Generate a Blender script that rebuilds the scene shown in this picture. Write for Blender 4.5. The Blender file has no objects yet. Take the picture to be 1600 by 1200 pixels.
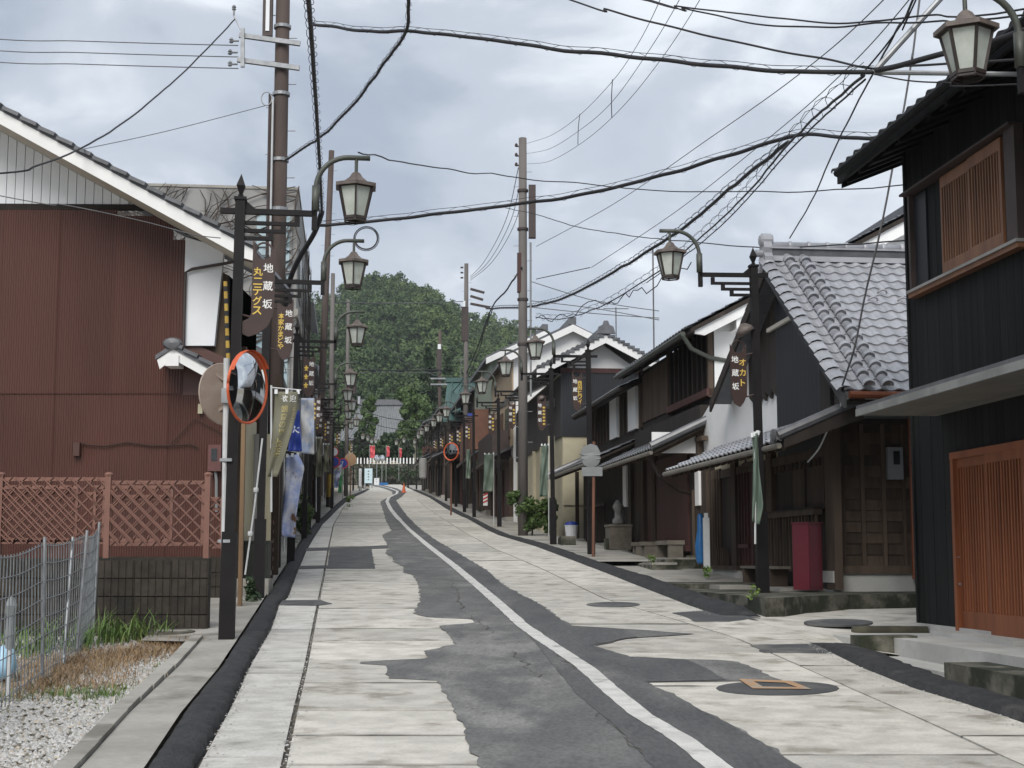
import bpy, math, random
import numpy as np
from mathutils import Vector, Matrix, noise
R = random.Random(7)
PI = math.pi
SC = bpy.context.scene
COL = SC.collection

# ---------------------------------------------------------------- camera, sky, sun
EYE = 1.55
TILT = math.radians(6.7)
FPX = 2311.0
cam_d = bpy.data.cameras.new('camera')
cam_d.sensor_width = 36.0
cam_d.lens = FPX / 1600 * 36
cam_d.clip_start = 0.1
cam_d.clip_end = 5000
cam = bpy.data.objects.new('camera', cam_d)
COL.objects.link(cam)
cam.location = (0, 0, EYE)
cam.rotation_euler = (PI / 2 + TILT, 0, 0)
SC.camera = cam

SUN_EL, SUN_AZ = math.radians(43), math.radians(192)     # azimuth from +Y, clockwise
world = bpy.data.worlds.new('World')
SC.world = world
world.use_nodes = True
wn, wl = world.node_tree.nodes, world.node_tree.links
wn.clear()
w_out = wn.new('ShaderNodeOutputWorld')
w_bg = wn.new('ShaderNodeBackground')
w_sky = wn.new('ShaderNodeTexSky')
w_sky.sky_type = 'NISHITA'
w_sky.sun_disc = False
w_sky.sun_elevation = SUN_EL
w_sky.sun_rotation = SUN_AZ
w_bg.inputs['Strength'].default_value = 0.10
w_tc = wn.new('ShaderNodeTexCoord')
w_mp = wn.new('ShaderNodeMapping')
w_mp.inputs['Scale'].default_value = (1.0, 1.0, 1.9)
w_mp.inputs['Location'].default_value = (3.1, 0.4, 1.7)
w_n1 = wn.new('ShaderNodeTexNoise')
w_n1.inputs['Scale'].default_value = 6.5
w_n1.inputs['Detail'].default_value = 6
w_n1.inputs['Roughness'].default_value = 0.52
w_n1.inputs['Distortion'].default_value = 0.35
w_r = wn.new('ShaderNodeValToRGB')
w_r.color_ramp.interpolation = 'EASE'
e = w_r.color_ramp.elements
e[0].position = 0.32; e[0].color = (2.3, 2.6, 3.1, 1)
e[1].position = 0.68; e[1].color = (4.9, 5.15, 5.45, 1)
w_e = e.new(0.5); w_e.color = (3.15, 3.42, 3.85, 1)
w_mx = wn.new('ShaderNodeMix')
w_mx.data_type = 'RGBA'
w_mx.inputs[0].default_value = 0.94
wl.new(w_tc.outputs['Generated'], w_mp.inputs['Vector'])
wl.new(w_mp.outputs['Vector'], w_n1.inputs['Vector'])
wl.new(w_n1.outputs['Fac'], w_r.inputs['Fac'])
wl.new(w_sky.outputs['Color'], w_mx.inputs[6])
wl.new(w_r.outputs['Color'], w_mx.inputs[7])
wl.new(w_mx.outputs[2], w_bg.inputs['Color'])
wl.new(w_bg.outputs['Background'], w_out.inputs['Surface'])

sun_d = bpy.data.lights.new('sun', 'SUN')
sun_d.energy = 1.5
sun_d.angle = math.radians(35)
sun_d.color = (1.0, 0.965, 0.91)
sun = bpy.data.objects.new('sun', sun_d)
COL.objects.link(sun)
_sd = Vector((math.sin(SUN_AZ) * math.cos(SUN_EL), math.cos(SUN_AZ) * math.cos(SUN_EL), math.sin(SUN_EL)))
sun.rotation_euler = _sd.to_track_quat('Z', 'Y').to_euler()

SC.view_settings.view_transform = 'Standard'
SC.view_settings.look = 'None'
SC.view_settings.exposure = 0.98
SC.view_settings.gamma = 1.0
SC.render.engine = 'CYCLES'
SC.cycles.max_bounces = 6
SC.cycles.use_denoising = True

# ---------------------------------------------------------------- measuring: the photograph's camera
GK = [(-60, -3.0), (0, 0.0), (50, 2.5), (65, 3.355), (80, 4.3), (168, 9.84), (176, 10.1), (260, 10.4), (3000, 10.4)]
GX, GZ = [k[0] for k in GK], [k[1] for k in GK]
def g(Y):
    return float(np.interp(Y, GX, GZ))
def ray(u, v):
    a, b = (u - 800) / FPX, (600 - v) / FPX
    return Vector((a, math.cos(TILT) - b * math.sin(TILT), math.sin(TILT) + b * math.cos(TILT)))
def at(u, v, Y):
    r = ray(u, v)
    k = Y / r.y
    return Vector((r.x * k, Y, r.z * k + EYE))
def gp(u, v, dz=0.0):
    r = ray(u, v)
    lo, hi = 3.0, 167.0
    f = lambda Y: r.z / r.y * Y + EYE - g(Y) - dz
    if f(hi) > 0:
        Y = hi
        # nearest approach
        Y = min(np.linspace(60, 167, 108), key=lambda q: abs(f(q)))
    else:
        Y = None
        q0 = lo
        for q in np.linspace(lo, hi, 400):
            if f(q) <= 0:
                hi = q; lo = q0; break
            q0 = q
        for _ in range(30):
            m = (lo + hi) / 2
            if f(m) > 0: lo = m
            else: hi = m
        Y = lo
    return Vector((r.x / r.y * Y, Y, g(Y) + dz))

SX = -0.11                       # the street drifts to the left as it goes away
class Wall:
    """a vertical plane; local x runs along it, local y out of it to the left of x"""
    def __init__(self, X, Y, z, sx=SX):
        self.o = Vector((X, Y, z))
        self.a = math.atan2(1, sx)
        self.d = Vector((math.cos(self.a), math.sin(self.a), 0))
        self.n = Vector((-math.sin(self.a), math.cos(self.a), 0))
    def hit(self, u, v, off=0.0):
        r = ray(u, v)
        c = Vector((0, 0, EYE))
        p0 = self.o + self.n * off
        k = (p0 - c).dot(self.n) / r.dot(self.n)
        p = c + r * k
        q = p - self.o
        return q.dot(self.d), q.z
    def xat(self, u, off=0.0):
        return self.hit(u, 800, off)[0]
    def zat(self, u, v, off=0.0):
        return self.hit(u, v, off)[1]

# ---------------------------------------------------------------- mesh builder
class MB:
    def __init__(self):
        self.v, self.f = [], []
    def add(self, vs, fs):
        n = len(self.v)
        self.v += [tuple(p) for p in vs]
        self.f += [tuple(i + n for i in f) for f in fs]
        return self
    def box(self, x0, x1, y0, y1, z0, z1):
        x0, x1 = min(x0, x1), max(x0, x1); y0, y1 = min(y0, y1), max(y0, y1); z0, z1 = min(z0, z1), max(z0, z1)
        return self.add([(x0, y0, z0), (x1, y0, z0), (x1, y1, z0), (x0, y1, z0), (x0, y0, z1), (x1, y0, z1), (x1, y1, z1), (x0, y1, z1)],
                        [(0, 3, 2, 1), (4, 5, 6, 7), (0, 1, 5, 4), (1, 2, 6, 5), (2, 3, 7, 6), (3, 0, 4, 7)])
    def beam(self, p, q, w, h, up=(0, 0, 1)):
        p, q = Vector(p), Vector(q)
        d = (q - p).normalized()
        up = Vector(up)
        s = d.cross(up)
        if s.length < 1e-4: s = d.cross(Vector((0, 1, 0)))
        s = s.normalized() * w / 2
        t = s.cross(d).normalized() * h / 2
        vs = [p - s - t, p + s - t, p + s + t, p - s + t, q - s - t, q + s - t, q + s + t, q - s + t]
        return self.add(vs, [(3, 2, 1, 0), (4, 5, 6, 7), (0, 1, 5, 4), (1, 2, 6, 5), (2, 3, 7, 6), (3, 0, 4, 7)])
    def tube(self, pts, r, n=6, r2=None):
        pts = [Vector(p) for p in pts]
        m = len(pts)
        rings = []
        ref = None
        for i, p in enumerate(pts):
            d = (pts[min(i + 1, m - 1)] - pts[max(i - 1, 0)])
            d = d.normalized() if d.length > 1e-9 else Vector((0, 0, 1))
            if ref is None:
                ref = Vector((0, 0, 1)) if abs(d.z) < .9 else Vector((1, 0, 0))
            a = d.cross(ref).normalized()
            b = a.cross(d).normalized()
            ref = b
            rr = r if r2 is None else r + (r2 - r) * i / (m - 1)
            rings.append([p + a * math.cos(2 * PI * k / n) * rr + b * math.sin(2 * PI * k / n) * rr for k in range(n)])
        vs = [q for ring in rings for q in ring]
        fs = [(i * n + k, i * n + (k + 1) % n, (i + 1) * n + (k + 1) % n, (i + 1) * n + k) for i in range(m - 1) for k in range(n)]
        fs += [tuple(range(n))[::-1], tuple((m - 1) * n + k for k in range(n))]
        return self.add(vs, fs)
    def prism(self, poly, d0, d1, ax='y'):
        """polygon of (a, b) pairs extruded along an axis: y -> (a, d, b); x -> (d, a, b); z -> (a, b, d)"""
        f = {'y': lambda a, b, d: (a, d, b), 'x': lambda a, b, d: (d, a, b), 'z': lambda a, b, d: (a, b, d)}[ax]
        n = len(poly)
        vs = [f(a, b, d0) for a, b in poly] + [f(a, b, d1) for a, b in poly]
        fs = [tuple(range(n)), tuple(range(2 * n - 1, n - 1, -1))] + [(i + n, (i + 1) % n + n, (i + 1) % n, i) for i in range(n)]
        return self.add(vs, fs)
    def lathe(self, prof, n=12, c=(0, 0, 0), ph=0.0):
        vs = [(c[0] + r * math.cos(2 * PI * k / n + ph), c[1] + r * math.sin(2 * PI * k / n + ph), c[2] + z) for r, z in prof for k in range(n)]
        m = len(prof)
        fs = [(i * n + k, i * n + (k + 1) % n, (i + 1) * n + (k + 1) % n, (i + 1) * n + k) for i in range(m - 1) for k in range(n)]
        fs += [tuple(range(n))[::-1], tuple((m - 1) * n + k for k in range(n))]
        return self.add(vs, fs)
    def quad(self, a, b, c, d):
        return self.add([a, b, c, d], [(0, 1, 2, 3)])
    def disc(self, c, r, nrm, n=20, th=0.01):
        c, nrm = Vector(c), Vector(nrm).normalized()
        a = nrm.cross(Vector((0, 0, 1)))
        a = a.normalized() if a.length > 1e-3 else Vector((1, 0, 0))
        b = nrm.cross(a)
        top = [c + a * math.cos(2 * PI * k / n) * r + b * math.sin(2 * PI * k / n) * r for k in range(n)]
        bot = [p - nrm * th for p in top]
        return self.add(top + bot, [tuple(range(n)), tuple(range(2 * n - 1, n - 1, -1))] + [(i, (i + 1) % n, (i + 1) % n + n, i + n) for i in range(n)])
    def tf(self, M):
        self.v = [tuple(M @ Vector(p)) for p in self.v]
        return self
    def mesh(self, name, m, smooth=False):
        me = bpy.data.meshes.new(name)
        me.from_pydata(self.v, [], self.f)
        if m: me.materials.append(m)
        if smooth:
            me.polygons.foreach_set('use_smooth', [True] * len(me.polygons))
        me.update()
        return me
    def build(self, name, m, parent=None, loc=None, rz=0.0, smooth=False, label=None, cat=None, group=None, kind=None):
        o = bpy.data.objects.new(name, self.mesh(name, m, smooth))
        COL.objects.link(o)
        if parent: o.parent = parent
        if loc is not None: o.location = loc
        if rz: o.rotation_euler.z = rz
        return tag(o, label, cat, group, kind)

def tag(o, label=None, cat=None, group=None, kind=None):
    if label: o['label'] = label
    if cat: o['category'] = cat
    if group: o['group'] = group
    if kind: o['kind'] = kind
    return o
def thing(name, label, cat, loc=(0, 0, 0), rz=0.0, group=None):
    o = bpy.data.objects.new(name, None)
    COL.objects.link(o)
    o.location = loc
    o.rotation_euler.z = rz
    o.empty_display_size = 0.3
    return tag(o, label, cat, group)
def inst(name, me, parent, M=None):
    o = bpy.data.objects.new(name, me)
    COL.objects.link(o)
    o.parent = parent
    if M is not None: o.matrix_local = M
    return o
def copy_tree(o, parent=None):
    c = o.copy()
    COL.objects.link(c)
    c.parent = parent
    for ch in list(o.children): copy_tree(ch, c)
    return c
def T(x, y, z): return Matrix.Translation((x, y, z))
def RZ(a): return Matrix.Rotation(a, 4, 'Z')

# ---------------------------------------------------------------- materials
MATS = {}
def mat(name, c1, c2=None, s=6.0, rough=0.75, st=(1, 1, 1), bump=0.25, c3=None, s3=0.8, a3=(0.5, 0.7), rnd=0.0, metal=0.0,
        fine=0.0, spec=0.5, bdist=0.01, trans=0.0):
    if name in MATS: return MATS[name]
    m = bpy.data.materials.new(name)
    m.use_nodes = True
    N, L = m.node_tree.nodes, m.node_tree.links
    b = N['Principled BSDF']
    b.inputs['Roughness'].default_value = rough
    b.inputs['Metallic'].default_value = metal
    b.inputs['Specular IOR Level'].default_value = spec
    if trans: b.inputs['Transmission Weight'].default_value = trans
    c2 = c2 or tuple(x * 0.8 for x in c1)
    tc = N.new('ShaderNodeTexCoord'); mp = N.new('ShaderNodeMapping'); mp.inputs['Scale'].default_value = st
    L.new(tc.outputs['Object'], mp.inputs['Vector'])
    oi = N.new('ShaderNodeObjectInfo')
    mu = N.new('ShaderNodeMath'); mu.operation = 'MULTIPLY'; mu.inputs[1].default_value = 37.0
    L.new(oi.outputs['Random'], mu.inputs[0])
    def nz(scale, detail=5, vec=mp.outputs['Vector'], rg=0.6):
        n = N.new('ShaderNodeTexNoise'); n.noise_dimensions = '4D'
        n.inputs['Scale'].default_value = scale; n.inputs['Detail'].default_value = detail; n.inputs['Roughness'].default_value = rg
        L.new(vec, n.inputs['Vector']); L.new(mu.outputs[0], n.inputs['W'])
        return n.outputs['Fac']
    def ramp(f, p0, p1):
        r = N.new('ShaderNodeMapRange'); r.inputs['From Min'].default_value = p0; r.inputs['From Max'].default_value = p1
        r.interpolation_type = 'SMOOTHSTEP'
        L.new(f, r.inputs['Value']); return r.outputs['Result']
    def mix(f, a, bb):
        x = N.new('ShaderNodeMix'); x.data_type = 'RGBA'
        if isinstance(f, float): x.inputs[0].default_value = f
        else: L.new(f, x.inputs[0])
        for i, q in ((6, a), (7, bb)):
            if isinstance(q, tuple): x.inputs[i].default_value = (*q, 1)
            else: L.new(q, x.inputs[i])
        return x.outputs[2]
    n1 = nz(s)
    col = mix(ramp(n1, 0.36, 0.64), c1, c2)
    if c3:
        col = mix(ramp(nz(s3, 6), a3[0], a3[1]), col, c3)
    if fine or rnd:
        h = N.new('ShaderNodeHueSaturation')
        L.new(col, h.inputs['Color'])
        v = N.new('ShaderNodeMath'); v.operation = 'MULTIPLY_ADD'; v.inputs[1].default_value = 2 * rnd; v.inputs[2].default_value = 1 - rnd
        L.new(oi.outputs['Random'], v.inputs[0])
        val = v.outputs[0]
        if fine:
            f = nz(s * 14, 2)
            w = N.new('ShaderNodeMath'); w.operation = 'MULTIPLY_ADD'; w.inputs[1].default_value = 2 * fine; w.inputs[2].default_value = -fine
            L.new(f, w.inputs[0])
            a = N.new('ShaderNodeMath'); a.operation = 'ADD'
            L.new(val, a.inputs[0]); L.new(w.outputs[0], a.inputs[1]); val = a.outputs[0]
        L.new(val, h.inputs['Value'])
        col = h.outputs['Color']
    L.new(col, b.inputs['Base Color'])
    if bump:
        bp = N.new('ShaderNodeBump'); bp.inputs['Strength'].default_value = bump; bp.inputs['Distance'].default_value = bdist
        L.new(nz(s * 4, 4), bp.inputs['Height']); L.new(bp.outputs['Normal'], b.inputs['Normal'])
    MATS[name] = m
    return m

M_asph = mat('asphalt worn grey', (0.105, 0.105, 0.103), (0.15, 0.148, 0.142), 2.6, 0.92, (1, .5, 1), .8, (0.235, 0.23, 0.22), 1.3, (.5, .72), fine=.6)
M_asph2 = mat('asphalt newer band', (0.07, 0.071, 0.073), (0.095, 0.095, 0.095), 2.5, 0.9, (1, .3, 1), .8, (0.16, 0.156, 0.148), 1.5, (.5, .75), fine=.6)
M_asphp = mat('asphalt patch', (0.06, 0.062, 0.065), (0.09, 0.09, 0.088), 3, 0.9, (1, 1, 1), .5, (0.16, 0.155, 0.145), 1.5, (.52, .75), fine=.3)
M_berm = mat('black asphalt kerb', (0.020, 0.021, 0.023), (0.036, 0.036, 0.038), 7, 0.9, (1, 1, 1), 1.0, (0.085, 0.082, 0.075), 3.0, (.56, .8), fine=.7, bdist=.04)
M_slab = mat('road concrete', (0.55, 0.525, 0.468), (0.42, 0.40, 0.355), 3.8, 0.9, (.85, 1, 1), .45, (0.25, 0.23, 0.19), 3.0, (.50, .70), rnd=.15, fine=.22)
M_slabw = mat('gutter concrete pale', (0.56, 0.545, 0.51), (0.42, 0.405, 0.37), 5, 0.9, (.7, 1, 1), .5, (0.26, 0.25, 0.22), 3.2, (.56, .72), rnd=.14, fine=.28)
M_sofd = mat('grey brown soffit board', (0.16, 0.15, 0.132), (0.13, 0.122, 0.108), 2, 0.8, bump=.1, rnd=.1)
M_seal = mat('joint sealing', (0.13, 0.12, 0.10), (0.22, 0.205, 0.18), 5, 0.95, (1, 1, 1), .5, (0.30, 0.28, 0.25), 4, (.55, .7), fine=.5)
M_joint = mat('joint soil', (0.05, 0.044, 0.036), (0.11, 0.095, 0.075), 8, 0.95, (1, 1, 1), .6, fine=.4)
M_line = mat('line paint', (0.62, 0.61, 0.57), (0.50, 0.49, 0.46), 5, 0.75, (1, 1, 1), .2, (0.26, 0.26, 0.25), 4.5, (.55, .72), fine=.25)
M_soil = mat('ground soil', (0.23, 0.2, 0.155), (0.30, 0.27, 0.21), 2, 0.95, (1, 1, 1), .6, (0.12, 0.12, 0.06), .6, (.5, .7), fine=.3)
M_conc = mat('weathered concrete', (0.36, 0.345, 0.31), (0.28, 0.265, 0.235), 1.5, 0.9, (1, 1, 1), .4, (0.16, 0.15, 0.125), .9, (.5, .68), rnd=.08, fine=.18)
M_concd = mat('mossy concrete', (0.17, 0.16, 0.13), (0.09, 0.085, 0.066), 3.5, 0.95, (1, 1, 1), .8, (0.022, 0.026, 0.015), 2.2, (.40, .56), rnd=.1, fine=.25)
M_concl = mat('pale concrete', (0.46, 0.455, 0.43), (0.37, 0.365, 0.345), 1.6, 0.88, (1, 1, 1), .3, (0.2, 0.195, 0.175), 1.4, (.55, .75), fine=.1)
M_gravel = mat('gravel stone', (0.52, 0.51, 0.49), (0.36, 0.35, 0.33), 9, 0.85, bump=.3, rnd=.25)
M_red = mat('red brown corrugated steel', (0.092, 0.036, 0.0255), (0.078, 0.030, 0.0215), 1.2, 0.42, (1, 1, .35), .06, (0.060, 0.026, 0.02), .8, (.5, .78), rnd=.06)
M_whites = mat('white siding', (0.78, 0.80, 0.82), (0.74, 0.76, 0.78), 2, 0.5, bump=.05)
M_whitep = mat('white plaster', (0.80, 0.80, 0.79), (0.74, 0.74, 0.73), 1.5, 0.8, bump=.15, c3=(0.5, 0.49, 0.45), s3=.6, a3=(.58, .85))
M_soffit = mat('beige soffit board', (0.58, 0.54, 0.47), (0.52, 0.48, 0.42), 2, 0.8, bump=.1)
M_dark = mat('dark timber', (0.0175, 0.0125, 0.0095), (0.032, 0.023, 0.017), 5, 0.85, (1, 1, .12), .35, (0.07, 0.055, 0.045), 1.5, (.6, .8), rnd=.25)
M_brown = mat('weathered brown timber', (0.046, 0.031, 0.021), (0.082, 0.057, 0.040), 5, 0.85, (1, 1, .12), .4, (0.13, 0.105, 0.085), 1.2, (.6, .85), rnd=.3)
M_black = mat('charred black board', (0.0065, 0.007, 0.0074), (0.012, 0.0123, 0.0125), 6, 0.7, (1, 1, .06), .5, (0.026, 0.027, 0.028), 2, (.6, .9), rnd=.3, spec=.2)
M_door = mat('fresh red cedar', (0.25, 0.082, 0.032), (0.18, 0.055, 0.022), 7, 0.42, (1, 1, .08), .12, rnd=.13)
M_win = mat('brown cedar lattice', (0.20, 0.092, 0.045), (0.14, 0.062, 0.03), 7, 0.5, (1, 1, .08), .12, rnd=.15)
M_maroon = mat('maroon timber', (0.065, 0.021, 0.017), (0.048, 0.015, 0.0125), 6, 0.6, (1, 1, .08), .2, rnd=.2)
M_tile = mat('silver grey roof tile', (0.36, 0.365, 0.39), (0.29, 0.295, 0.315), 3, 0.27, bump=.12, c3=(0.17, 0.17, 0.175), s3=2, a3=(.6, .85), rnd=.07, spec=.8)
M_tilem = mat('mid grey roof tile', (0.2, 0.21, 0.215), (0.15, 0.16, 0.165), 2, 0.5, bump=.1)
M_tiled = mat('dark roof tile', (0.075, 0.078, 0.085), (0.11, 0.112, 0.12), 6, 0.36, bump=.15, c3=(0.2, 0.2, 0.2), s3=3, a3=(.6, .85), rnd=.25, spec=.7)
M_post = mat('black brown lamp steel', (0.007, 0.0055, 0.006), (0.011, 0.009, 0.009), 4, 0.6, bump=.1, spec=.25)
M_olive = mat('olive grey pipe', (0.075, 0.083, 0.068), (0.055, 0.06, 0.05), 8, 0.5, bump=.1)
M_lroof = mat('lantern roof bronze', (0.15, 0.122, 0.105), (0.085, 0.066, 0.057), 10, 0.55, bump=.2)
M_lfr = mat('lantern frame', (0.028, 0.02, 0.018), (0.04, 0.03, 0.026), 9, 0.55, bump=.1)
M_pane = mat('frosted lantern pane', (0.50, 0.53, 0.49), (0.40, 0.43, 0.38), 5, 0.45, bump=.05, c3=(0.28, 0.27, 0.21), s3=7, a3=(.55, .85))
M_board = mat('brown sign board', (0.045, 0.022, 0.017), (0.036, 0.018, 0.014), 6, 0.5, bump=.08)
M_ltw = mat('white lettering', (0.8, 0.8, 0.78), (0.72, 0.72, 0.7), 8, 0.6, bump=0)
M_lty = mat('yellow lettering', (0.72, 0.50, 0.08), (0.66, 0.46, 0.1), 8, 0.6, bump=0)
M_pole = mat('brown utility pole', (0.08, 0.057, 0.048), (0.055, 0.04, 0.034), 3, 0.8, (1, 1, .2), .2, (0.2, 0.17, 0.15), 1.6, (.55, .8))
M_poleg = mat('grey utility pole', (0.15, 0.135, 0.125), (0.11, 0.1, 0.093), 3, 0.85, (1, 1, .2), .2)
M_galv = mat('galvanised steel', (0.33, 0.34, 0.35), (0.25, 0.26, 0.27), 8, 0.5, bump=.1, metal=.4)
M_wire = mat('fence wire', (0.26, 0.28, 0.29), (0.17, 0.18, 0.19), 9, 0.55, bump=.1, metal=.3)
M_cable = mat('cable black', (0.012, 0.011, 0.013), (0.02, 0.019, 0.021), 5, 0.6, bump=0)
M_cableg = mat('cable grey', (0.10, 0.10, 0.105), (0.13, 0.13, 0.13), 5, 0.6, bump=0)
M_equip = mat('brown equipment box', (0.055, 0.038, 0.034), (0.04, 0.028, 0.026), 4, 0.6, bump=.1)
M_lat = mat('terracotta lattice', (0.205, 0.098, 0.071), (0.175, 0.082, 0.06), 5, 0.6, bump=.12, rnd=.08)
M_block = mat('dark brown block', (0.042, 0.034, 0.026), (0.027, 0.022, 0.017), 9, 0.92, bump=.6, c3=(0.016, 0.015, 0.012), s3=1.6, a3=(.5, .75), rnd=.2, fine=.3)
M_grey = mat('grey vinyl box', (0.22, 0.23, 0.235), (0.2, 0.21, 0.21), 5, 0.5, bump=.05)
M_glass = mat('dark window glass', (0.02, 0.024, 0.026), (0.03, 0.034, 0.036), 3, 0.12, bump=0, spec=.7)
M_orange = mat('orange mirror rim', (0.62, 0.11, 0.03), (0.5, 0.09, 0.03), 8, 0.45, bump=.05)
M_mirror = mat('mirror face', (0.75, 0.77, 0.78), (0.72, 0.74, 0.75), 2, 0.04, bump=0, metal=1.0)
M_mback = mat('mirror back', (0.33, 0.27, 0.225), (0.28, 0.22, 0.18), 5, 0.6, bump=.1)
M_wpole = mat('white painted pole', (0.55, 0.56, 0.56), (0.47, 0.48, 0.48), 5, 0.5, bump=.1, c3=(0.25, 0.16, 0.1), s3=5, a3=(.68, .85))
M_redbox = mat('dark red painted steel', (0.12, 0.013, 0.024), (0.10, 0.012, 0.02), 3, 0.45, bump=.06, c3=(0.32, 0.07, 0.09), s3=2, a3=(.6, .9))
M_stone = mat('pale stone', (0.17, 0.152, 0.122), (0.12, 0.108, 0.088), 5, 0.9, bump=.5, fine=.15)
M_leaf = mat('leaf green', (0.075, 0.125, 0.03), (0.05, 0.09, 0.022), 3, 0.6, bump=0, c3=(0.085, 0.135, 0.03), s3=1.5, a3=(.5, .8))
M_leafd = mat('leaf dark green', (0.02, 0.042, 0.013), (0.03, 0.058, 0.018), 2, 0.6, bump=0, c3=(0.05, 0.085, 0.025), s3=1.2, a3=(.55, .85))
M_grass = mat('fresh grass', (0.12, 0.19, 0.04), (0.08, 0.15, 0.03), 4, 0.6, bump=0, c3=(0.2, 0.24, 0.07), s3=3, a3=(.5, .8))
M_straw = mat('dry grass', (0.33, 0.22, 0.12), (0.24, 0.16, 0.085), 4, 0.75, bump=0, c3=(0.40, 0.33, 0.2), s3=3, a3=(.5, .8))
M_bark = mat('bark', (0.05, 0.038, 0.028), (0.08, 0.062, 0.048), 6, 0.9, (1, 1, .2), .5)
M_vine = mat('bare vines', (0.075, 0.06, 0.05), (0.05, 0.04, 0.034), 6, 0.9, bump=0)
M_cream = mat('cream render', (0.47, 0.43, 0.31), (0.42, 0.38, 0.27), 1.5, 0.85, bump=.15, c3=(0.3, 0.27, 0.2), s3=.7, a3=(.55, .8))
M_green = mat('pale green siding', (0.27, 0.31, 0.235), (0.24, 0.28, 0.21), 1.5, 0.7, bump=.1)
M_beige = mat('beige siding', (0.38, 0.29, 0.19), (0.34, 0.26, 0.17), 1.5, 0.75, bump=.1)
M_rust = mat('rust brown steel', (0.17, 0.075, 0.045), (0.13, 0.06, 0.04), 2.5, 0.7, bump=.15)
M_teal = mat('green copper roof', (0.055, 0.11, 0.10), (0.045, 0.09, 0.082), 1.5, 0.6, bump=.1, c3=(0.085, 0.14, 0.127), s3=.6, a3=(.5, .8))
M_navy = mat('dark ribbed siding', (0.015, 0.0175, 0.022), (0.019, 0.022, 0.026), 2, 0.5, bump=.05)
M_greyw = mat('grey render', (0.30, 0.295, 0.285), (0.25, 0.245, 0.235), 1.2, 0.85, bump=.2, c3=(0.17, 0.165, 0.155), s3=.6, a3=(.5, .75))
M_blue = mat('blue sign', (0.02, 0.05, 0.30), (0.018, 0.045, 0.26), 4, 0.5, bump=0)
M_lblue = mat('pale blue print', (0.34, 0.43, 0.62), (0.62, 0.66, 0.72), 3.5, 0.7, bump=.05, c3=(0.7, 0.7, 0.7), s3=3, a3=(.5, .6))
M_bansn = mat('faded olive banner', (0.17, 0.165, 0.115), (0.14, 0.136, 0.095), 2.5, 0.8, bump=.1, c3=(0.21, 0.2, 0.15), s3=1.5, a3=(.5, .8))
M_bangr = mat('faded green banner', (0.14, 0.18, 0.14), (0.10, 0.14, 0.11), 2.5, 0.8, bump=.1, c3=(0.3, 0.32, 0.27), s3=2, a3=(.55, .7))
M_fig = mat('banner print', (0.66, 0.68, 0.75), (0.30, 0.38, 0.66), 5, 0.7, bump=.05, c3=(0.22, 0.12, 0.07), s3=5.5, a3=(.56, .60))
M_pink = mat('red festival banner', (0.62, 0.10, 0.12), (0.52, 0.07, 0.08), 3, 0.75, bump=0)
M_white = mat('white panel', (0.74, 0.76, 0.77), (0.7, 0.72, 0.73), 3, 0.5, bump=0)
M_redsg = mat('red sign paint', (0.5, 0.04, 0.03), (0.45, 0.035, 0.03), 3, 0.5, bump=0)
M_yellow = mat('yellow sleeve', (0.45, 0.30, 0.05), (0.38, 0.24, 0.04), 5, 0.6, bump=.1)
M_conor = mat('orange cone', (0.6, 0.13, 0.05), (0.55, 0.12, 0.05), 5, 0.5, bump=0)
M_bluep = mat('blue plastic', (0.03, 0.16, 0.40), (0.02, 0.12, 0.32), 5, 0.4, bump=.1)
M_copper = mat('copper downpipe', (0.20, 0.065, 0.03), (0.15, 0.05, 0.025), 6, 0.4, bump=.05, metal=.3)
M_fascg = mat('grey white fascia', (0.25, 0.255, 0.245), (0.18, 0.185, 0.178), 3, 0.6, bump=.1)
M_orpaint = mat('orange road paint', (0.46, 0.27, 0.14), (0.38, 0.24, 0.14), 8, 0.8, bump=.2, c3=(0.33, 0.29, 0.23), s3=7, a3=(.48, .62))

# ---------------------------------------------------------------- glyphs (Blender's own built-in font)
_GL = {}
def glyph(ch, bold=0.013):
    if ch in _GL: return _GL[ch]
    cu = bpy.data.curves.new('glyph', 'FONT')
    cu.body = ch
    cu.resolution_u = 2
    cu.offset = bold
    cu.extrude = 0.0
    cu.fill_mode = 'FRONT'
    ob = bpy.data.objects.new('glyph', cu)
    COL.objects.link(ob)
    me = bpy.data.meshes.new_from_object(ob.evaluated_get(bpy.context.evaluated_depsgraph_get()))
    vs = [tuple(v.co) for v in me.vertices]
    fs = [tuple(p.vertices) for p in me.polygons]
    bpy.data.objects.remove(ob); bpy.data.curves.remove(cu); bpy.data.meshes.remove(me)
    if vs:
        xs = [p[0] for p in vs]; ys = [p[1] for p in vs]
        cx, cy = (min(xs) + max(xs)) / 2, (min(ys) + max(ys)) / 2
        hgt = max(max(xs) - min(xs), max(ys) - min(ys), .3)
        k = 1.0 / max(hgt, .75)
        vs = [((p[0] - cx) * k, (p[1] - cy) * k) for p in vs]
    _GL[ch] = (vs, fs)
    return _GL[ch]
def letters(mb, s, fn, x, y0, dy, size):
    """characters set downwards; fn maps board coordinates (x, y) to a point"""
    for i, ch in enumerate(s):
        vs, fs = glyph(ch)
        mb.add([fn(x + a * size, y0 - i * dy + b * size) for a, b in vs], fs)
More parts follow.
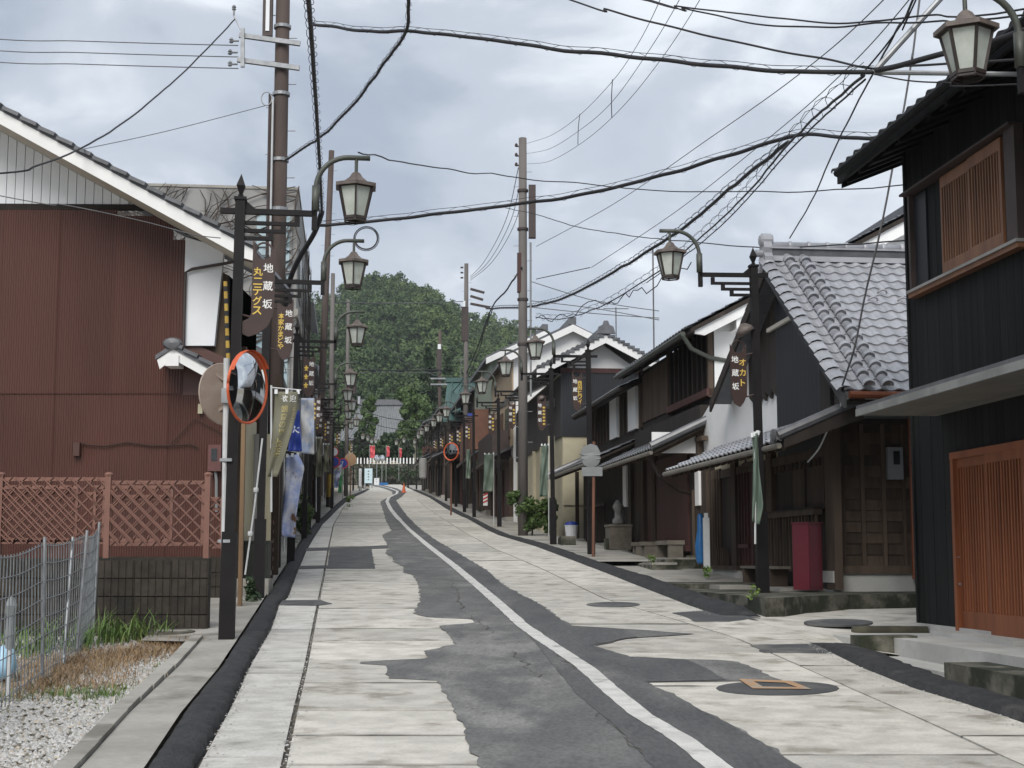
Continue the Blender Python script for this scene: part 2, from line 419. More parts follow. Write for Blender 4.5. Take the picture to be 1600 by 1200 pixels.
# ================================================================ GROUND AND ROAD
def PL(px, dz=0.0):
    P = sorted([gp(u, v, dz) for u, v in px], key=lambda p: p.y)
    ys = [p.y for p in P]; xs = [p.x for p in P]
    return lambda Y, ys=ys, xs=xs: float(np.interp(Y, ys, xs)) + (SX * (Y - ys[0]) if Y < ys[0] else 0) + (-0.1 * (Y - ys[-1]) if Y > ys[-1] else 0)
berm_l = PL([(235, 1200), (287, 1119), (344, 1049), (371, 1007), (414, 939), (438, 900), (450, 881), (469, 848), (491, 820), (519, 795), (537, 779), (563, 769), (578, 762)])
berm_r = PL([(307, 1200), (364, 1097), (392, 1036), (423, 983), (436, 944), (449, 935), (462, 900), (478, 861), (491, 839), (503, 820), (522, 801), (544, 781), (569, 770), (582, 762)])
gut = PL([(443, 1200), (462, 1110), (478, 1044), (493, 966), (506, 900), (513, 858), (521, 820), (535, 795), (556, 775)])
asp_l = PL([(751, 1200), (716, 1119), (683, 1063), (606, 1062), (602, 1040), (563, 1038), (561, 1033.5), (667, 1031), (664, 1018), (712, 1007), (703, 994), (686, 978), (737, 974.5), (742, 968),
            (668, 965), (646, 959), (656, 936), (655, 917), (645, 898), (631, 895), (630, 886), (616, 879), (614, 871), (603, 865), (606, 857), (605, 851), (597, 836), (612, 829), (603, 814), (594, 784), (603, 779), (614, 774), (612, 768), (595, 762), (575, 758)])
asp_r = PL([(1254, 1200), (1167, 1145), (1079, 1101), (1012, 1067), (1224, 1064), (1149, 1033), (987, 1028), (926, 1010), (960, 1003), (980, 998), (1088, 991), (990, 984), (894, 979), (866, 961), (841, 942), (819, 932), (787, 914),
            (762, 892), (716, 864), (678, 842), (650, 820), (630, 798), (619, 782), (628, 776), (634, 770), (620, 763), (598, 758)])
band_l = PL([(1020, 1200), (960, 1135), (900, 1085), (804, 966), (750, 923), (699, 874), (650, 838), (622, 815), (600, 786), (606, 779), (617, 774), (615, 768), (600, 762), (580, 758)])
line_c = PL([(1119, 1200), (1066, 1158), (1001, 1119), (948, 1075), (915, 1045), (844, 998), (817, 979), (780, 945), (744, 914), (711, 886), (666, 851), (634.5, 823), (610.5, 796), (604.5, 784), (608, 777), (620, 771.5), (621, 767.5), (609, 763), (588, 758)])
line_w = lambda Y: 0.074 if Y < 60 else 0.10
kerb_in = PL([(1600, 1130), (1512, 1101), (1425, 1075), (1337, 1040), (1285, 1014), (1180, 968), (1132, 966), (1075, 946), (1000, 917), (950, 897), (837, 854), (778, 836), (731, 811), (697, 795), (670, 777), (645, 766), (632, 760)])
kerb_out = PL([(1600, 1101), (1491, 1071), (1381, 1027), (1307, 1007), (1184, 959), (1101, 935), (1022, 907), (950, 886), (856, 854), (800, 840), (741, 811), (709, 795), (676, 777), (652, 766), (640, 760)])
gutr = PL([(1600, 1197), (1490, 1145), (1149, 996), (944, 935), (850, 890), (770, 856), (700, 815), (660, 788), (640, 770)])

YS = list(np.arange(4, 30, 0.12)) + list(np.arange(30, 60, 0.4)) + list(np.arange(60, 169, 1.0))
def strip(name, fl, fr, ys, dz, m, parent=None, jit=0.0, kind=None, nx=1, label=None):
    mb = MB()
    n = nx + 1
    for i, Y in enumerate(ys):
        a, b = fl(Y), fr(Y)
        ja = jit * noise.noise(Vector((Y * 3.1, dz * 99, 0))) + jit * 1.3 * noise.noise(Vector((Y * 17, dz * 99, 5)))
        jb = jit * noise.noise(Vector((Y * 2.7, dz * 99, 9))) + jit * 1.3 * noise.noise(Vector((Y * 19, dz * 99, 3)))
        for k in range(n):
            t = k / nx
            mb.v.append((a + ja + (b + jb - a - ja) * t, Y, g(Y) + dz))
    for i in range(len(ys) - 1):
        for k in range(nx):
            mb.f.append((i * n + k, i * n + k + 1, (i + 1) * n + k + 1, (i + 1) * n + k))
    return mb.build(name, m, parent, kind=kind, label=label)

# the ground: one sheet reaching the horizon
mb = MB()
gy = [-60, -20, 0, 4, 8, 12, 16, 20, 30, 40, 50, 65, 80, 100, 130, 168, 176, 260, 700, 3000]
gx = [-1500, -400, -60, -20, 0, 20, 60, 400, 1500]
for Y in gy:
    for X in gx: mb.v.append((X, Y, g(Y) - 0.16))
nx = len(gx)
for i in range(len(gy) - 1):
    for k in range(nx - 1): mb.f.append((i * nx + k, i * nx + k + 1, (i + 1) * nx + k + 1, (i + 1) * nx + k))
mb.build('ground', M_soil, kind='structure')

road = strip('road', lambda Y: berm_l(Y) + .02, lambda Y: kerb_in(Y) + .02, YS, -0.02, M_joint, kind='structure')
YF = [y for y in YS if y > 95]
strip('road_surface', lambda Y: berm_l(Y), lambda Y: kerb_in(Y), YF, 0.0, M_slab, road)

def slab(fl, fr, Y0, Y1, m, gapx=.014, nm='concrete_slab'):
    n = max(2, int((Y1 - Y0) / .6) + 1)
    ys = np.linspace(Y0 + .014, Y1 - .014, n)
    yc, dz = (Y0 + Y1) / 2, R.uniform(-.0025, .0025)
    xc = (fl(yc) + fr(yc)) / 2
    mb = MB()
    th = .016
    for Y in ys:
        a, b, z = fl(Y) + gapx, fr(Y) - gapx, g(Y) - g(yc)
        mb.v += [(a - xc, Y - yc, z), (b - xc, Y - yc, z), (a - xc, Y - yc, z - th), (b - xc, Y - yc, z - th)]
    for i in range(n - 1):
        q = i * 4
        mb.f += [(q, q + 1, q + 5, q + 4), (q, q + 4, q + 6, q + 2), (q + 1, q + 3, q + 7, q + 5)]
    mb.f += [(0, 2, 3, 1), ((n - 1) * 4, (n - 1) * 4 + 1, (n - 1) * 4 + 3, (n - 1) * 4 + 2)]
    return mb.build(nm, m, road, loc=(xc, yc, g(yc) + dz))

def joints(px_v, Yend, u=600):
    ys = sorted([gp(u, v).y for v in px_v] )
    while ys[-1] < Yend: ys.append(ys[-1] + R.choice((3.6, 4.2, 5.0)))
    return ys
jl = joints([1290, 1195, 1149, 1110, 1067, 1032, 1001, 982, 951, 929, 908, 892, 873, 854], 96)
for a, b in zip(jl[:-1], jl[1:]):
    slab(gut, lambda Y: line_c(Y) - .12, a, b, M_slab)
jg = joints([1290, 1183, 1052, 984, 945, 888, 857, 838], 96)
for a, b in zip(jg[:-1], jg[1:]):
    slab(lambda Y: berm_r(Y) - .01, gut, a, b, M_slabw, .02, 'gutter_slab')
jr = joints([1330, 1180, 1128, 1072, 1020, 975, 940, 912, 893, 876, 862, 850], 96, u=1150)
for a, b in zip(jr[:-1], jr[1:]):
    slab(lambda Y: line_c(Y) + .05, gutr, a, b, M_slab)
jk = joints([1340, 1215, 1150, 1095, 1040, 1000, 962, 938, 915, 892, 876, 862], 96, u=1300)
for a, b in zip(jk[:-1], jk[1:]):
    slab(gutr, lambda Y: kerb_in(Y) + .02, a, b, M_slab, .008, 'gutter_slab')

def seal(Y, fa, fb, w):
    a, b = fa(Y), fb(Y)
    n = max(4, int((b - a) / .12))
    mb = MB()
    for i in range(n + 1):
        x = a + (b - a) * i / n
        ww = w * max(.12, .55 + .9 * noise.noise(Vector((x * 2.6, Y, 0))))
        o_ = .3 * w * noise.noise(Vector((x * 5, Y, 9)))
        mb.v += [(x, Y - ww + o_, g(Y - ww) + .0045), (x, Y + ww + o_, g(Y + ww) + .0045)]
    for i in range(n): mb.f.append((2 * i, 2 * i + 2, 2 * i + 3, 2 * i + 1))
    mb.build('joint_seal', M_seal, road)
for J, fa, fb in ((jl, gut, lambda Y: asp_l(Y) + .02), (jr, lambda Y: asp_r(Y) - .02, gutr), (jg, lambda Y: berm_r(Y) - .02, gut), (jk, gutr, lambda Y: kerb_in(Y) + .02)):
    for Y in J[1:-1]:
        if R.random() < .8 and fb(Y) - fa(Y) > .3: seal(Y, fa, fb, (.014 if Y < 14 else .0011 * Y) * R.uniform(.5, 1.6))
        if Y > 16 and R.random() < .5 and fb(Y + 1.7) - fa(Y + 1.7) > .6:
            q0 = R.uniform(0, .5); q1 = q0 + R.uniform(.2, .5)
            seal(Y + R.uniform(1.2, 2.2), lambda y, fa=fa, fb=fb: fa(y) + (fb(y) - fa(y)) * q0, lambda y, fa=fa, fb=fb: fa(y) + (fb(y) - fa(y)) * q1, .0013 * Y * R.uniform(.5, 1.4))
strip('asphalt_strip', asp_l, asp_r, YS, .006, M_asph, road, jit=.03, nx=2)
strip('asphalt_band', lambda Y: max(band_l(Y), asp_l(Y) + .05), lambda Y: min(asp_r(Y) - .02, line_c(Y) + 1.0), YS, .010, M_asph2, road, jit=.015)
tag(strip('centre_line', lambda Y: line_c(Y) - line_w(Y), lambda Y: line_c(Y) + line_w(Y), YS, .014, M_line, road, jit=.006))

def gpoly(name, px, dz, m, parent=None, th=.02, noisy=0.0, **kw):
    pts = []
    P = [gp(u, v) for u, v in px]
    for i, p in enumerate(P):
        q = P[(i + 1) % len(P)]
        n = max(1, int((q - p).length / .12)) if noisy else 1
        for k in range(n):
            r = p.lerp(q, k / n)
            if noisy and n > 1:
                r = r + Vector((noise.noise(r * 4), noise.noise(r * 4 + Vector((7, 7, 7))), 0)) * noisy
            pts.append(r)
    mb = MB()
    n = len(pts)
    c = sum(pts, Vector()) / n
    mb.v = [(p.x - c.x, p.y - c.y, g(p.y) - g(c.y)) for p in pts] + [(p.x - c.x, p.y - c.y, g(p.y) - g(c.y) - th) for p in pts]
    mb.f = [tuple(range(n)), tuple(range(2 * n - 1, n - 1, -1))] + [(i, (i + 1) % n, (i + 1) % n + n, i + n) for i in range(n)]
    me = mb.mesh(name, m)
    bm_fix(me)
    o = bpy.data.objects.new(name, me); COL.objects.link(o)
    o.location = (c.x, c.y, g(c.y) + dz)
    if parent: o.parent = parent
    return tag(o, **kw)
import bmesh
def bm_fix(me):
    bm = bmesh.new(); bm.from_mesh(me)
    bmesh.ops.triangulate(bm, faces=[f for f in bm.faces if len(f.verts) > 4])
    bmesh.ops.recalc_face_normals(bm, faces=bm.faces)
    bm.to_mesh(me); bm.free()

def ell(u, v, a, b, n=22, sk=0.0):
    return [(u + a * math.cos(2 * PI * k / n) + sk * math.sin(2 * PI * k / n), v + b * math.sin(2 * PI * k / n)) for k in range(n)]
# repairs and covers let into the surface
gpoly('asphalt_patch', [(516, 856), (580, 856), (586, 889), (511, 889)], .006, M_asphp, road, noisy=.03)
gpoly('asphalt_patch', [(449, 857), (545, 855), (608, 852), (606, 857), (540, 859), (449, 862)], .008, M_asphp, road, noisy=.04)
gpoly('asphalt_patch', [(467, 885), (512, 884), (520, 888), (466, 889.5)], .010, M_asphp, road, noisy=.03)
gpoly('asphalt_patch', [(440, 939), (500, 938), (520, 944), (495, 947), (436, 946)], .009, M_asphp, road, noisy=.03)
gpoly('asphalt_patch', [(1172, 1008), (1292, 1006), (1300, 1022), (1196, 1020)], .006, M_asphp, road, noisy=.06)
gpoly('asphalt_patch', [(1050, 958), (1100, 955), (1190, 966), (1140, 972), (1085, 972)], .007, M_asphp, road, noisy=.05)
gpoly('asphalt_patch', ell(1215, 1076, 96, 11), .006, M_asphp, road, noisy=.04)
gpoly('asphalt_patch', ell(958, 945, 42, 4), .006, M_asphp, road, noisy=.03)
gpoly('manhole_cover', ell(1310, 973, 54, 5), .008, M_asphp, road)
gpoly('asphalt_patch', [(975, 897), (1010, 900), (990, 903), (960, 900)], .006, M_asphp, road, noisy=.03)
of = [(1154, 1063), (1236, 1066), (1268, 1079), (1176, 1078)]
oi_ = [(1178, 1067), (1226, 1069), (1246, 1076), (1192, 1075)]
mb = MB()
A, B = [gp(*p) for p in of], [gp(*p) for p in oi_]
c = A[0]
for k in range(4):
    a, b, d, e_ = A[k], A[(k + 1) % 4], B[(k + 1) % 4], B[k]
    mb.quad(*[(p.x - c.x, p.y - c.y, g(p.y) - g(c.y)) for p in (a, b, d, e_)])
me = mb.mesh('painted_square', M_orpaint); bm_fix(me)
o = bpy.data.objects.new('painted_square', me); COL.objects.link(o); o.location = (c.x, c.y, g(c.y) + .012); o.parent = road

# cracks across the old asphalt
def crack(px, w=.02):
    mb = MB()
    P = []
    for (a, b) in zip(px[:-1], px[1:]):
        for k in range(6):
            t = k / 6
            P.append(gp(a[0] + (b[0] - a[0]) * t, a[1] + (b[1] - a[1]) * t))
    for i, p in enumerate(P):
        p.x += R.uniform(-.05, .05)
        ww = w * R.uniform(.3, 1)
        mb.v += [(p.x - ww, p.y, g(p.y) + .0125), (p.x + ww, p.y, g(p.y) + .0125)]
    for i in range(len(P) - 1): mb.f.append((2 * i, 2 * i + 1, 2 * i + 3, 2 * i + 2))
    mb.build('crack', M_joint, road)
crack([(1010, 1180), (960, 1140), (925, 1112)], .005)
crack([(842, 1060), (815, 1035), (800, 1015)], .006)
crack([(770, 990), (752, 975), (735, 960)], .006)
crack([(725, 952), (715, 935), (712, 925), (705, 910)], .008)
crack([(560, 1034), (640, 1033)], .008)
crack([(1000, 1020), (1110, 1022), (1140, 1019)], .008)
crack([(905, 1047), (880, 1030), (862, 1012)], .010)

# asphalt kerbs: rounded humps swept along the edges
def berm(name, f0, f1, ys, h, m, label):
    mb = MB()
    prof = [(0, 0), (.1, .75), (.35, 1), (.7, .92), (.9, .6), (1, 0)]
    n = len(prof)
    for Y in ys:
        a, b = f0(Y), f1(Y)
        for t, z in prof:
            w = noise.noise(Vector((Y * 2.2, t * 5, a))) * .02 + (R.uniform(-.011, .011) if Y < 32 else 0)
            tp = min(1, (Y - ys[0]) / .7 + .05, (ys[-1] - Y) / .7 + .05)
            mb.v.append((a + (b - a) * t + (w if t > .5 else 0), Y, g(Y) + z * h * tp + (w * .35 * tp if 0 < t < 1 else -.03)))
    for i in range(len(ys) - 1):
        for k in range(n - 1): mb.f.append((i * n + k, i * n + k + 1, (i + 1) * n + k + 1, (i + 1) * n + k))
    for i in (0, len(ys) - 1):
        mb.f.append(tuple(i * n + k for k in range(n)))
    return tag(mb.build(name, m, smooth=True), label, 'kerb')
def yr(a, b): return [y for y in YS if a <= y <= b]
berm('asphalt_kerb', berm_l, berm_r, yr(4, 135), .07, M_berm, 'black asphalt kerb running up the left side of the street')
berm('asphalt_kerb', kerb_in, kerb_out, yr(17.4, 130), .09, M_berm, 'black asphalt kerb along the old timber houses up the right side')
berm('asphalt_kerb', kerb_in, kerb_out, yr(5, 14.6), .07, M_berm, 'short black asphalt kerb before the concrete steps of the black board house')

# footways beside the kerbs
lw = lambda Y: berm_l(Y) - .02
strip('footway', lambda Y: berm_l(Y) - (0.36 if Y < 14.5 else .95), lw, yr(4, 135), .025, M_conc, kind='structure')
mb = MB()      # edging stones of the gravel lot
for y in np.arange(7.0, 14.6, .6):
    mbx = MB(); L_ = .585
    mbx.prism([(0, -.06), (.11, -.06), (.11, .055), (0, .055)], 0, L_)
    mbx.v = [(x + SX * y_, y_, z + .05 * y_) for x, y_, z in mbx.v]
    mbx.build('edging_stone', M_conc, None, loc=(berm_l(y) - .48, y, g(y)))
for o in [o for o in COL.objects if o.name.startswith('edging_stone')]:
    o.parent = bpy.data.objects['footway']
strip('footway_right', lambda Y: kerb_out(Y) + .02, lambda Y: kerb_out(Y) + 1.3, yr(28.9, 130), .03, M_conc, kind='structure')
# side street going off to the right between the two houses
gpo = MB()
for Y in (14.62, 15.2, 16, 17, 18, 19.4):
    xl = max(kerb_in(min(max(Y, 14.6), 17.3)), 0)
    gpo.v += [(xl, Y, g(Y) + .004), (3.9, Y, g(Y) - .05 - (.09 if Y < 15.3 else 0)), (30, Y, g(Y) - .11)]
for i in range(5):
    for k in range(2): gpo.f.append((3 * i + k, 3 * i + k + 1, 3 * i + k + 4, 3 * i + k + 3))
gpo.build('side_street', M_slab, kind='structure')

# ---------------------------------------------------------------- gravel lot with weeds, lower left
def lot_edge(Y): return berm_l(Y) - .5
strip('lot_ground', lambda Y: -40.0, lambda Y: berm_l(Y) - .3, [4, 6, 8, 10, 12, 14, 16, 18, 20, 24, 30, 40, 50, 65, 80, 100, 130, 166], -.05, M_soil, kind='structure')
strip('verge_ground', lambda Y: kerb_out(Y) - .06, lambda Y: 40.0, [17.3, 18, 20, 24, 30, 40, 50, 65, 80, 100, 130, 166], -.06, M_conc, kind='structure')
strip('verge_ground', lambda Y: kerb_out(Y) - .06, lambda Y: 40.0, [4, 6, 8, 10, 12, 13, 14, 14.63], -.14, M_conc, kind='structure')
def scatter_gravel():
    rng = np.random.default_rng(3)
    n = 21000
    Y = rng.uniform(7.6, 15.4, n)
    X = np.array([lot_edge(y) for y in Y]) - rng.uniform(0, 1, n) ** 1.25 * 2.6
    keep = np.array([(noise.noise(Vector((x * .9, y * .9, 3))) > -.25 + (.35 if y > 13.3 else 0)) or R.random() < .25 for x, y in zip(X, Y)])
    X, Y = X[keep], Y[keep]; n = len(X)
    base = np.array([(1, 0, 0), (0, 1, 0), (-1, 0, 0), (0, -1, 0), (0, 0, .8), (0, 0, -.4)], float)
    tri = np.array([(0, 1, 4), (1, 2, 4), (2, 3, 4), (3, 0, 4)])
    s = rng.uniform(.009, .024, n) * (1 + (rng.random(n) > .98) * 1.3)
    a = rng.uniform(0, 6.28, n)
    V = base[None] * s[:, None, None] * rng.uniform(.6, 1.3, (n, 6, 3))
    ca, sa = np.cos(a)[:, None], np.sin(a)[:, None]
    x, y = V[..., 0] * ca - V[..., 1] * sa, V[..., 0] * sa + V[..., 1] * ca
    Z = np.interp(Y, GX, GZ)
    P = np.stack([x + X[:, None], y + Y[:, None], V[..., 2] + Z[:, None] - .035], -1).reshape(-1, 3)
    F = (tri[None] + (np.arange(n) * 6)[:, None, None]).reshape(-1, 3)
    fast_mesh('gravel', P, F, M_gravelc, 'stuff')
def fast_mesh(name, P, F, m, kind=None, parent=None, col=None, **kw):
    me = bpy.data.meshes.new(name)
    k = F.shape[1]
    me.vertices.add(len(P)); me.vertices.foreach_set('co', P.astype(np.float32).ravel())
    me.loops.add(F.size); me.loops.foreach_set('vertex_index', F.astype(np.int32).ravel())
    me.polygons.add(len(F)); me.polygons.foreach_set('loop_start', np.arange(0, F.size, k, dtype=np.int32))
    me.update(calc_edges=True)
    me.materials.append(m)
    o = bpy.data.objects.new(name, me); COL.objects.link(o)
    if parent: o.parent = parent
    return tag(o, kind=kind, **kw)
M_gravelc = mat('gravel stones', (0.56, 0.55, 0.53), (0.24, 0.235, 0.22), 38, 0.85, bump=0, c3=(0.42, 0.36, 0.28), s3=30, a3=(.55, .62))
scatter_gravel()
def blades(name, spots, n, h, w, m, lean=.5, kind='stuff', spread=.1, parent=None, **kw):
    rng = np.random.default_rng(len(spots) + n)
    P, F = [], []
    for (X, Y, k) in spots:
        for i in range(max(1, int(n * k))):
            x, y = X + rng.normal(0, spread), Y + rng.normal(0, spread)
            hh = h * k * rng.uniform(.45, 1.1); a = rng.uniform(0, 6.28); l = lean * hh * rng.uniform(.2, 1.1)
            ww = w * rng.uniform(.6, 1.2)
            dx, dy = math.cos(a), math.sin(a)
            z = g(y) - .04
            b = len(P)
            P += [(x - dy * ww, y + dx * ww, z), (x + dy * ww, y - dx * ww, z),
                  (x + dx * l * .35 - dy * ww * .8, y + dy * l * .35 + dx * ww * .8, z + hh * .6), (x + dx * l * .35 + dy * ww * .8, y + dy * l * .35 - dx * ww * .8, z + hh * .6),
                  (x + dx * l, y + dy * l, z + hh * .92)]
            F += [(b, b + 1, b + 3), (b, b + 3, b + 2), (b + 2, b + 3, b + 4)]
    return fast_mesh(name, np.array(P), np.array(F), m, kind, parent, **kw)
def spots_px(px, n, rad=.25, k=(.6, 1.1)):
    out = []
    for u, v in px:
        p = gp(u, v)
        for i in range(n): out.append((p.x + R.gauss(0, rad), p.y + R.gauss(0, rad), R.uniform(*k)))
    return [s for s in out if s[0] < lot_edge(s[1]) - .02]
blades('dry_grass', spots_px([(110, 1045), (150, 1025), (190, 1020), (230, 1012), (290, 1005), (80, 1040), (60, 1060), (310, 1000), (130, 1035), (95, 1062), (40, 1075), (140, 1030)], 30, .28, (.5, 1)), 30, .13, .0026, M_straw, 1.6, spread=.11)
blades('short_grass', spots_px([(270, 1060), (280, 1042), (290, 1030), (262, 1075), (60, 1080), (110, 1085), (30, 1060), (120, 1075), (235, 1095), (300, 1012), (180, 1080), (10, 1085)], 14, .16, (.5, 1)), 16, .085, .003, M_grass, .9, spread=.06)
blades('tall_weeds', spots_px([(160, 1000), (200, 998), (230, 996), (180, 1000), (15, 1015), (40, 1020), (75, 1010), (120, 1010)], 9, .13, (.5, 1)), 9, .42, .008, M_grass, 1.35, spread=.06)
blades('kerb_weeds', [(gp(u, v).x, gp(u, v).y, k) for u, v, k in ((420, 895, 1), (424, 888, .8), (383, 930, .7), (458, 845, 1), (462, 850, 1), (455, 860, .8), (330, 998, .5), (320, 1000, .5), (345, 990, .4), (545, 792, 1.3), (540, 796, 1.0))], 40, .18, .006, M_grass, .8, spread=.09)

def grit():
    rng = np.random.default_rng(8)
    pts = []
    for Y in np.concatenate([rng.uniform(7.5, 30, 900)]):
        pts.append((berm_r(Y) + abs(rng.normal(0, .05)), Y)); 
    for Y in rng.uniform(9, 14.6, 350): pts.append((kerb_in(Y) - abs(rng.normal(0, .07)), Y))
    for Y in rng.uniform(17.5, 34, 800): pts.append((kerb_in(Y) - abs(rng.normal(0, .10)), Y))
    for Y in rng.uniform(7.5, 26, 700): pts.append((gut(Y) + rng.normal(0, .035), Y))
    A_ = np.array(pts); n = len(A_)
    base = np.array([(1, 0, 0), (0, 1, 0), (-1, 0, 0), (0, -1, 0), (0, 0, .7), (0, 0, -.4)], float)
    tri = np.array([(0, 1, 4), (1, 2, 4), (2, 3, 4), (3, 0, 4)])
    V = base[None] * rng.uniform(.003, .011, n)[:, None, None] * rng.uniform(.6, 1.4, (n, 6, 3))
    P = V + np.stack([A_[:, 0], A_[:, 1], np.interp(A_[:, 1], GX, GZ) + .004], -1)[:, None]
    fast_mesh('grit', P.reshape(-1, 3), (tri[None] + (np.arange(n) * 6)[:, None, None]).reshape(-1, 3), M_gravelc, 'stuff')
grit()
# ================================================================ BUILDING KIT
def plane_M(o, xd, yd):
    x = Vector(xd).normalized(); y = Vector(yd).normalized(); z = x.cross(y).normalized()
    M = Matrix.Identity(4)
    for i in range(3):
        M[i][0], M[i][1], M[i][2], M[i][3] = x[i], y[i], z[i], o[i]
    return M
TPROF = [(0, .010), (.14, .026), (.27, .031), (.42, .021), (.62, .004), (.82, -.002), (1.0, .010)]
def tile_mb(w, l, lo=False):
    """one pantile: S-shaped section, a front lip"""
    pr = TPROF if not lo else [TPROF[0], TPROF[2], TPROF[4], TPROF[6]]
    mb = MB()
    n = len(pr)
    for y, dz in ((0, .024), (l * 1.04, .0)):
        for t, z in pr: mb.v.append((t * w * 1.03, y, z + dz))
    for t, z in pr: mb.v.append((t * w * 1.03, 0.004, z + .024 - .028))
    for k in range(n - 1):
        mb.f.append((k, k + 1, n + k + 1, n + k))
        mb.f.append((2 * n + k, 2 * n + k + 1, k + 1, k))
    return mb
def tile_field(parent, M, width, slope, tw, tl, m, objs=(0, 0), name='roof_tile', lo=False):
    nc, nr = int(round(width / tw)), int(round(slope / tl))
    tw, tl = width / nc, slope / nr
    base = tile_mb(tw, tl, lo)
    me = base.mesh(name, m, False)
    J = MB()
    for r in range(nr):
        for c in range(nc):
            Mt = M @ T(c * tw, r * tl, 0)
            if c < objs[0] and r < objs[1]:
                Mj = Mt @ Matrix.Rotation(R.uniform(-.008, .008), 4, 'Z') @ T(0, R.uniform(-.004, .004), R.uniform(-.002, .003))
                inst(name, me, parent, Mj)
            else:
                J.add([Mt @ Vector(p) for p in base.v], base.f)
    if J.v: J.build('roof_tiles', m, parent, kind='stuff')
    return tw, tl
def slats(parent, name, m, xs, y0, y1, z0, z1, w):
    """upright bars sharing one mesh"""
    me = MB().box(-w / 2, w / 2, 0, y1 - y0, 0, z1 - z0).mesh(name, m)
    for x in xs: inst(name, me, parent, T(x, y0, z0))
def boards_v(parent, x0, x1, w, y, z0, z1, m, th=.02, name='wall_board', skip=None):
    n = max(1, int(round((x1 - x0) / w))); w = (x1 - x0) / n
    me = MB().box(.003, w - .003, 0, th, 0, z1 - z0).mesh(name, m)
    for i in range(n):
        x = x0 + i * w
        if skip and skip[0] - w * .5 < x < skip[1] - w * .4:
            MB().box(x + .003, x + w - .003, y, y + th, skip[2], z1).build(name, m, parent)
        else:
            inst(name, me, parent, T(x, y + R.uniform(-.002, .002), z0))
def W_(X0, Y, z=None, sx=SX, base=0.0):
    return Wall(X0 + sx * Y, Y, (g(Y) if z is None else z) + base, sx)

# ================================================================ R-A: black board house, right foreground
WA = Wall(6.1 - .1 * 16.33, 16.33, .785, -.10)
A = thing('black_board_house', 'two-storey house of black upright boards with red cedar lattice door', 'house', WA.o, WA.a)
zt_eave = WA.zat(1319, 262, .62)
x_tip = WA.xat(1319, .62)
x_end = -9.0
zw = zt_eave + .12
MB().box(x_end, -.01, -7, -.0, -.3, zw).build('wall', M_black, A)
xd0 = WA.xat(1497); xd1 = xd0 - 1.75
zd = WA.zat(1497, 718)
boards_v(A, x_end, 0.0, .168, 0, .06, zw, M_black, .022, skip=(xd1, xd0, zd + .02))
MB().box(-.02, .03, -.02, .045, .06, zw).build('corner_post', M_black, A)
MB().box(x_end, .03, -.01, .06, -.12, .06).build('plinth', M_concl, A)
# lattice door
MB().box(xd0 - .07, xd0, .0, .07, .0, zd).box(xd1, xd1 + .07, .0, .07, .0, zd).box(xd1, xd0, .0, .075, zd, zd + .07).build('frame', M_door, A)
def lattice_leaf(x0, x1, y, nm, zb, zt, rail_b, rail_t, pitch, m, knob=False):
    f = MB().box(x0, x0 + .045, y, y + .03, zb, zt).box(x1 - .045, x1, y, y + .03, zb, zt).box(x0 + .045, x1 - .045, y, y + .03, zb, zb + rail_b).box(x0 + .045, x1 - .045, y, y + .03, zt - rail_t, zt)
    f = f.build(nm, m, A)
    MB().box(x0 + .04, x1 - .04, y + .004, y + .008, zb + rail_b, zt - rail_t - .2).build('panel', mat('door backing', (0.085, 0.026, 0.012), (0.065, 0.02, 0.009), 5, .5, bump=0), f)
    MB().box(x0 + .04, x1 - .04, y + .002, y + .006, zt - rail_t - .2, zt - rail_t).build('pane', M_glass, f)
    n = int((x1 - x0 - .09) / pitch)
    slats(f, 'slat', m, [x0 + .045 + (i + .7) * (x1 - x0 - .09) / (n + .4) for i in range(n)], y + .008, y + .028, zb + rail_b, zt - rail_t, .030)
    return f
xm = WA.xat(1553)
lattice_leaf(xd1 + .07, xm + .02, .035, 'door_leaf', .03, zd, .20, .09, .066, M_door)
dl = lattice_leaf(xm - .16, xd0 - .07, .0, 'door_leaf', .03, zd, .20, .09, .066, M_door)
MB().box(xd0 - .085, xd0 - .065, .02, .05, zd - 1.28, zd - 1.255).box(xd0 - .085, xd0 - .065, .02, .055, zd - 1.0, zd - .99).build('handle', M_galv, dl)
MB().box(xd0 + .04, xd0 + .09, .022, .05, WA.zat(1485, 820), WA.zat(1485, 800)).build('intercom', M_glass, A)
MB().box(xd1 - .1, xd0 + .1, .0, .3, -.05, .03).build('door_step', M_concl, A)
# window bay above
y0 = .06
xw0, xw1 = WA.xat(1588, .12), WA.xat(1430, .12)
zs = WA.zat(1432, 452, .14); zh = WA.zat(1482, 262, .14)
wb = MB().box(xw0 - .25, xw1, .022, .12, zs - .05, zs).build('window', M_win, A)
MB().box(xw0 - .25, xw0 - .02, .022, .115, zs + .03, zh + .02).build('window_post', M_equip, wb)
MB().box(xw1 - .05, xw1, .022, .10, zs + .03, zh + .02).build('window_post', M_equip, wb)
MB().box(xw0 - .26, xw1 + .02, .022, .14, zs, zs + .03).build('sill', M_greyw, wb)
MB().box(xw1 - .38, xw1 - .05, .025, .04, zs + .03, zh).build('panel', M_navy, wb)
MB().box(xw0 - .25, xw1 + .06, .022, .17, zh + .02, zh + .045).build('frame', M_equip, A)
xa, xb, xc = WA.xat(1482, .1), WA.xat(1530, .1), WA.xat(1584, .1)
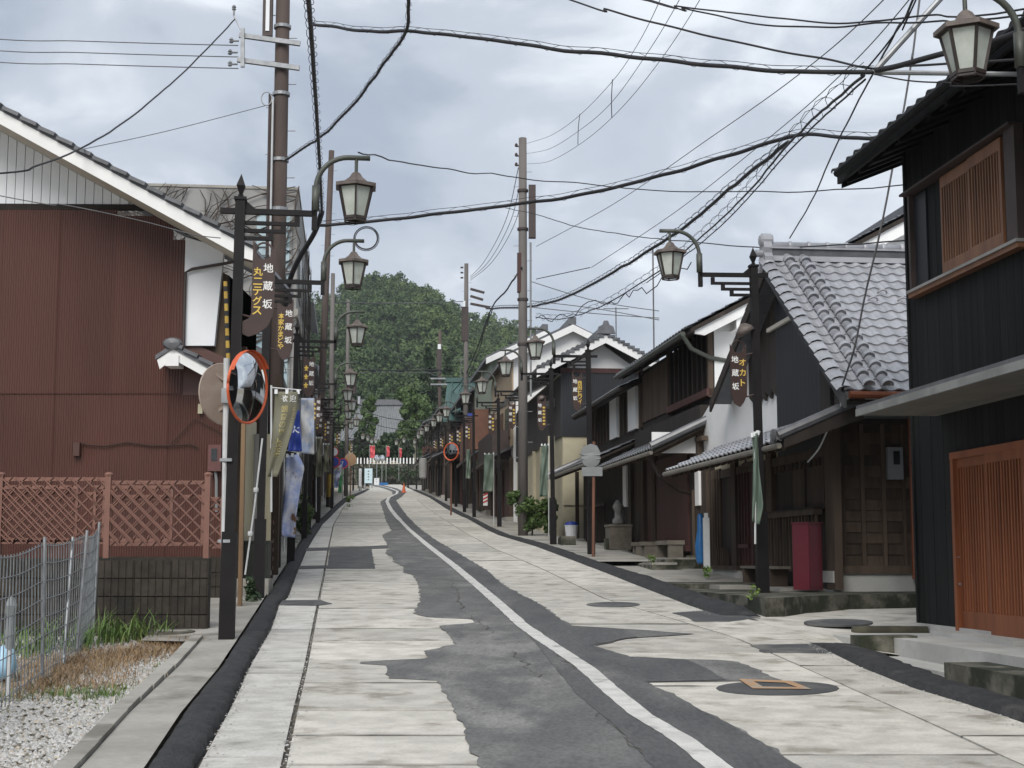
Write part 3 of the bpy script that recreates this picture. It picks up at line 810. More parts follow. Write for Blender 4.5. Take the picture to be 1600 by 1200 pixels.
for i, (p, q) in enumerate(((xb, xa), (xc, xb))):
    yy = .045 + .02 * i
    f = MB().box(p, p + .05, yy, yy + .03, zs + .035, zh).box(q - .045, q, yy, yy + .03, zs + .035, zh).box(p + .05, q - .045, yy, yy + .03, zs + .035, zs + .17).box(p + .05, q - .045, yy, yy + .03, zh - .12, zh).build('window_leaf', M_win, A)
    n = 10
    slats(f, 'slat', M_win, [p + .05 + (k + .7) * (q - p - .095) / (n + .4) for k in range(n)], yy + .006, yy + .026, zs + .17, zh - .12, .024)
    MB().box(p + .04, q - .04, yy - .012, yy - .006, zs + .1, zh - .1).build('pane', M_glass, f)
# pent roof between the storeys
zp = WA.zat(1345, 648, .9); xp = WA.xat(1345, .9)
pr = MB()
pr.prism([(-.0, zp + .34), (.92, zp + .10), (.92, zp + .06), (0, zp + .30)], x_end, xp, 'x')
pr.build('pent_roof', M_tiled, A)
MB().box(x_end, xp + .012, .90, .925, zp - .01, zp + .065).build('fascia', M_fascg, A)
MB().prism([(0.02, zp + .02), (.9, zp + .0), (.9, zp + .02), (.02, zp + .25)], xp - .02, xp + .01, 'x').build('barge_board', M_fascg, A)
n = 7
sb = MB().box(x_end, xp - .02, 0, .118, 0, .012).mesh('soffit_board', M_sofd)
for i in range(n): inst('soffit_board', sb, A, T(0, .05 + i * .121, zp + .0))
# main roof: only the street side slope with its eave row of tiles
pit = .42
Mr = plane_M((x_tip, .62, zt_eave - .03), (-1, 0, 0), (0, -1, pit))
Mr = plane_M((x_tip, .62, zt_eave - .03), (-1, 0, 0), (0, -1, pit))
Ls = (x_tip - x_end)
mbx = tile_mb(.27, .3)
def tile_field_mirror(parent, o, L, tw, tl, nr, m, pit, name='roof_tile', objrows=1, lo=False):
    """tiles on a slope whose eave runs along -x from o, rising towards -y"""
    M = Matrix(((-1, 0, 0, o[0]), (0, -1, 0, o[1]), (0, 0, 1, o[2]), (0, 0, 0, 1)))
    Mx = M @ Matrix.Rotation(math.atan(pit), 4, 'X')
    tile_field(parent, Mx, L, nr * tl, tw, tl, m, objs=(999, objrows), name=name, lo=lo)
tile_field_mirror(A, (x_tip, .66, zt_eave), Ls, .27, .30, 13, M_tiled, pit)
def slope_slab(parent, x0, x1, y_eave, z_eave, depth, pit, th, m, name='roof', sgn=-1):
    """a pitched board: eave at y_eave, rising with depth towards sgn*y"""
    y1 = y_eave + sgn * depth; z1 = z_eave + depth * pit
    return MB().prism([(y_eave, z_eave - th), (y_eave, z_eave), (y1, z1), (y1, z1 - th)], x0, x1, 'x').build(name, m, parent)
slope_slab(A, x_end, x_tip - .02, .60, zt_eave - .0, 4.2, pit, .05, M_black)
slope_slab(A, x_end, x_tip - .45, .46, zt_eave - .05, 1.0, pit, .03, M_black, 'soffit')
MB().prism([(.56, zt_eave - .06), (.56, zt_eave - .17), (-3.6, zt_eave + 1.50), (-3.6, zt_eave + 1.64)], x_tip - .06, x_tip - .03, 'x').build('barge_board', M_black, A)
MB().box(x_end, x_tip - .03, .57, .61, zt_eave - .12, zt_eave - .03).build('eave_board', M_black, A)
rf = MB().beam((0, .56, zt_eave - .11), (0, -.3, zt_eave - .11 + .86 * pit), .06, .08).mesh('rafter', M_black)
for x in np.arange(x_end + .2, x_tip - .1, .42): inst('rafter', rf, A, T(x, 0, 0))
slope_slab(A, x_end, x_tip, -7.8, zt_eave - .0, 4.2, pit, .05, M_tiled, 'roof', sgn=1)
# gutter under the eave
MB().tube([(x_end, .70, zt_eave - .06), (x_tip - .3, .70, zt_eave - .065)], .045, 8).build('gutter', M_black, A)
# stone apron, step and low wall before the door
ap = thing('door_apron', 'pale concrete apron with lower floor and mossy step before the red lattice door', 'steps', WA.o, WA.a)
MB().box(-9, -1.25, .06, .86, -.55, -.02).build('upper_slab', M_concl, ap)
MB().box(-9, -1.5, .86, 1.2, -.75, -.19).build('lower_floor', M_concl, ap)
MB().box(-1.5, -1.25, .62, 1.22, -.6, .0).build('low_wall', M_concd, ap)
MB().box(-1.245, -.05, .06, 1.22, -.6, -.03).build('corner_slab', M_concl, ap)
MB().box(-9, WA.xat(1492, 1.1), .865, 1.24, -.75, -.10).build('mossy_step', M_concd, ap)
lg = MB().tube([(0, 0, 0), (.4, .01, .005), (.80, 0, 0)], .052, 9)
tag(lg.build('log', mat('mossy timber log', (0.045, 0.04, 0.028), (0.08, 0.075, 0.05), 5, .95, bump=.6), None, loc=tuple(at(1332, 986, 15.95)), rz=.02, smooth=True), 'short mossy log lying on the apron at the corner of the black board house', 'log')

# ================================================================ R-B: tiled merchant house (tiles, gable to the street)
X0 = 6.75
YB = 20.7
WB = Wall(X0 + SX * YB, YB, 1.115)
B = thing('tiled_merchant_house', 'dark timber house with silver grey tile roof beyond the side lane', 'house', WB.o, WB.a)
LB = WB.xat(1097)
xe = WB.xat(1324, .35); ze = WB.zat(1324, 612, .35)
xr = WB.xat(1203, .35); zr = WB.zat(1203, 402, .35)
xn = WB.xat(1113, .35); zn = WB.zat(1113, 625, .35)
DB = 9.0
# body: gable prism
ze_w = ze + .0
MB().prism([(0, -.3), (LB, -.3), (LB, zn - .1), (xr, zr - .16), (0.0, ze + (0 - xe) * (zr - ze) / (xr - xe) - .14)], -DB, -.02, 'y').build('wall', M_whitep, B)
# white gable infill stays; dark upright boards on the gable middle
gz0 = WB.zat(1250, 665, .0)
xg0, xg1 = WB.xat(1292), WB.xat(1222)
def roof_z(x): return ze + (x - xe) * (zr - ze) / (xr - xe) if x < xr else zr + (x - xr) * (zn - zr) / (xn - xr)
nb = 12
for i in range(nb):
    a = xg0 + (xg1 - xg0) * i / nb; b = xg0 + (xg1 - xg0) * (i + 1) / nb - .006
    MB().prism([(a, gz0 - .5), (b, gz0 - .5), (b, roof_z(b) - .18), (a, roof_z(a) - .18)], 0, .05, 'y').build('wall_board', M_navy, B)
xg2, xg3 = WB.xat(1222), WB.xat(1178)
for i in range(5):
    a = xg2 + .03 + (xg3 - xg2) * i / 5; b = a + (xg3 - xg2) / 5 - .006
    MB().prism([(a, gz0 + .55), (b, gz0 + .7), (b, roof_z(b) - .18), (a, roof_z(a) - .18)], 0, .04, 'y').build('wall_board', M_dark, B)
MB().box(WB.xat(1308), xg0 - .02, 0, .06, gz0 - .5, WB.zat(1300, 560)).build('post', M_dark, B)
MB().beam((xg1 + .3, .08, WB.zat(1202, 520)), (xg0 + .9, .08, WB.zat(1240, 498)), .05, .06).build('bracket', M_soffit, B)
# roof slopes
sl = math.hypot(xr - xe, zr - ze)
Mr = plane_M((xe, .35, ze + .02), (0, -1, 0), (xr - xe, 0, zr - ze))
# (x of the field runs into the house, y up the slope)
tw, tl = .225, sl / 16
tile_field(B, Mr, 15 * tw, 16 * tl, tw, tl, M_tile, objs=(15, 16))
tile_field(B, Mr @ T(15 * tw, 0, 0), 22 * tw, 16 * tl, tw, tl, M_tile)
Mn = Matrix(((0, 0, 0, xn), (0, -1, 0, .35), (0, 0, 0, zn), (0, 0, 0, 1)))
nd = Vector((xr - xn, 0, zr - zn)).normalized(); nn = Vector((-nd.z * -1, 0, 0))
up = Vector((0, -1, 0)).cross(nd)
if up.z < 0: up = -up
for i in range(3):
    Mn[i][0] = (0, -1, 0)[i]; Mn[i][1] = nd[i]; Mn[i][2] = up[i]
tile_field(B, Mn, 34 * tw, math.hypot(xr - xn, zr - zn), tw, .33, M_tile, lo=True)
MB().prism([(xe, ze - .06), (xr, zr - .07), (xn, zn - .06), (xn, zn - .0), (xr, zr + .01), (xe, ze + .015)], -DB, .33, 'y').build('roof', M_tiled, B)
# verge boards
MB().prism([(xe - .02, ze - .2), (xr, zr - .24), (xr, zr - .05), (xe - .02, ze - .02)], .33, .37, 'y').build('barge_board', mat('weathered barge board', (0.04, 0.045, 0.048), (0.06, 0.062, 0.062), 4, .7, (1, 1, 1), .2), B)
MB().prism([(xn + .02, zn - .2), (xr, zr - .24), (xr, zr - .05), (xn + .02, zn - .02)], .33, .37, 'y').build('barge_board', M_dark, B)
# verge tiles (curved end pieces) and two rows of round cover tiles
vt = MB()
pr = [(0, 0.015), (.08, .018), (.15, -.008), (.185, -.05), (.17, -.055)]
for y, dz in ((0, .03), (tl * 1.03, 0)):
    for a, z in pr: vt.v.append((-a + .06, y, z + dz + .02))
for k in range(len(pr) - 1): vt.f.append((k, k + 1, len(pr) + k + 1, len(pr) + k))
vtm = vt.mesh('verge_tile', M_tile)
bt = MB()
nsg = 8
for y, r, dz in ((0, .078, .032), (.02, .088, .032), (.06, .088, .03), (.07, .074, .027), (tl * 1.0, .068, .0)):
    for k in range(nsg + 1):
        a = PI * k / nsg
        bt.v.append((r * math.cos(a), y, r * math.sin(a) + dz + .012))
for j in range(4):
    for k in range(nsg): bt.f.append((j * (nsg + 1) + k, j * (nsg + 1) + k + 1, (j + 1) * (nsg + 1) + k + 1, (j + 1) * (nsg + 1) + k))
bt.f.append(tuple(range(nsg + 1)))
btm = bt.mesh('cover_tile', M_tile, True)
for r in range(16):
    inst('verge_tile', vtm, B, Mr @ T(.02, r * tl, .015))
    for c in (.32, .32 + 1.12 * tw):
        inst('cover_tile', btm, B, Mr @ T(c, r * tl + R.uniform(-.004, .004), .045))
sg = MB().tube([(.07 * math.cos(a), 0, .07 * math.sin(a) * .8) for a in np.linspace(0, PI, 9)], .016, 5).mesh('snow_guard', M_tile, True)
for r, cs in ((4, (6.5, 8.5, 10.5)), (5, (5.5, 7.5, 9.5, 11.5)), (9, (6.5, 8.5, 10.5)), (10, (5.5, 7.5, 9.5, 11.5))):
    for c in cs: inst('snow_guard', sg, B, Mr @ T(c * tw, (15 - r) * tl + .06, .045))
# ridge: stacked flat courses, round cap, end ornament
rid = MB().box(xr - .14, xr + .14, -DB, .30, zr - .02, zr + .06).build('ridge', M_tile, B)
MB().box(xr - .12, xr + .12, -DB, .30, zr + .065, zr + .17).build('ridge_course', M_tiled, rid)
MB().box(xr - .15, xr + .15, -DB, .30, zr + .172, zr + .20).build('ridge_course', M_tile, rid)
cap = MB()
cap.lathe([(.075, 0), (.085, .01), (.085, .05), (.07, .06), (.07, .30)], 10)
cap.tf(Matrix.Rotation(PI / 2, 4, 'X'))
cm = cap.mesh('ridge_cap', M_tile, True)
for k in range(30): inst('ridge_cap', cm, rid, T(xr, .28 - k * .3, zr + .235))
oni = MB()
drum = MB().lathe([(0, 0), (.15, 0), (.17, .03), (.17, .20), (.12, .24), (0, .25)], 14); drum.tf(Matrix.Rotation(-PI / 2, 4, 'X')); drum.tf(T(0, -.08, .44)); oni.add(drum.v, drum.f)
drum = MB().lathe([(0, 0), (.08, 0), (.09, .03), (.09, .26), (0, .27)], 12); drum.tf(Matrix.Rotation(-PI / 2, 4, 'X')); drum.tf(T(0, -.02, .13)); oni.add(drum.v, drum.f)
oni.prism([(-.24, -.10), (.24, -.10), (.25, .02), (.17, .12), (.2, .24), (.14, .44), (-.14, .44), (-.2, .24), (-.17, .12), (-.25, .02)], -.04, .12, 'y')
oni.tf(T(xr, .30, zr + .03) @ Matrix.Diagonal((.72, .8, .66, 1)))
oni.build('ridge_end_tile', M_tile, B)
sc = MB().lathe([(0, 0), (.075, 0), (.085, .04), (.06, .12), (0, .13)], 10); sc.tf(Matrix.Rotation(-PI / 2, 4, 'X')); sc.tf(T(xr - .12, .3, zr - .1))
sc.build('ridge_scroll', M_tile, B)
sc = MB().lathe([(0, 0), (.075, 0), (.085, .04), (.06, .12), (0, .13)], 10); sc.tf(Matrix.Rotation(-PI / 2, 4, 'X')); sc.tf(T(xr + .12, .3, zr - .1))
sc.build('ridge_scroll', M_tile, B)

# pent roof over the shop front
def pent(Bp, W, x0, x1, off, z_e, rise, m=M_tiled, obj=True, tw=.25, back=0.0, white=False):
    n = int(round((x1 - x0) / tw))
    M = Matrix(((-1, 0, 0, x1), (0, -1, 0, off), (0, 0, 1, z_e), (0, 0, 0, 1)))
    p = rise / (off - back)
    Mx = M @ Matrix.Rotation(math.atan(p), 4, 'X')
    tile_field(Bp, Mx, x1 - x0, math.hypot(off - back, rise), tw, .26, m, objs=(999, 1 if obj else 0), name='pent_tile', lo=not obj)
    o = MB().prism([(off - .03, z_e - .07), (off - .03, z_e - .01), (back, z_e + rise - .02), (back, z_e + rise - .08)], x0, x1, 'x').build('pent_roof', M_dark, Bp)
    MB().tube([(x0, off + .04, z_e - .07), (x1, off + .04, z_e - .05)], .04, 7).build('gutter', mat('pale worn gutter', (0.20, 0.185, 0.16), (0.15, 0.135, 0.115), 5, .7, bump=.2), Bp)
    ra = MB().beam((0, off - .05, z_e - .1), (0, back, z_e + rise - .11), .045, .055).mesh('rafter', M_brown)
    for x in np.arange(x0 + .15, x1, .36): inst('rafter', ra, Bp, T(x, 0, 0))
    return o
zpe = WB.zat(1222, 688, 1.1); xpe = WB.xat(1224, 1.1); xpn = WB.xat(1042, 1.1)
pent(B, WB, xpe, xpn, 1.1, zpe, .48, M_tile)
for (px, py) in ((xpe, 0),):
    MB().tube([(px - .02, 1.16, zpe + .06), (px - .02, .0, zpe + .56)], .07, 9).build('verge_roll', M_tiled, B)
    MB().prism([(1.08, zpe - .1), (1.08, zpe + .02), (0, zpe + .5), (0, zpe + .3)], px - .05, px - .01, 'x').build('barge_board', M_dark, B)
    s2 = MB().lathe([(0, 0), (.09, 0), (.1, .03), (.03, .05), (0, .04)], 12); s2.tf(Matrix.Rotation(-PI / 2, 4, 'X')); s2.tf(T(px - .02, 1.2, zpe + .05)); s2.build('end_roll', M_tiled, B)
# ground floor front (parts on and in front of the wall plane)
zt = zpe + .28
MB().box(.02, LB, -.03, .0, 0, zt).build('wall_front', M_dark, B)
zc0, zc1 = WB.zat(1250, 700), WB.zat(1250, 683)
for a, b in ((1292, 1262), (1259, 1217), (1213, 1170), (1166, 1120)):
    MB().box(WB.xat(a), WB.xat(b), .0, .02, zc0 - .06, zc1).build('plaster_panel', M_cream, B)
def bx(W, par, name, m, ua, ub, va, vb, y0, y1, uref=None):
    xs = sorted((W.xat(ua, y1), W.xat(ub, y1)))
    zs = sorted((W.zat(uref or (ua + ub) / 2, va, y1), W.zat(uref or (ua + ub) / 2, vb, y1)))
    return MB().box(xs[0], xs[1], y0, y1, zs[0], zs[1]).build(name, m, par)
for ua, ub in ((1313, 1299), (1214, 1206), (1157, 1150), (1110, 1100)):
    xs = sorted((WB.xat(ua), WB.xat(ub)))
    MB().box(xs[0], xs[1], -.02, .09, 0, zt).build('post', M_brown, B)
MB().box(0, LB, .0, .07, WB.zat(1250, 722), WB.zat(1250, 708)).build('lintel', M_brown, B)
# lattice window right of the door, rail below
bx(WB, B, 'window_panel', M_brown, 1288, 1262, 800, 728, .0, .03)
bx(WB, B, 'window_panel', M_brown, 1258, 1240, 800, 728, .0, .03)
z1, z2 = WB.zat(1250, 800), WB.zat(1250, 722)
slats(B, 'slat', M_brown, list(np.linspace(WB.xat(1296), WB.xat(1220), 12)), .05, .08, z2 - .12 if z2 > z1 else z1, z2, .03)
slats(B, 'slat', M_brown, list(np.linspace(WB.xat(1296), WB.xat(1220), 16)), .18, .21, WB.zat(1250, 893), WB.zat(1250, 806), .035)
MB().box(WB.xat(1298), WB.xat(1217), .12, .25, WB.zat(1250, 808), WB.zat(1250, 799)).build('rail', M_brown, B)
MB().box(WB.xat(1298), WB.xat(1217), .02, .25, WB.zat(1250, 800), WB.zat(1250, 797)).build('sill', M_dark, B)
# sliding doors
slats(B, 'slat', M_brown, list(np.linspace(WB.xat(1213), WB.xat(1196), 5)), .04, .08, .1, WB.zat(1205, 722), .04)
bx(WB, B, 'door', M_maroon, 1176, 1160, 905, 722, .0, .05)
slats(B, 'slat', M_maroon, list(np.linspace(WB.xat(1175), WB.xat(1161), 4)), .05, .08, .15, WB.zat(1168, 730), .03)
MB().box(WB.xat(1176), WB.xat(1160), .05, .09, WB.zat(1168, 856), WB.zat(1168, 850)).build('rail', M_maroon, B)
slats(B, 'slat', M_brown, list(np.linspace(WB.xat(1132), WB.xat(1112), 6)), .05, .09, .28, WB.zat(1120, 735), .045)
slats(B, 'slat', M_brown, list(np.linspace(WB.xat(1148), WB.xat(1131), 6)), .12, .15, .3, WB.zat(1140, 856), .035)
bx(WB, B, 'sill', M_brown, 1148, 1110, 890, 884, .0, .2)
bx(WB, B, 'plinth', M_concl, 1151, 1108, 908, 889, -.02, .16)
bx(WB, B, 'plinth', M_concl, 1300, 1281, 910, 892, -.02, .1)
# wall to the side lane
MB().box(-.025, 0, -DB, -.0, 0, ze).build('side_wall', M_brown, B)
# lane wall is the plane x = 0 in local space; measure on it
WL = Wall(WB.o.x, WB.o.y, WB.o.z)
WL.a = WB.a - PI / 2
WL.d = -WB.n; WL.n = WB.d
def lx(u): return WL.hit(u, 800)[0]
def lz(u, v): return WL.hit(u, v)[1]
zb0, zb1 = lz(1370, 884), lz(1370, 660)
for (ua, ub) in ((1318, 1343), (1349, 1376), (1382, 1408), (1412, 1440), (1444, 1475)):
    a, b = lx(ua), lx(ub)
    nbd = 13
    for i in range(nbd):
        z = zb0 + (zb1 - zb0) * i / nbd; h = (zb1 - zb0) / nbd
        MB().prism([(-.002, z), (-.05, z), (-.03, z + h * 1.05), (-.0, z + h * 1.05)], -a, -b, 'y').build('lap_board', M_brown, B)
for (ua, ub) in ((1299, 1318), (1343, 1349), (1376, 1382), (1408, 1413), (1440, 1444)):
    MB().box(-.085, 0, -lx(ub), -lx(ua), zb0 - .02, zb1).build('post', M_brown, B)
MB().box(-.1, 0, -DB, -lx(1297), zb0 - .11, zb0 - .0).build('sill_beam', M_brown, B)
MB().box(-.06, 0, -DB, -lx(1299), -.1, zb0 - .11).build('plinth', M_concl, B)
MB().box(-.07, 0, -DB, 0, zb1, lz(1370, 640)).build('plaster_band', M_fascg, B)
MB().box(-.12, 0, -DB, 0, zb1 - .03, zb1 + .04).build('lintel', M_dark, B)
mt = MB().box(-.16, -.085, -lx(1407), -lx(1383), lz(1395, 750), lz(1395, 700)).build('electric_meter', M_grey, B)
MB().box(-.166, -.16, -lx(1402), -lx(1392), lz(1395, 727), lz(1395, 706)).build('meter_window', M_glass, mt)
MB().tube([(-.13, -lx(1420), lz(1420, 905)), (-.13, -lx(1420), lz(1420, 655))], .028, 8).build('downpipe', M_copper, B)
MB().tube([(xe - .05, .3, ze - .03), (xe - .05, -DB, ze - .03)], .05, 8).build('gutter', M_copper, B)
MB().box(xe + .02, xe + .9, -DB, .25, ze - .12, ze - .08).build('soffit', M_dark, B)

# terrace before it: mossy retaining wall following kerb and lane
def terr(px, ztop, name, m, label, cat, zb=-.4):
    P = [gp(u, v) for u, v in px]
    mb = MB(); n = len(P); c = P[0]
    mb.v = [(p.x - c.x, p.y - c.y, ztop - c.z) for p in P] + [(p.x - c.x, p.y - c.y, min(q.z for q in P) + zb - c.z) for p in P]
    mb.f = [tuple(range(n)), tuple(range(2 * n - 1, n - 1, -1))] + [(i, (i + 1) % n, (i + 1) % n + n, i + n) for i in range(n)]
    me = mb.mesh(name, m); bm_fix(me)
    o = bpy.data.objects.new(name, me); COL.objects.link(o); o.location = c
    return tag(o, label, cat) if label else o
def loc_px(W, pts, z):
    return [W.o + W.d * a + W.n * b for a, b in pts]
TR = thing('front_terrace', 'mossy concrete terrace with retaining wall under the tiled merchant house', 'terrace', WB.o, WB.a)
def KO(Y): return kerb_out(Y)
def to_loc(W, X, Y):
    q = Vector((X, Y, 0)) - Vector((W.o.x, W.o.y, 0)); return q.dot(W.d), q.dot(W.n)
poly = [to_loc(WB, KO(Y) + .02, Y) for Y in (17.45, 18.2, 19.5, 21, 22.6)]
far = [to_loc(WB, KO(Y) + .02, Y) for Y in (22.6, 24, 25.6, 27.7)]
lane = [to_loc(WB, *p) for p in ((3.2, 17.6), (3.6, 18.3), (4.3, 19.0), (5.6, 19.35), (8.5, 19.6), (12, 19.9), (12, 21))]
for nm, pl, z0, z1, m in (('retaining_wall', [poly[0]] + poly[1:] + [(poly[-1][0], 0), (.0, 0)] + [(.0, -3)] + lane[::-1][1:], -1.0, -.03, M_concd), ('upper_terrace', far + [(far[-1][0], 0), (far[0][0], 0)], -.6, .045, M_concd)):
    mb = MB().prism(pl, z0, z1, 'z'); me = mb.mesh(nm, m); bm_fix(me)
    o = bpy.data.objects.new(nm, me); COL.objects.link(o); o.parent = TR
MB().box(.1, 5.6, .1, .75, -.03, .012).build('paving', M_conc, TR)
MB().box(1.5, 3.2, .75, 1.25, -.03, .03).build('paving', M_conc, TR)

# red cabinet
q = WB.o + WB.d * WB.xat(1260, .45) + WB.n * .45
q.z = WB.o.z
cb = thing('red_cabinet', 'tall dark red steel cabinet standing against the lattice of the merchant house', 'cabinet', q, WB.a + .62)
MB().box(-.135, .135, -.15, .15, .0, .9).build('body', M_redbox, cb)
MB().box(-.15, .15, -.165, .165, .9, .92).build('lid', M_redbox, cb)
MB().box(.135, .141, -.13, .13, .04, .87).build('door_panel', M_redbox, cb)
MB().box(-.141, -.135, -.13, .13, .04, .87).build('door_panel', M_redbox, cb)
# bench of planks
q = WB.o + WB.d * WB.xat(1190, .4) + WB.n * .4
bn = thing('plank_bench', 'low weathered plank bench by the sliding door of the tiled merchant house', 'bench', q, WB.a)
bl = MB().box(-1.0, .8, -.14, -.005, .27, .31).mesh('plank', M_stone); inst('plank', bl, bn, T(0, 0, 0)); inst('plank', bl, bn, T(0, .145, 0))
for x in (-.85, .6): MB().box(x, x + .09, -.13, .13, 0, .27).build('leg', M_brown, bn)

# ================================================================ R-C: red shutter house
YC = 28.4
WC = Wall(X0 + SX * YC, YC, g(YC) + .12)
C_ = thing('red_shutter_house', 'two-storey timber house with white gable wall and red brown shutters, beyond the tiled house', 'house', WC.o, WC.a)
LC = WC.xat(993)
up_y = -.3                                 # the upper storey stands back
zE = WC.zat(1080, 512, .28); xE0 = WC.xat(1085, .28); xE1 = WC.xat(966, .28)
LCu = 7.0
pc = .53; DC = 9.6
MB().box(0, LCu, -9.0, up_y, -.2, zE + .05).prism([(up_y, zE + .04), (-DC / 2, zE + .04 + (DC / 2) * pc - .1), (-9.3, zE + .04)], 0, LCu, 'x').build('wall', M_whitep, C_)
MB().box(0.01, LC, up_y, 0, -.2, WC.zat(1060, 662) + .2).build('lower_wall', M_dark, C_)
for sgn, ys in ((-1, .28), (1, .28 - DC - .5)):
    slope_slab(C_, -.55, LCu + .1, ys, zE, (DC + .5) / 2, pc, .09, M_dark, 'roof', sgn)
Lr = (LCu + .65)
M = Matrix(((-1, 0, 0, LCu + .1), (0, -1, 0, .34), (0, 0, 1, zE + .0), (0, 0, 0, 1))) @ Matrix.Rotation(math.atan(pc), 4, 'X')
tile_field(C_, M, Lr, 5.75, .26, .3, M_tiled, objs=(999, 1), name='eave_tile', lo=True)
MB().box(-.55, LCu, -DC / 2 - .1, -DC / 2 + .14, zE + DC / 2 * pc, zE + DC / 2 * pc + .38).build('ridge', M_tiled, C_)
MB().prism([(.2, zE - .1), (.2, zE + .0), (-DC / 2 + .0, zE + (DC / 2 + .2) * pc), (-DC / 2, zE + (DC / 2 + .2) * pc - .32), (-.0, zE - .13)], -.50, -.44, 'x').build('barge_board', M_whitep, C_)
MB().prism([(-DC, zE - .1), (-DC, zE + .0), (-DC / 2 - .01, zE + (DC / 2 + .2) * pc), (-DC / 2 - .01, zE + (DC / 2 + .2) * pc - .32)], -.50, -.44, 'x').build('barge_board', M_whitep, C_)
for yy in (-.75, -2.9, -7.0): MB().box(-.46, 0, yy - .12, yy + .12, zE + (-yy) * pc - .38, zE + (-yy) * pc - .1).build('purlin_end', M_whitep, C_)
raf = MB().beam((0, .22, zE - .06), (0, up_y - .1, zE - .06 + .62 * pc), .05, .06).mesh('rafter', M_dark)
for x in np.arange(.1, LCu, .38): inst('rafter', raf, C_, T(x, 0, 0))
MB().tube([(-.3, .38, zE - .08), (LCu, .38, zE - .05)], .05, 8).build('gutter', M_olive, C_)
MB().tube([(-.25, .38, zE - .1), (-.2, .2, zE - .35), (-.05, -.2, zE - .5), (0, -.55, zE - .55)], .045, 8).build('downpipe', M_olive, C_)
# upper front: panels and bars
zu0 = WC.zat(1060, 652, up_y) + .1; zu1 = zE + .1
MB().box(0.0, LCu, up_y, up_y + .03, zu0 - .2, zu1).build('upper_boarding', M_dark, C_)
MB().box(LCu * .56, LCu * .98, up_y + .03, up_y + .06, zu0 + .1, zu1 - .1).build('upper_panel', M_brown, C_)
for x in np.linspace(.15, LCu * .5, 9): MB().box(x, x + .07, up_y + .03, up_y + .1, zu0 + .15, zu1).build('window_bar', M_dark, C_)
MB().box(0, LCu * .53, up_y + .03, up_y + .16, zu0 + .02, zu0 + .16).build('sill', M_maroon, C_)
for x in (0.0, LCu * .53, LCu - .12): MB().box(x, x + .12, up_y + .03, up_y + .12, zu0, zu1).build('post', M_brown, C_)
# pent roof
zq = WC.zat(1033, 697, 1.0)
pent(C_, WC, -.35, LCu + .2, 1.0, zq, .62, M_tiled, back=-.28)
MB().tube([(-.37, 1.05, zq + .05), (-.37, -.28, zq + .68)], .08, 9).build('verge_roll', M_tiled, C_)
MB().box(-.02, .03, -.3, .95, zq - .05, zq + .35).build('side_board', M_whitep, C_)
# ground floor
MB().box(.02, LC, 0, .03, 0, zq + .3).build('wall_front', M_dark, C_)
for (ua, ub) in ((1100, 1093), (1030, 1026), (1012, 1007), (992, 988)):
    xs = sorted((WC.xat(ua), WC.xat(ub))); MB().box(xs[0], xs[1], 0, .1, 0, zq + .35).build('post', M_brown, C_)
xs0, xs1 = WC.xat(1080), WC.xat(1031)
nb = 10
for i in range(nb):
    a = xs0 + (xs1 - xs0) * i / nb
    MB().box(a, a + (xs1 - xs0) / nb - .008, .03, .07, WC.zat(1056, 858), WC.zat(1056, 712)).build('shutter_board', M_maroon, C_)
MB().box(xs0 - .05, xs1 + .05, .03, .13, WC.zat(1056, 862), WC.zat(1056, 852)).build('rail', M_maroon, C_)
bx(WC, C_, 'door', M_maroon, 1026, 1012, 868, 712, .03, .06)
bx(WC, C_, 'door', M_brown, 1007, 994, 868, 712, .03, .06)
bx(WC, C_, 'lintel', M_brown, 1098, 990, 706, 700, .0, .12, uref=1040)
bx(WC, C_, 'plaster_panel', M_whitep, 1092, 1086, 790, 732, .03, .14)
MB().tube([(.02, 1.0, zq - .1), (.06, .8, zq - .5), (.4, .35, zq - .75), (.5, .1, zq - .8)], .035, 7).build('downpipe', M_dark, C_)
MB().tube([(.08, .13, 0), (.08, .13, zq - .75)], .035, 7).build('downpipe', M_brown, C_)
MB().box(0, LC, .0, .3, -.3, .05).build('plinth', M_concd, C_)
# stone steps and stools in front
def at_wall(W, u, y, z=0.0):
    return W.o + W.d * W.xat(u, y) + W.n * y + Vector((0, 0, z))
for k, (u, lb) in enumerate(((1046, 'long grey stone bench nearest the blue cover before the red shutters'), (1014, 'middle square stone stool before the red shutters'), (1001, 'square stone stool nearest the stone trough'))):
    q = at_wall(WC, u, .5, -.02)
    s = thing('stone_bench', lb, 'bench', q, WC.a, 'stone seats before the red shutters')
    w = .55 if k == 0 else .22
    MB().box(-w, w, -.17, .17, .28, .36).build('seat', M_stone, s)
    for x in (-w + .02, w - .12): MB().box(x, x + .1, -.14, .14, 0, .28).build('leg', M_stone, s)
ST = thing('stone_steps', 'broken mossy stone steps between the kerb and the red shutter house', 'steps', WC.o, WC.a)
MB().box(-.6, 2.6, .55, 1.1, -.7, -.12).build('lower_step', M_concd, ST)
MB().box(-.3, 5.0, .05, .72, -.5, -.02).build('upper_step', M_concd, ST)
for x0, x1 in ((-.5, .4), (.43, 1.35), (1.38, 2.5)): MB().box(x0, x1, .60, 1.08, -.12, -.085 + R.uniform(-.01, .01)).build('paving_stone', M_conc, ST)
for x0, x1 in ((-.2, 1.0), (1.05, 2.2), (2.25, 3.6)): MB().box(x0, x1, .1, .70, -.02, .02 + R.uniform(-.01, .01)).build('paving_stone', M_conc, ST)
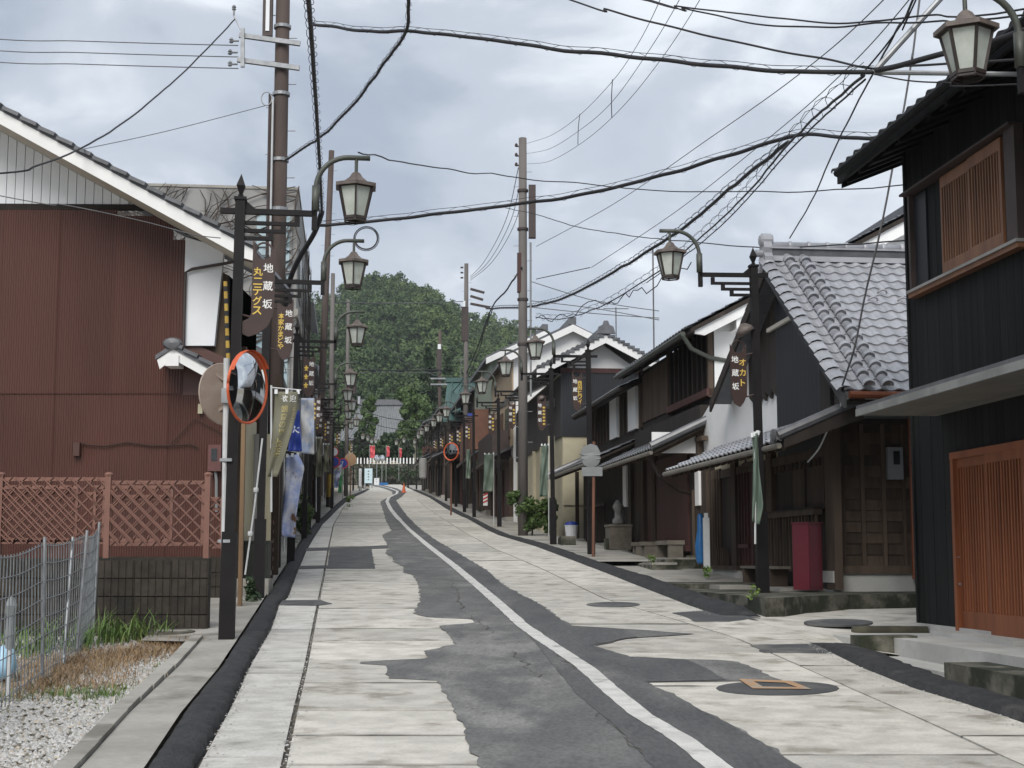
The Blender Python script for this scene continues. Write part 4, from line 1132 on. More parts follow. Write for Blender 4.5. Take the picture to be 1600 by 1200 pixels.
# blue cover and white post
q = at_wall(WC, 1094, .7, -.1)
mb = MB()
prf = [(.05, 0), (.075, .05), (.085, .3), (.07, .6), (.045, .8), (.03, .86), (.0, .87)]
mb.lathe(prf, 10)
mb.v = [(x * (1 + .25 * math.sin(9 * z + 3 * x)), y * (1 + .2 * math.cos(11 * z)), z) for x, y, z in mb.v]
tag(mb.build('folded_cover', M_bluep, None, loc=q, smooth=True), 'folded blue plastic cover leaning beside the white post', 'cover')
q = at_wall(WC, 1103, .8, -.15)
tag(MB().box(-.05, .05, -.05, .05, 0, .82).box(-.03, .03, -.03, .03, .82, .9).build('white_post', M_wpole, None, loc=q), 'short white post next to the blue cover by the downpipe', 'post')
# stone trough with a small stone figure
q = at_wall(WC, 966, .55, 0); q.z = g(q.y) + .03
tr = thing('stone_trough', 'large square stone trough under the pent roof beside the mirror post', 'trough', q, WC.a)
MB().prism([(-.26, 0), (.26, 0), (.31, .52), (-.31, .52)], -.25, .25, 'y').build('body', M_stone, tr)
MB().box(-.33, .33, -.27, .27, .52, .57).build('rim', M_stone, tr)
MB().box(-.16, .16, .26, .31, 0, .25).build('front_stone', M_concd, tr)
st = MB()
st.lathe([(.12, 0), (.14, .03), (.13, .12), (.09, .16), (.08, .3), (.12, .36), (.13, .42), (.09, .5), (.04, .56), (0, .57)], 10)
st.lathe([(.03, 0), (.05, .1), (.03, .2)], 6, (.1, .03, .2))
tag(st.build('stone_figure', mat('grey lichened stone', (0.22, 0.22, 0.21), (0.12, 0.12, 0.115), 9, .9, bump=.5), None, loc=q + Vector((0, 0, .57)), smooth=True), 'small grey carved stone ornament standing on the stone trough', 'statue')

# ================================================================ R-D: low dark house
YD = 35.4
WD = Wall(X0 + SX * YD, YD, g(YD) + .1)
Dh = thing('low_lattice_house', 'low dark timber house with white posts upstairs and lattice front, past the red shutters', 'house', WD.o, WD.a)
LD = 7.3
zE = WD.zat(925, 634, .25)
MB().box(0, LD, -7, -.25, -.3, zE + .1).prism([(-.25, zE + .1), (-3.6, zE + 1.6), (-7, zE + .1)], 0, LD, 'x').build('wall', M_dark, Dh)
for sgn, ys in ((-1, .25), (1, -7.5)):
    slope_slab(Dh, -.2, LD + .2, ys, zE, 3.9, .45, .1, M_dark, 'roof', sgn)
M = Matrix(((-1, 0, 0, LD + .2), (0, -1, 0, .3), (0, 0, 1, zE + .0), (0, 0, 0, 1))) @ Matrix.Rotation(math.atan(.45), 4, 'X')
tile_field(Dh, M, LD + .4, 4.2, .27, .3, M_tiled, objs=(999, 1), name='eave_tile', lo=True)
MB().box(-.2, LD + .2, -3.75, -3.5, zE + 1.7, zE + 2.0).build('ridge', M_tiled, Dh)
zu0 = WD.zat(950, 690, -.22)
for ua, ub in ((966, 955), (996, 984), (925, 921)):
    xs = sorted((WD.xat(ua, -.2), WD.xat(ub, -.2))); MB().box(max(xs[0], 0.02), max(xs[1], .3), -.25, -.17, zu0, zE + .1).build('white_post', M_whitep, Dh)
for x in np.linspace(.5, LD - .3, 14): MB().box(x, x + .1, -.25, -.2, zu0, zE + .1).build('window_bar', M_brown, Dh)
zq = WD.zat(858, 745, 1.0)
pent(Dh, WD, -.1, LD + .3, 1.0, zq, .55, M_tiled, back=-.24)
MB().tube([(LD + .3, 1.05, zq + .05), (LD + .3, -.24, zq + .62)], .08, 9).build('verge_roll', M_tiled, Dh)
MB().tube([(-.3, .3, zE - .05), (LD, .3, zE - .03)], .045, 7).build('gutter', M_dark, Dh)
MB().box(.3, LD, -.25, 0, -.3, zq + .35).build('lower_wall', M_dark, Dh)
slats(Dh, 'slat', M_dark, list(np.linspace(WD.xat(958), WD.xat(928), 12)), .2, .24, WD.zat(945, 845), WD.zat(945, 792), .04)
MB().box(WD.xat(958), WD.xat(928), .19, .25, WD.zat(945, 792), WD.zat(945, 788)).build('rail', M_brown, Dh)
MB().box(.05, .5, 0, .12, .9, zq + .2).build('plaster_panel', M_whitep, Dh)
for u in (924, 905, 899): 
    x = WD.xat(u); MB().box(x, x + .12, 0, .1, 0, zq + .2).build('post', M_brown, Dh)
MB().box(WD.xat(897), WD.xat(887), 0, .05, .1, zq).build('door', M_brown, Dh)
MB().box(0, LD, 0, .28, -.3, .06).build('plinth', M_conc, Dh)

# ================================================================ R-E: dark siding house with white gable
YE = 44.0
WE = Wall(6.35 + SX * YE, YE, g(YE))
E_ = thing('navy_siding_house', 'tall narrow house with dark ribbed siding and white tiled gable facing us', 'house', WE.o, WE.a)
# its gable wall faces the camera: the plane x = 0
WEs = Wall(WE.o.x, WE.o.y, WE.o.z); WEs.a = WE.a - PI / 2; WEs.d = -WE.n; WEs.n = WE.d
f_ = lambda u, v: WEs.hit(u, v)
xap, zap = f_(941, 524); zev = f_(838, 582)[1]
wid = 2 * xap
zsd = f_(930, 682)[1]; zwh = f_(930, 582)[1]
LE = 12
MB().box(0, LE, -wid, 0, -.3, zwh).prism([(0, zwh), (-xap, zap - .25), (-wid, zwh)], 0.02, LE, 'x').build('wall', M_cream, E_)
pt = .52
MB().prism([(-.0, zwh), (-xap, zap - .3), (-wid, zwh)], -.02, .015, 'x').build('gable_plaster', M_whitep, E_)
nr = 40
for i in range(nr):
    a = -wid * i / nr
    MB().box(-.06, 0, a - wid / nr * .62, a, zsd, zwh).build('siding_rib', M_navy, E_)
MB().box(-.03, .0, -wid, 0.05, zsd, zwh).build('siding', M_navy, E_)
MB().box(-.08, 0, -wid, .06, zwh - .02, zwh + .12).build('trim', M_maroon, E_)
MB().box(0, LE, 0, .05, zsd, zwh - .1).build('street_siding', mat('dark brown siding', (0.045, 0.038, 0.036), (0.055, 0.046, 0.043), 2, .6, bump=.05), E_)
for s_ in (1, -1):
    y0 = -xap + s_ * (xap + .85)
    z0 = zap - (xap + .85) * pt
    MB().prism([(y0, z0 - .1), (y0, z0), (-xap, zap), (-xap, zap - .1)], -.6, LE + .3, 'x').build('roof', M_tiled, E_)
    MB().prism([(y0, z0 - .30), (y0, z0 - .08), (-xap, zap - .08), (-xap, zap - .32)], -.62, -.56, 'x').build('barge_board', M_whitep, E_)
    for k in range(14):
        t0 = k / 14
        yy = y0 + (-xap - y0) * t0; zz = z0 + (zap - z0) * t0
        MB().box(-.66, -.3, yy - s_ * .02, yy - s_ * .24, zz + .0, zz + .07).build('verge_tile', M_tiled, E_)
MB().box(-.6, LE, -xap - .12, -xap + .12, zap, zap + .2).build('ridge', M_tiled, E_)
MB().prism([(-.28, -.05), (.28, -.05), (.22, .16), (.1, .22), (.06, .34), (-.06, .34), (-.1, .22), (-.22, .16)], -.7, -.58, 'x').tf(T(0, -xap, zap)).build('ridge_end_tile', M_tiled, E_)
MB().box(-.05, -.0, f_(866, 700)[0] * -1, -f_(856, 700)[0], 0, zsd).build('post', M_cream, E_)
MB().box(-.04, 0, -f_(912, 700)[0], -f_(880, 700)[0], .9, zsd - .2).build('window_panel', M_cream, E_)
for u in (850, 838):
    x = WE.xat(u); MB().box(x, x + .1, 0, .12, 0, zsd).build('post', M_cream, E_)
MB().prism([(0, zsd + 1.3), (.5, zsd + 1.1), (.5, zsd + 1.04), (0, zsd + 1.0)], 1.2, 1.9, 'x').build('hood', M_grey, E_)

# ================================================================ further houses, both sides
def far_house(side, X0, Y0, L, D, he, label, mw, mr, ml=None, pent_z=2.5, ov=.6, pit=.48, bargec=None, name='town_house', pentm=None, win=True, gable_par=True, mfront=None, nwin=3):
    W = Wall(X0 + SX * Y0, Y0, g(Y0 + L / 2) - .1)
    H = thing(name, label, 'house', W.o, W.a)
    s = side
    y = lambda v: v * s                   # +v is out towards the street
    MB().box(0, L, y(-D), 0, -1.2, he).prism([(y(0), he), (y(-D / 2), he + D / 2 * pit - .12), (y(-D), he)], 0, L, 'x').build('wall', mw, H)
    for q in (0, 1):
        ys = ov if q == 0 else -D - ov
        sg = -1 if q == 0 else 1
        z0 = he - ov * pit
        MB().prism([(y(ys), z0 - .1), (y(ys), z0), (y(-D / 2), he + D / 2 * pit), (y(-D / 2), he + D / 2 * pit - .1)], -.35, L + .1, 'x').build('roof', mr, H)
        if bargec: MB().prism([(y(ys), z0 - .32), (y(ys), z0 - .05), (y(-D / 2), he + D / 2 * pit - .05), (y(-D / 2), he + D / 2 * pit - .32)], -.4, -.35, 'x').build('barge_board', bargec, H)
    rf = MB()
    nn = int(L / .3)
    for k in range(nn):
        x = -.3 + (L + .4) * (k + .5) / nn
        rf.beam((x, y(ov), he - ov * pit + .03), (x, y(-D / 2), he + D / 2 * pit + .03), .09, .06)
    rf.build('roof_ribs', mr, H, kind='stuff')
    MB().box(-.35, L + .1, y(-D / 2 - .13), y(-D / 2 + .13), he + D / 2 * pit - .02, he + D / 2 * pit + .25).build('ridge', mr, H)
    if pent_z:
        MB().prism([(y(.95), pent_z - .08), (y(.95), pent_z), (y(0), pent_z + .45), (y(0), pent_z + .35)], 0, L, 'x').build('pent_roof', pentm or mr, H)
        MB().box(0, L, y(.93), y(.97), pent_z - .16, pent_z - .02).build('fascia', M_brown, H)
    ztop = pent_z or 2.6
    MB().box(.02, L - .02, y(0), y(.04), -.5, ztop - .05).build('shop_front', ml or M_dark, H)
    if mfront: MB().box(.02, L - .02, y(0), y(.06), ztop + .4, he - .15).build('upper_front', mfront, H)
    n = nwin
    for k in range(n):
        x0 = L * (k + .2) / n; x1 = L * (k + .8) / n
        w = MB().box(x0, x1, y(.04), y(.1), 0.05, ztop - .35).build('door', R.choice([M_brown, M_dark, M_maroon]), H)
        if win:
            w = MB().box(x0, x1, y(.04), y(.12), ztop + .8, min(he - .35, ztop + 2.0)).build('window', M_brown, H)
            MB().box(x0 + .06, x1 - .06, y(.12), y(.126), ztop + .86, min(he - .42, ztop + 1.94)).build('pane', M_glass, w)
    for x in (0.05, L - .2): MB().box(x, x + .15, y(.04), y(.14), -.6, ztop).build('post', M_brown, H)
    MB().box(0, L, y(.0), y(.3), -1.3, -.02 + .1).build('plinth', M_conc, H)
    return H, W
FR = [(57.2, 8.0, 6.5, 'beige sided house with box awning, before the pale green house', M_whitep, M_tiled, M_brown, 2.4, M_whitep, M_beige),
      (65.4, 9.0, 7.0, 'pale green sided house with rust brown lower balcony on the right of the street', M_green, M_tiled, M_rust, 2.6, M_whitep, M_green),
      (76.0, 8.5, 6.0, 'low dark timber house between the pale green house and the green roofed building', M_dark, M_tiled, M_dark, 2.6, None, None),
      (97.2, 9, 6.0, 'dark timber shop past the green roofed building on the right', M_dark, M_tiled, M_brown, 2.6, None, None),
      (106.5, 9, 5.4, 'smaller dark timber shop near the bend on the right', M_brown, M_tiled, M_dark, 2.5, None, None),
      (116, 11, 5.6, 'last dark house on the right before the bend', M_dark, M_tiled, M_dark, 2.5, None, None)]
for (Y0, L, he, lb, mw, mr, ml, pz, bc, mf) in FR:
    far_house(1, 6.35, Y0, L, 4.6 if Y0 < 70 else 8, he, lb, mw, mr, ml, pz, bargec=bc, mfront=mf, ov=.35 if Y0 < 70 else .6)
q = at(692, 655, 83.5)
Hg = thing('green_roofed_hall', 'large hall with a green copper roof rising above the right hand houses', 'house', (q.x, 83.5, g(83.5)), 0)
ze_ = q.z - g(83.5); zr_ = at(700, 597, 89).z - g(83.5)
MB().box(.4, 12, .6, 11, -1, ze_).build('wall', M_dark, Hg)
MB().prism([(0, ze_), (5.5, zr_), (5.5, zr_ - .15), (0, ze_ - .15)], 0, 13, 'x').build('roof', M_teal, Hg)
MB().prism([(5.51, zr_), (11.5, ze_), (11.5, ze_ - .15), (5.51, zr_ - .15)], 0, 13, 'x').build('rear_roof', M_teal, Hg)
MB().box(-.1, 13, 5.3, 5.7, zr_ - .02, zr_ + .25).build('ridge', M_teal, Hg)
sm = MB().beam((0, 0, ze_ + .03), (0, 5.4, zr_ + .03), .05, .06).mesh('roof_seam', M_teal)
for x in np.arange(.3, 13, .6): inst('roof_seam', sm, Hg, T(x, 0, 0))
# rust brown balcony box of the green house, box awning of the beige one
for nm, W0, a, b, z0, z1, m, lb in (('balcony_box', 65.4, .6, 9.6, 2.8, 4.6, M_rust, None), ('awning_box', 57.2, .8, 7.2, 2.35, 3.5, M_equip, None)):
    W = Wall(6.35 + SX * W0, W0, g(W0 + 4))
    host = [o for o in COL.objects if o.type == 'EMPTY' and o.get('category') == 'house' and abs(o.location.y - W0) < .3][0]
    MB().box(a, b, .05, .75, z0, z1).build(nm, m, host)

FL = [(23.4, 10.4, 3.9, 'small dark plank house behind the second lamp post on the left', M_brown, M_tiled, M_brown, None, None),
      (34.2, 8.0, 4.6, 'weathered low house before the vine covered concrete building', M_greyw, M_tiled, M_dark, 2.4, None),
      (57.0, 7, 8.6, 'narrow white rendered house past the vine covered concrete building', M_whitep, M_tiled, M_brown, 2.5, None),
      (64.5, 8, 6.6, 'grey house with dark eaves on the left, behind the leaning pole', M_greyw, M_tiled, M_brown, 2.5, None),
      (73, 9, 7.0, 'brown timber house half way up the left side', M_brown, M_tiled, M_dark, 2.6, None),
      (82.5, 10, 7.6, 'tall plain grey house on the left near the parking signs', M_greyw, M_tiled, M_greyw, None, None),
      (93, 10, 6.2, 'brown house beyond the plain grey house on the left', M_brown, M_tiled, M_dark, 2.5, None),
      (103.5, 10, 6.8, 'beige house before the last dark house on the left', M_beige, M_tiled, M_brown, 2.6, None),
      (114, 12, 6.2, 'last dark house on the left before the temple wall', M_dark, M_tiled, M_dark, 2.5, None)]
for (Y0, L, he, lb, mw, mr, ml, pz, bc) in FL:
    far_house(-1, -2.25 if Y0 < 40 else -1.95, Y0, L, 8, he, lb, mw, mr, ml, pz, bargec=bc, ov=.5)
# vine covered concrete building
YV = 42.8
WV = Wall(-1.62 + SX * YV, YV, g(YV))
V_ = thing('concrete_building', 'three-storey bare concrete building covered in leafless vines, behind the white gable', 'building', WV.o, WV.a)
hV = at(455, 297, YV).z - g(YV)
MB().box(0, 13.2, 0, 16, -1, hV).build('wall', M_greyw, V_)
MB().box(-.03, 13.3, -.03, 16.1, hV, hV + .08).build('parapet', M_conc, V_)
for z in (3.2, 6.4): MB().box(-.05, 13.2, -.06, 16, z, z + .25).build('floor_band', M_conc, V_)
gl = mat('pale blue glazed panel', (0.30, 0.42, 0.46), (0.42, 0.52, 0.55), 3, .25, bump=.05, c3=(0.16, 0.22, 0.24), s3=2.5, a3=(.5, .7))
for z0, z1 in ((3.6, 6.2), (6.8, 9.6)):
    f = MB().box(-.06, 0, .15, 1.25, z0, z1).build('window', M_fascg, V_)
    MB().box(-.07, -.06, .22, 1.18, z0 + .08, z1 - .08).build('pane', gl, f)
for k in range(4):
    for z0 in (1.0, 4.2, 7.2):
        f = MB().box(1.2 + k * 3, 2.9 + k * 3, -.05, 0, z0, z0 + 1.5).build('window', M_fascg, V_)
        MB().box(1.3 + k * 3, 2.8 + k * 3, -.056, -.05, z0 + .1, z0 + 1.4).build('pane', M_glass, f)
vn = MB()
def strand(p, d, L, r, plane):
    pts = [p.copy()]
    for i in range(int(L / .35)):
        d = (d + Vector((R.gauss(0, .28), R.gauss(0, .28), R.gauss(0.02, .2)))).normalized()
        if plane == 'x': d.x = 0
        else: d.y = 0
        p = p + d * .35
        if plane == 'x': p.x = -.1
        else: p.y = -.1
        if p.z > hV + .1 or p.z < .3 or (plane == 'x' and not -.1 < p.y < 15) or (plane == 'y' and not 0 < p.x < 13): break
        pts.append(p.copy())
        if R.random() < .14 and r > .012: strand(p.copy(), Vector((R.gauss(0, 1), R.gauss(0, 1), R.uniform(0, 1))).normalized(), L * .45, r * .65, plane)
    if len(pts) > 2: vn.tube(pts, r, 3, r * .4)
for i in range(46): strand(Vector((-.1, R.uniform(0, 13), R.uniform(.5, 5))), Vector((0, R.gauss(0, .4), 1)), 11, .05, 'x')
for i in range(14): strand(Vector((R.uniform(0, 13), -.1, R.uniform(.5, 4))), Vector((R.gauss(0, .4), 0, 1)), 9, .02, 'y')
vn.build('vines', M_vine, V_, kind='stuff')
# ================================================================ L-A: red corrugated building, left foreground
YR = 20.6
RB = thing('red_corrugated_house', 'red brown corrugated steel house with white gable filling the left side', 'house', (0, YR, g(YR)), 0)
gr = g(YR)
def lr(u, v, Y=YR):
    p = at(u, v, Y); return p.x, p.z - gr
xr1 = lr(352, 700)[0]; xw = lr(288, 500)[0]; zt1 = lr(100, 326)[1]
XL = -15.5; xa0 = -10.2                                   # far left end and apex
def rake(u, v, Y): return lr(u, v, Y)
# rake line measured on the fascia plane
OV = 1.0
YFas = YR - OV
p1 = at(375, 378, YFas); p2 = at(0, 172, YFas)
kr = (p2.z - p1.z) / (p1.x - p2.x)
zf = lambda x: p1.z - gr + (p1.x - x) * kr              # top of the fascia in the plane YFas (local z)
zapx = zf(xa0)
DR = 2.3
MB().prism([(XL, -.5), (xr1, -.5), (xr1, zf(xr1) - .45), (xa0, zapx - .45), (XL, zf(2 * xa0 - XL) - .45)], .06, DR, 'y').build('wall', M_brown, RB)
# corrugated sheets, each a part
def corr(w, h, pitch=.034, amp=.0055):
    mb = MB(); n = int(w / pitch) * 4
    for i in range(n + 1):
        x = w * i / n; y = -amp * (1 + math.sin(i * PI / 2 + .4))
        mb.v += [(x, y, 0), (x, y, h)]
    for i in range(n): mb.f.append((2 * i, 2 * i + 2, 2 * i + 3, 2 * i + 1))
    return mb
zseam = lr(100, 612)[1]
wsh = .82
cl = corr(wsh, zseam + .35).mesh('corrugated_sheet', M_red)
cu_ = corr(wsh, 1).mesh('corrugated_sheet', M_red)
x = xr1
xs_ = []
while x > -12: 
    xs_.append(x - wsh); x -= wsh - .02
for i, x in enumerate(xs_):
    inst('corrugated_sheet', cl, RB, T(x, .0 - .004 * (i % 2), -.3))
for i, x in enumerate(xs_):
    zt_ = zt1
    if x + wsh > xw: continue
    if x + wsh > lr(225, 330)[0]: zt_ = lr(250, 338)[1]
    o = inst('corrugated_sheet', cu_, RB, T(x, -.016 - .004 * (i % 2), zseam - .03) @ Matrix.Diagonal((1, 1, zt_ - zseam + .03, 1)))
# strip between last sheet and the white panel, and the part under the small roof
w_ = xw - (xs_[0] if xs_[0] + wsh <= xw else xs_[1]) 
xl_ = max(x + wsh for x in xs_ if x + wsh <= xw)
corr(max(.1, xw - xl_ + .02), lr(288, 372)[1] - zseam).build('corrugated_sheet', M_red, RB, loc=(xl_ - .02, -.018, zseam - .03))
MB().prism([(xw, zseam - .05), (xr1, zseam - .05), (xr1, lr(350, 560)[1]), (xw, lr(300, 530)[1])], -.012, .05, 'y').build('steel_flashing', M_red, RB)
# dark gap over the red sheet, white siding, white corner panel
MB().prism([(-13, zt1 - .03), (lr(225, 330)[0], zt1 - .02), (xw, lr(288, 366)[1]), (xw, lr(288, 352)[1]), (lr(226, 322)[0], lr(226, 320)[1]), (-13, zt1 + .1)], -.03, .05, 'y').build('flashing_gap', M_dark, RB)
ribs = MB()
xx = lr(228, 320)[0]
zs0 = lr(100, 320)[1]
me = None
while xx > -10.2:
    h = zf(xx) - .19 - zs0
    if h > .03:
        MB().prism([(xx - .114, zs0), (xx, zs0), (xx, zs0 + h), (xx - .114, zs0 + h + .114 * kr)], .0, .035, 'y').build('siding_board', M_whites, RB)
    xx -= .125
xx = -10.2
MB().prism([(-15, zs0), (lr(228, 320)[0], zs0), (-10.2, zf(-10.2) - .3)], .03, .055, 'y').build('gable_backing', M_whites, RB)
zwb = lr(290, 541)[1]
MB().prism([(xw, zwb), (lr(336, 541)[0], zwb), (lr(352, 380)[0], lr(352, 380)[1]), (lr(355, 372)[0], zf(lr(355, 372)[0]) - .1), (xw, zf(xw) - .25)], -.06, .05, 'y').build('white_panel', M_whites, RB)
MB().tube([(xw + .02, -.1, zwb - .02), (xw + .02, -.1, lr(290, 428)[1]), (xw + .12, -.12, lr(292, 423)[1]), (lr(367, 412)[0], -.12, lr(367, 412)[1])], .022, 7).build('drainpipe', M_equip, RB)
# roof: two slopes with overhang towards us, fascia and boarded soffit
for s_ in (1, -1):
    xe_ = p1.x + .2 if s_ > 0 else 2 * xa0 - p1.x - .2
    z_e = zf(xe_) if s_ > 0 else zf(2 * xa0 - xe_)
    MB().prism([(xe_, z_e + .0), (xe_, z_e + .05), (xa0, zapx + .05), (xa0, zapx + .0)], -OV, DR + .3, 'y').build('roof', M_tiled, RB)
    MB().prism([(xe_, z_e - .19), (xe_, z_e - .005), (xa0, zapx - .005), (xa0, zapx - .19)], -OV, -OV + .05, 'y').build('fascia', M_whitep, RB)
    n = 7
    for k in range(n):
        y0 = -OV + .05 + k * .15
        MB().prism([(xe_, z_e - .185), (xe_, z_e - .165), (xa0, zapx - .165), (xa0, zapx - .185)], y0, y0 + .145, 'y').build('soffit_board', M_soffit, RB)
tl_ = MB()
x = p1.x + .2
tm = MB().box(-.24, 0, -.06, .28, .0, .05).mesh('edge_tile', M_tiled)
sl_ = math.atan(kr)
while x > xa0:
    inst('edge_tile', tm, RB, T(x, -OV - .01, zf(x) + .045) @ Matrix.Rotation(sl_ * .82, 4, 'Y'))
    x -= .25
Mt = plane_M((p1.x + .5, -.45, zf(p1.x + .5) + .055), (0, 1, 0), (-1, 0, kr))
tile_field(RB, plane_M((p1.x + .2, DR + .3, zf(p1.x + .2) + .055), (0, -1, 0), (-1, 0, kr)), DR + .3 + OV - .2, (p1.x + .5 - xa0) * math.hypot(1, kr), .27, .3, M_tiled, lo=True)
# small tiled hood near the corner
ph = lr(270, 545, YR - .5); pl_ = lr(243, 562, YR - .5); prr = lr(356, 592, YR - .5)
MB().prism([pl_, ph, prr, (prr[0], prr[1] + .06), (ph[0], ph[1] + .07), (pl_[0], pl_[1] + .06)], -.52, 0, 'y').build('hood', M_tiled, RB)
MB().prism([(pl_[0] + .06, pl_[1] - .13), (pl_[0] + .02, pl_[1] - .0), (ph[0], ph[1] - .0), (prr[0], prr[1] - .0), (prr[0], prr[1] - .14), (ph[0], ph[1] - .14)], -.5, -.46, 'y').build('hood_barge_board', M_whitep, RB)
MB().box(ph[0] - .09, ph[0] + .09, -.53, -.2, ph[1] - .24, ph[1] - .09).build('purlin_end', M_whitep, RB)
sc = MB().lathe([(0, 0), (.13, 0), (.14, .03), (.11, .07), (0, .08)], 14); sc.tf(Matrix.Rotation(PI / 2, 4, 'X')); sc.tf(Matrix.Diagonal((1, 1, .62, 1))); sc.tf(T(ph[0], -.5, ph[1] + .07)); sc.build('ridge_end_tile', M_tiled, RB)
me = MB().box(-.21, 0, -.56, -.30, 0, .05).mesh('hood_tile', M_tiled)
a_ = math.atan2(ph[1] - prr[1], prr[0] - ph[0])
for k in range(4):
    x = prr[0] - k * .21; inst('hood_tile', me, RB, T(x, 0, prr[1] + .06 + (prr[0] - x) * math.tan(a_)) @ Matrix.Rotation(a_ * .8, 4, 'Y'))
# street side wall: dark, with eaves gear
MB().box(xr1 - .02, xr1, .0, DR, -.5, zf(xr1) - .45).build('side_wall', M_dark, RB)
MB().box(xr1, xr1 + .05, 1.0, 2.2, 0, 2.6).build('side_door', M_cream, RB)
for y in (.9, 2.3, 4.2): MB().box(xr1, xr1 + .1, y, y + .1, 0, 3.6).build('post', M_brown, RB)
# wires, boxes and meter on the red wall
def wl_(pts, r=.006, y=-.04): return [(lr(u, v)[0], y, lr(u, v)[1]) for u, v in pts]
MB().tube(wl_([(128, 693), (140, 696), (165, 698), (200, 692), (235, 697), (265, 697), (298, 695), (310, 700)]), .009, 5).build('wall_cable', M_dark, RB)
MB().tube(wl_([(268, 694), (290, 672), (305, 656), (330, 668), (350, 680)]), .006, 5).build('wall_cable', M_dark, RB)
MB().box(lr(117, 700)[0], lr(127, 700)[0], -.09, -.01, lr(120, 713)[1], lr(120, 692)[1]).build('junction_box', M_red, RB)
mtr = MB().box(lr(328, 720)[0], lr(348, 720)[0], -.14, -.02, lr(330, 737)[1], lr(330, 696)[1]).build('electric_meter', mat('brown meter case', (0.12, 0.045, 0.04), (0.1, 0.04, 0.035), 4, .45, bump=.03), RB)
MB().box(lr(333, 720)[0], lr(342, 720)[0], -.147, -.14, lr(330, 721)[1], lr(330, 702)[1]).build('meter_window', M_glass, mtr)
MB().tube(wl_([(338, 737), (340, 750), (340, 800)], y=-.08), .02, 6).build('conduit', M_grey, RB)
MB().box(lr(311, 640)[0], lr(318, 640)[0], -.08, 0, lr(315, 647)[1], lr(315, 632)[1]).build('cable_clip', M_cream, RB)
MB().tube([(xr1 + .06, -.2, -.2), (xr1 + .06, -.2, lr(352, 660)[1])], .04, 8).build('downpipe', M_wpole, RB)

# ---------------------------------------------------------------- block walls
def block_wall(name, label, Xa, Xb, Y, z0, z1, seed=0):
    w, h = .39, .19
    Wt = thing(name, label, 'wall', (Xa, Y, g(Y) + z0), 0)
    mb = MB()
    nrb = 5
    for k in range(nrb):
        a = .006 + (w - .012) * k / nrb
        mb.prism([(a, 0), (a + .008, -.012), (a + (w - .012) / nrb - .014, -.012), (a + (w - .012) / nrb - .006, 0)], .006, h - .006, 'z')
    mb.v = [(x, y, z) for x, y, z in mb.v]
    mb.box(.004, w - .004, -.001, .06, .004, h - .004)
    me = mb.mesh('block', M_block)
    rows = int(round((z1 - z0) / h)); cols = int(math.ceil((Xb - Xa) / w))
    for r in range(rows):
        for c in range(cols):
            inst('block', me, Wt, T(Xb - Xa - (c + 1) * w, R.uniform(-.002, .002), r * h))
    MB().box(Xb - Xa - cols * w, Xb - Xa - .0, .01, .12, 0, rows * h + .02).build('core', M_block, Wt)
    return Wt
pA = at(327, 862, 15.7); 
block_wall('block_wall', 'dark brown ribbed block wall under the terracotta lattice fence', -8.1, pA.x, 15.7, -.02, pA.z - g(15.7))
pB = at(373, 862, 20.2)
block_wall('block_wall', 'set back ribbed block wall behind the first lamp post', -5.6, pB.x, 19.9, -.02, at(373, 862, 19.9).z - g(19.9))
# ---------------------------------------------------------------- terracotta lattice fence
def lattice(u0, u1, v0, v1, Y, par, first=True):
    a = at(u0, v0, Y); b = at(u1, v1, Y)
    o = par.location
    x0, x1, z0, z1 = a.x - o.x, b.x - o.x, b.z - o.z, a.z - o.z
    MB().box(x0, x1, -.02, .02, z1 - .04, z1).build('rail', M_lat, par)
    MB().box(x0, x1, -.02, .02, z0, z0 + .04).build('rail', M_lat, par)
    MB().box(x0, x0 + .03, -.018, .018, z0, z1).build('stile', M_lat, par)
    MB().box(x1 - .03, x1, -.018, .018, z0, z1).build('stile', M_lat, par)
    H, Wd = z1 - z0, x1 - x0
    for s_, y in ((1, -.018), (-1, .004)):
        k = -H
        while k < Wd:
            # line from (k,0) to (k+H, H) clipped
            t0, t1 = max(0, -k), min(H, Wd - k)
            if t1 - t0 > .05:
                if s_ < 0: p = (x0 + k + t0, z0 + t0); q = (x0 + k + t1, z0 + t1)
                else: p = (x0 + k + t0, z1 - t0); q = (x0 + k + t1, z1 - t1)
                MB().beam((p[0], y, p[1]), (q[0], y, q[1]), .012, .048, up=(0, 1, 0)).tf(Matrix.Identity(4)).build('slat', M_lat, par)
            k += .15
    MB().box(x0, x1, .012, .024, z0 + H * .74, z0 + H * .74 + .03).build('rail', M_lat, par)
FN = thing('lattice_fence', 'terracotta lattice fence on the block wall before the red house', 'fence', (at(165, 850, 16.2).x, 16.2, g(16.2)), 0)
lattice(0, 163, 746, 850, 16.2, FN)
lattice(-150, 0, 746, 850, 16.2, FN)
lattice(172, 318, 751, 853, 16.2, FN)
lattice(330, 353, 778, 857, 16.4, FN)
for u in (-2, 167, 323):
    q = at(u, 857, 16.2) - FN.location; t = at(u, 744, 16.2) - FN.location
    po = MB().box(q.x - .03, q.x + .03, -.045, .03, q.z - .15, t.z).build('post', M_lat, FN)
    MB().lathe([(.045, 0), (.05, .02), (.03, .04), (0, .045)], 8, (q.x, -.01, t.z)).build('cap', M_lat, po)
lattice(30, 160, 765, 848, 17.2, FN); lattice(185, 300, 765, 848, 17.2, FN)

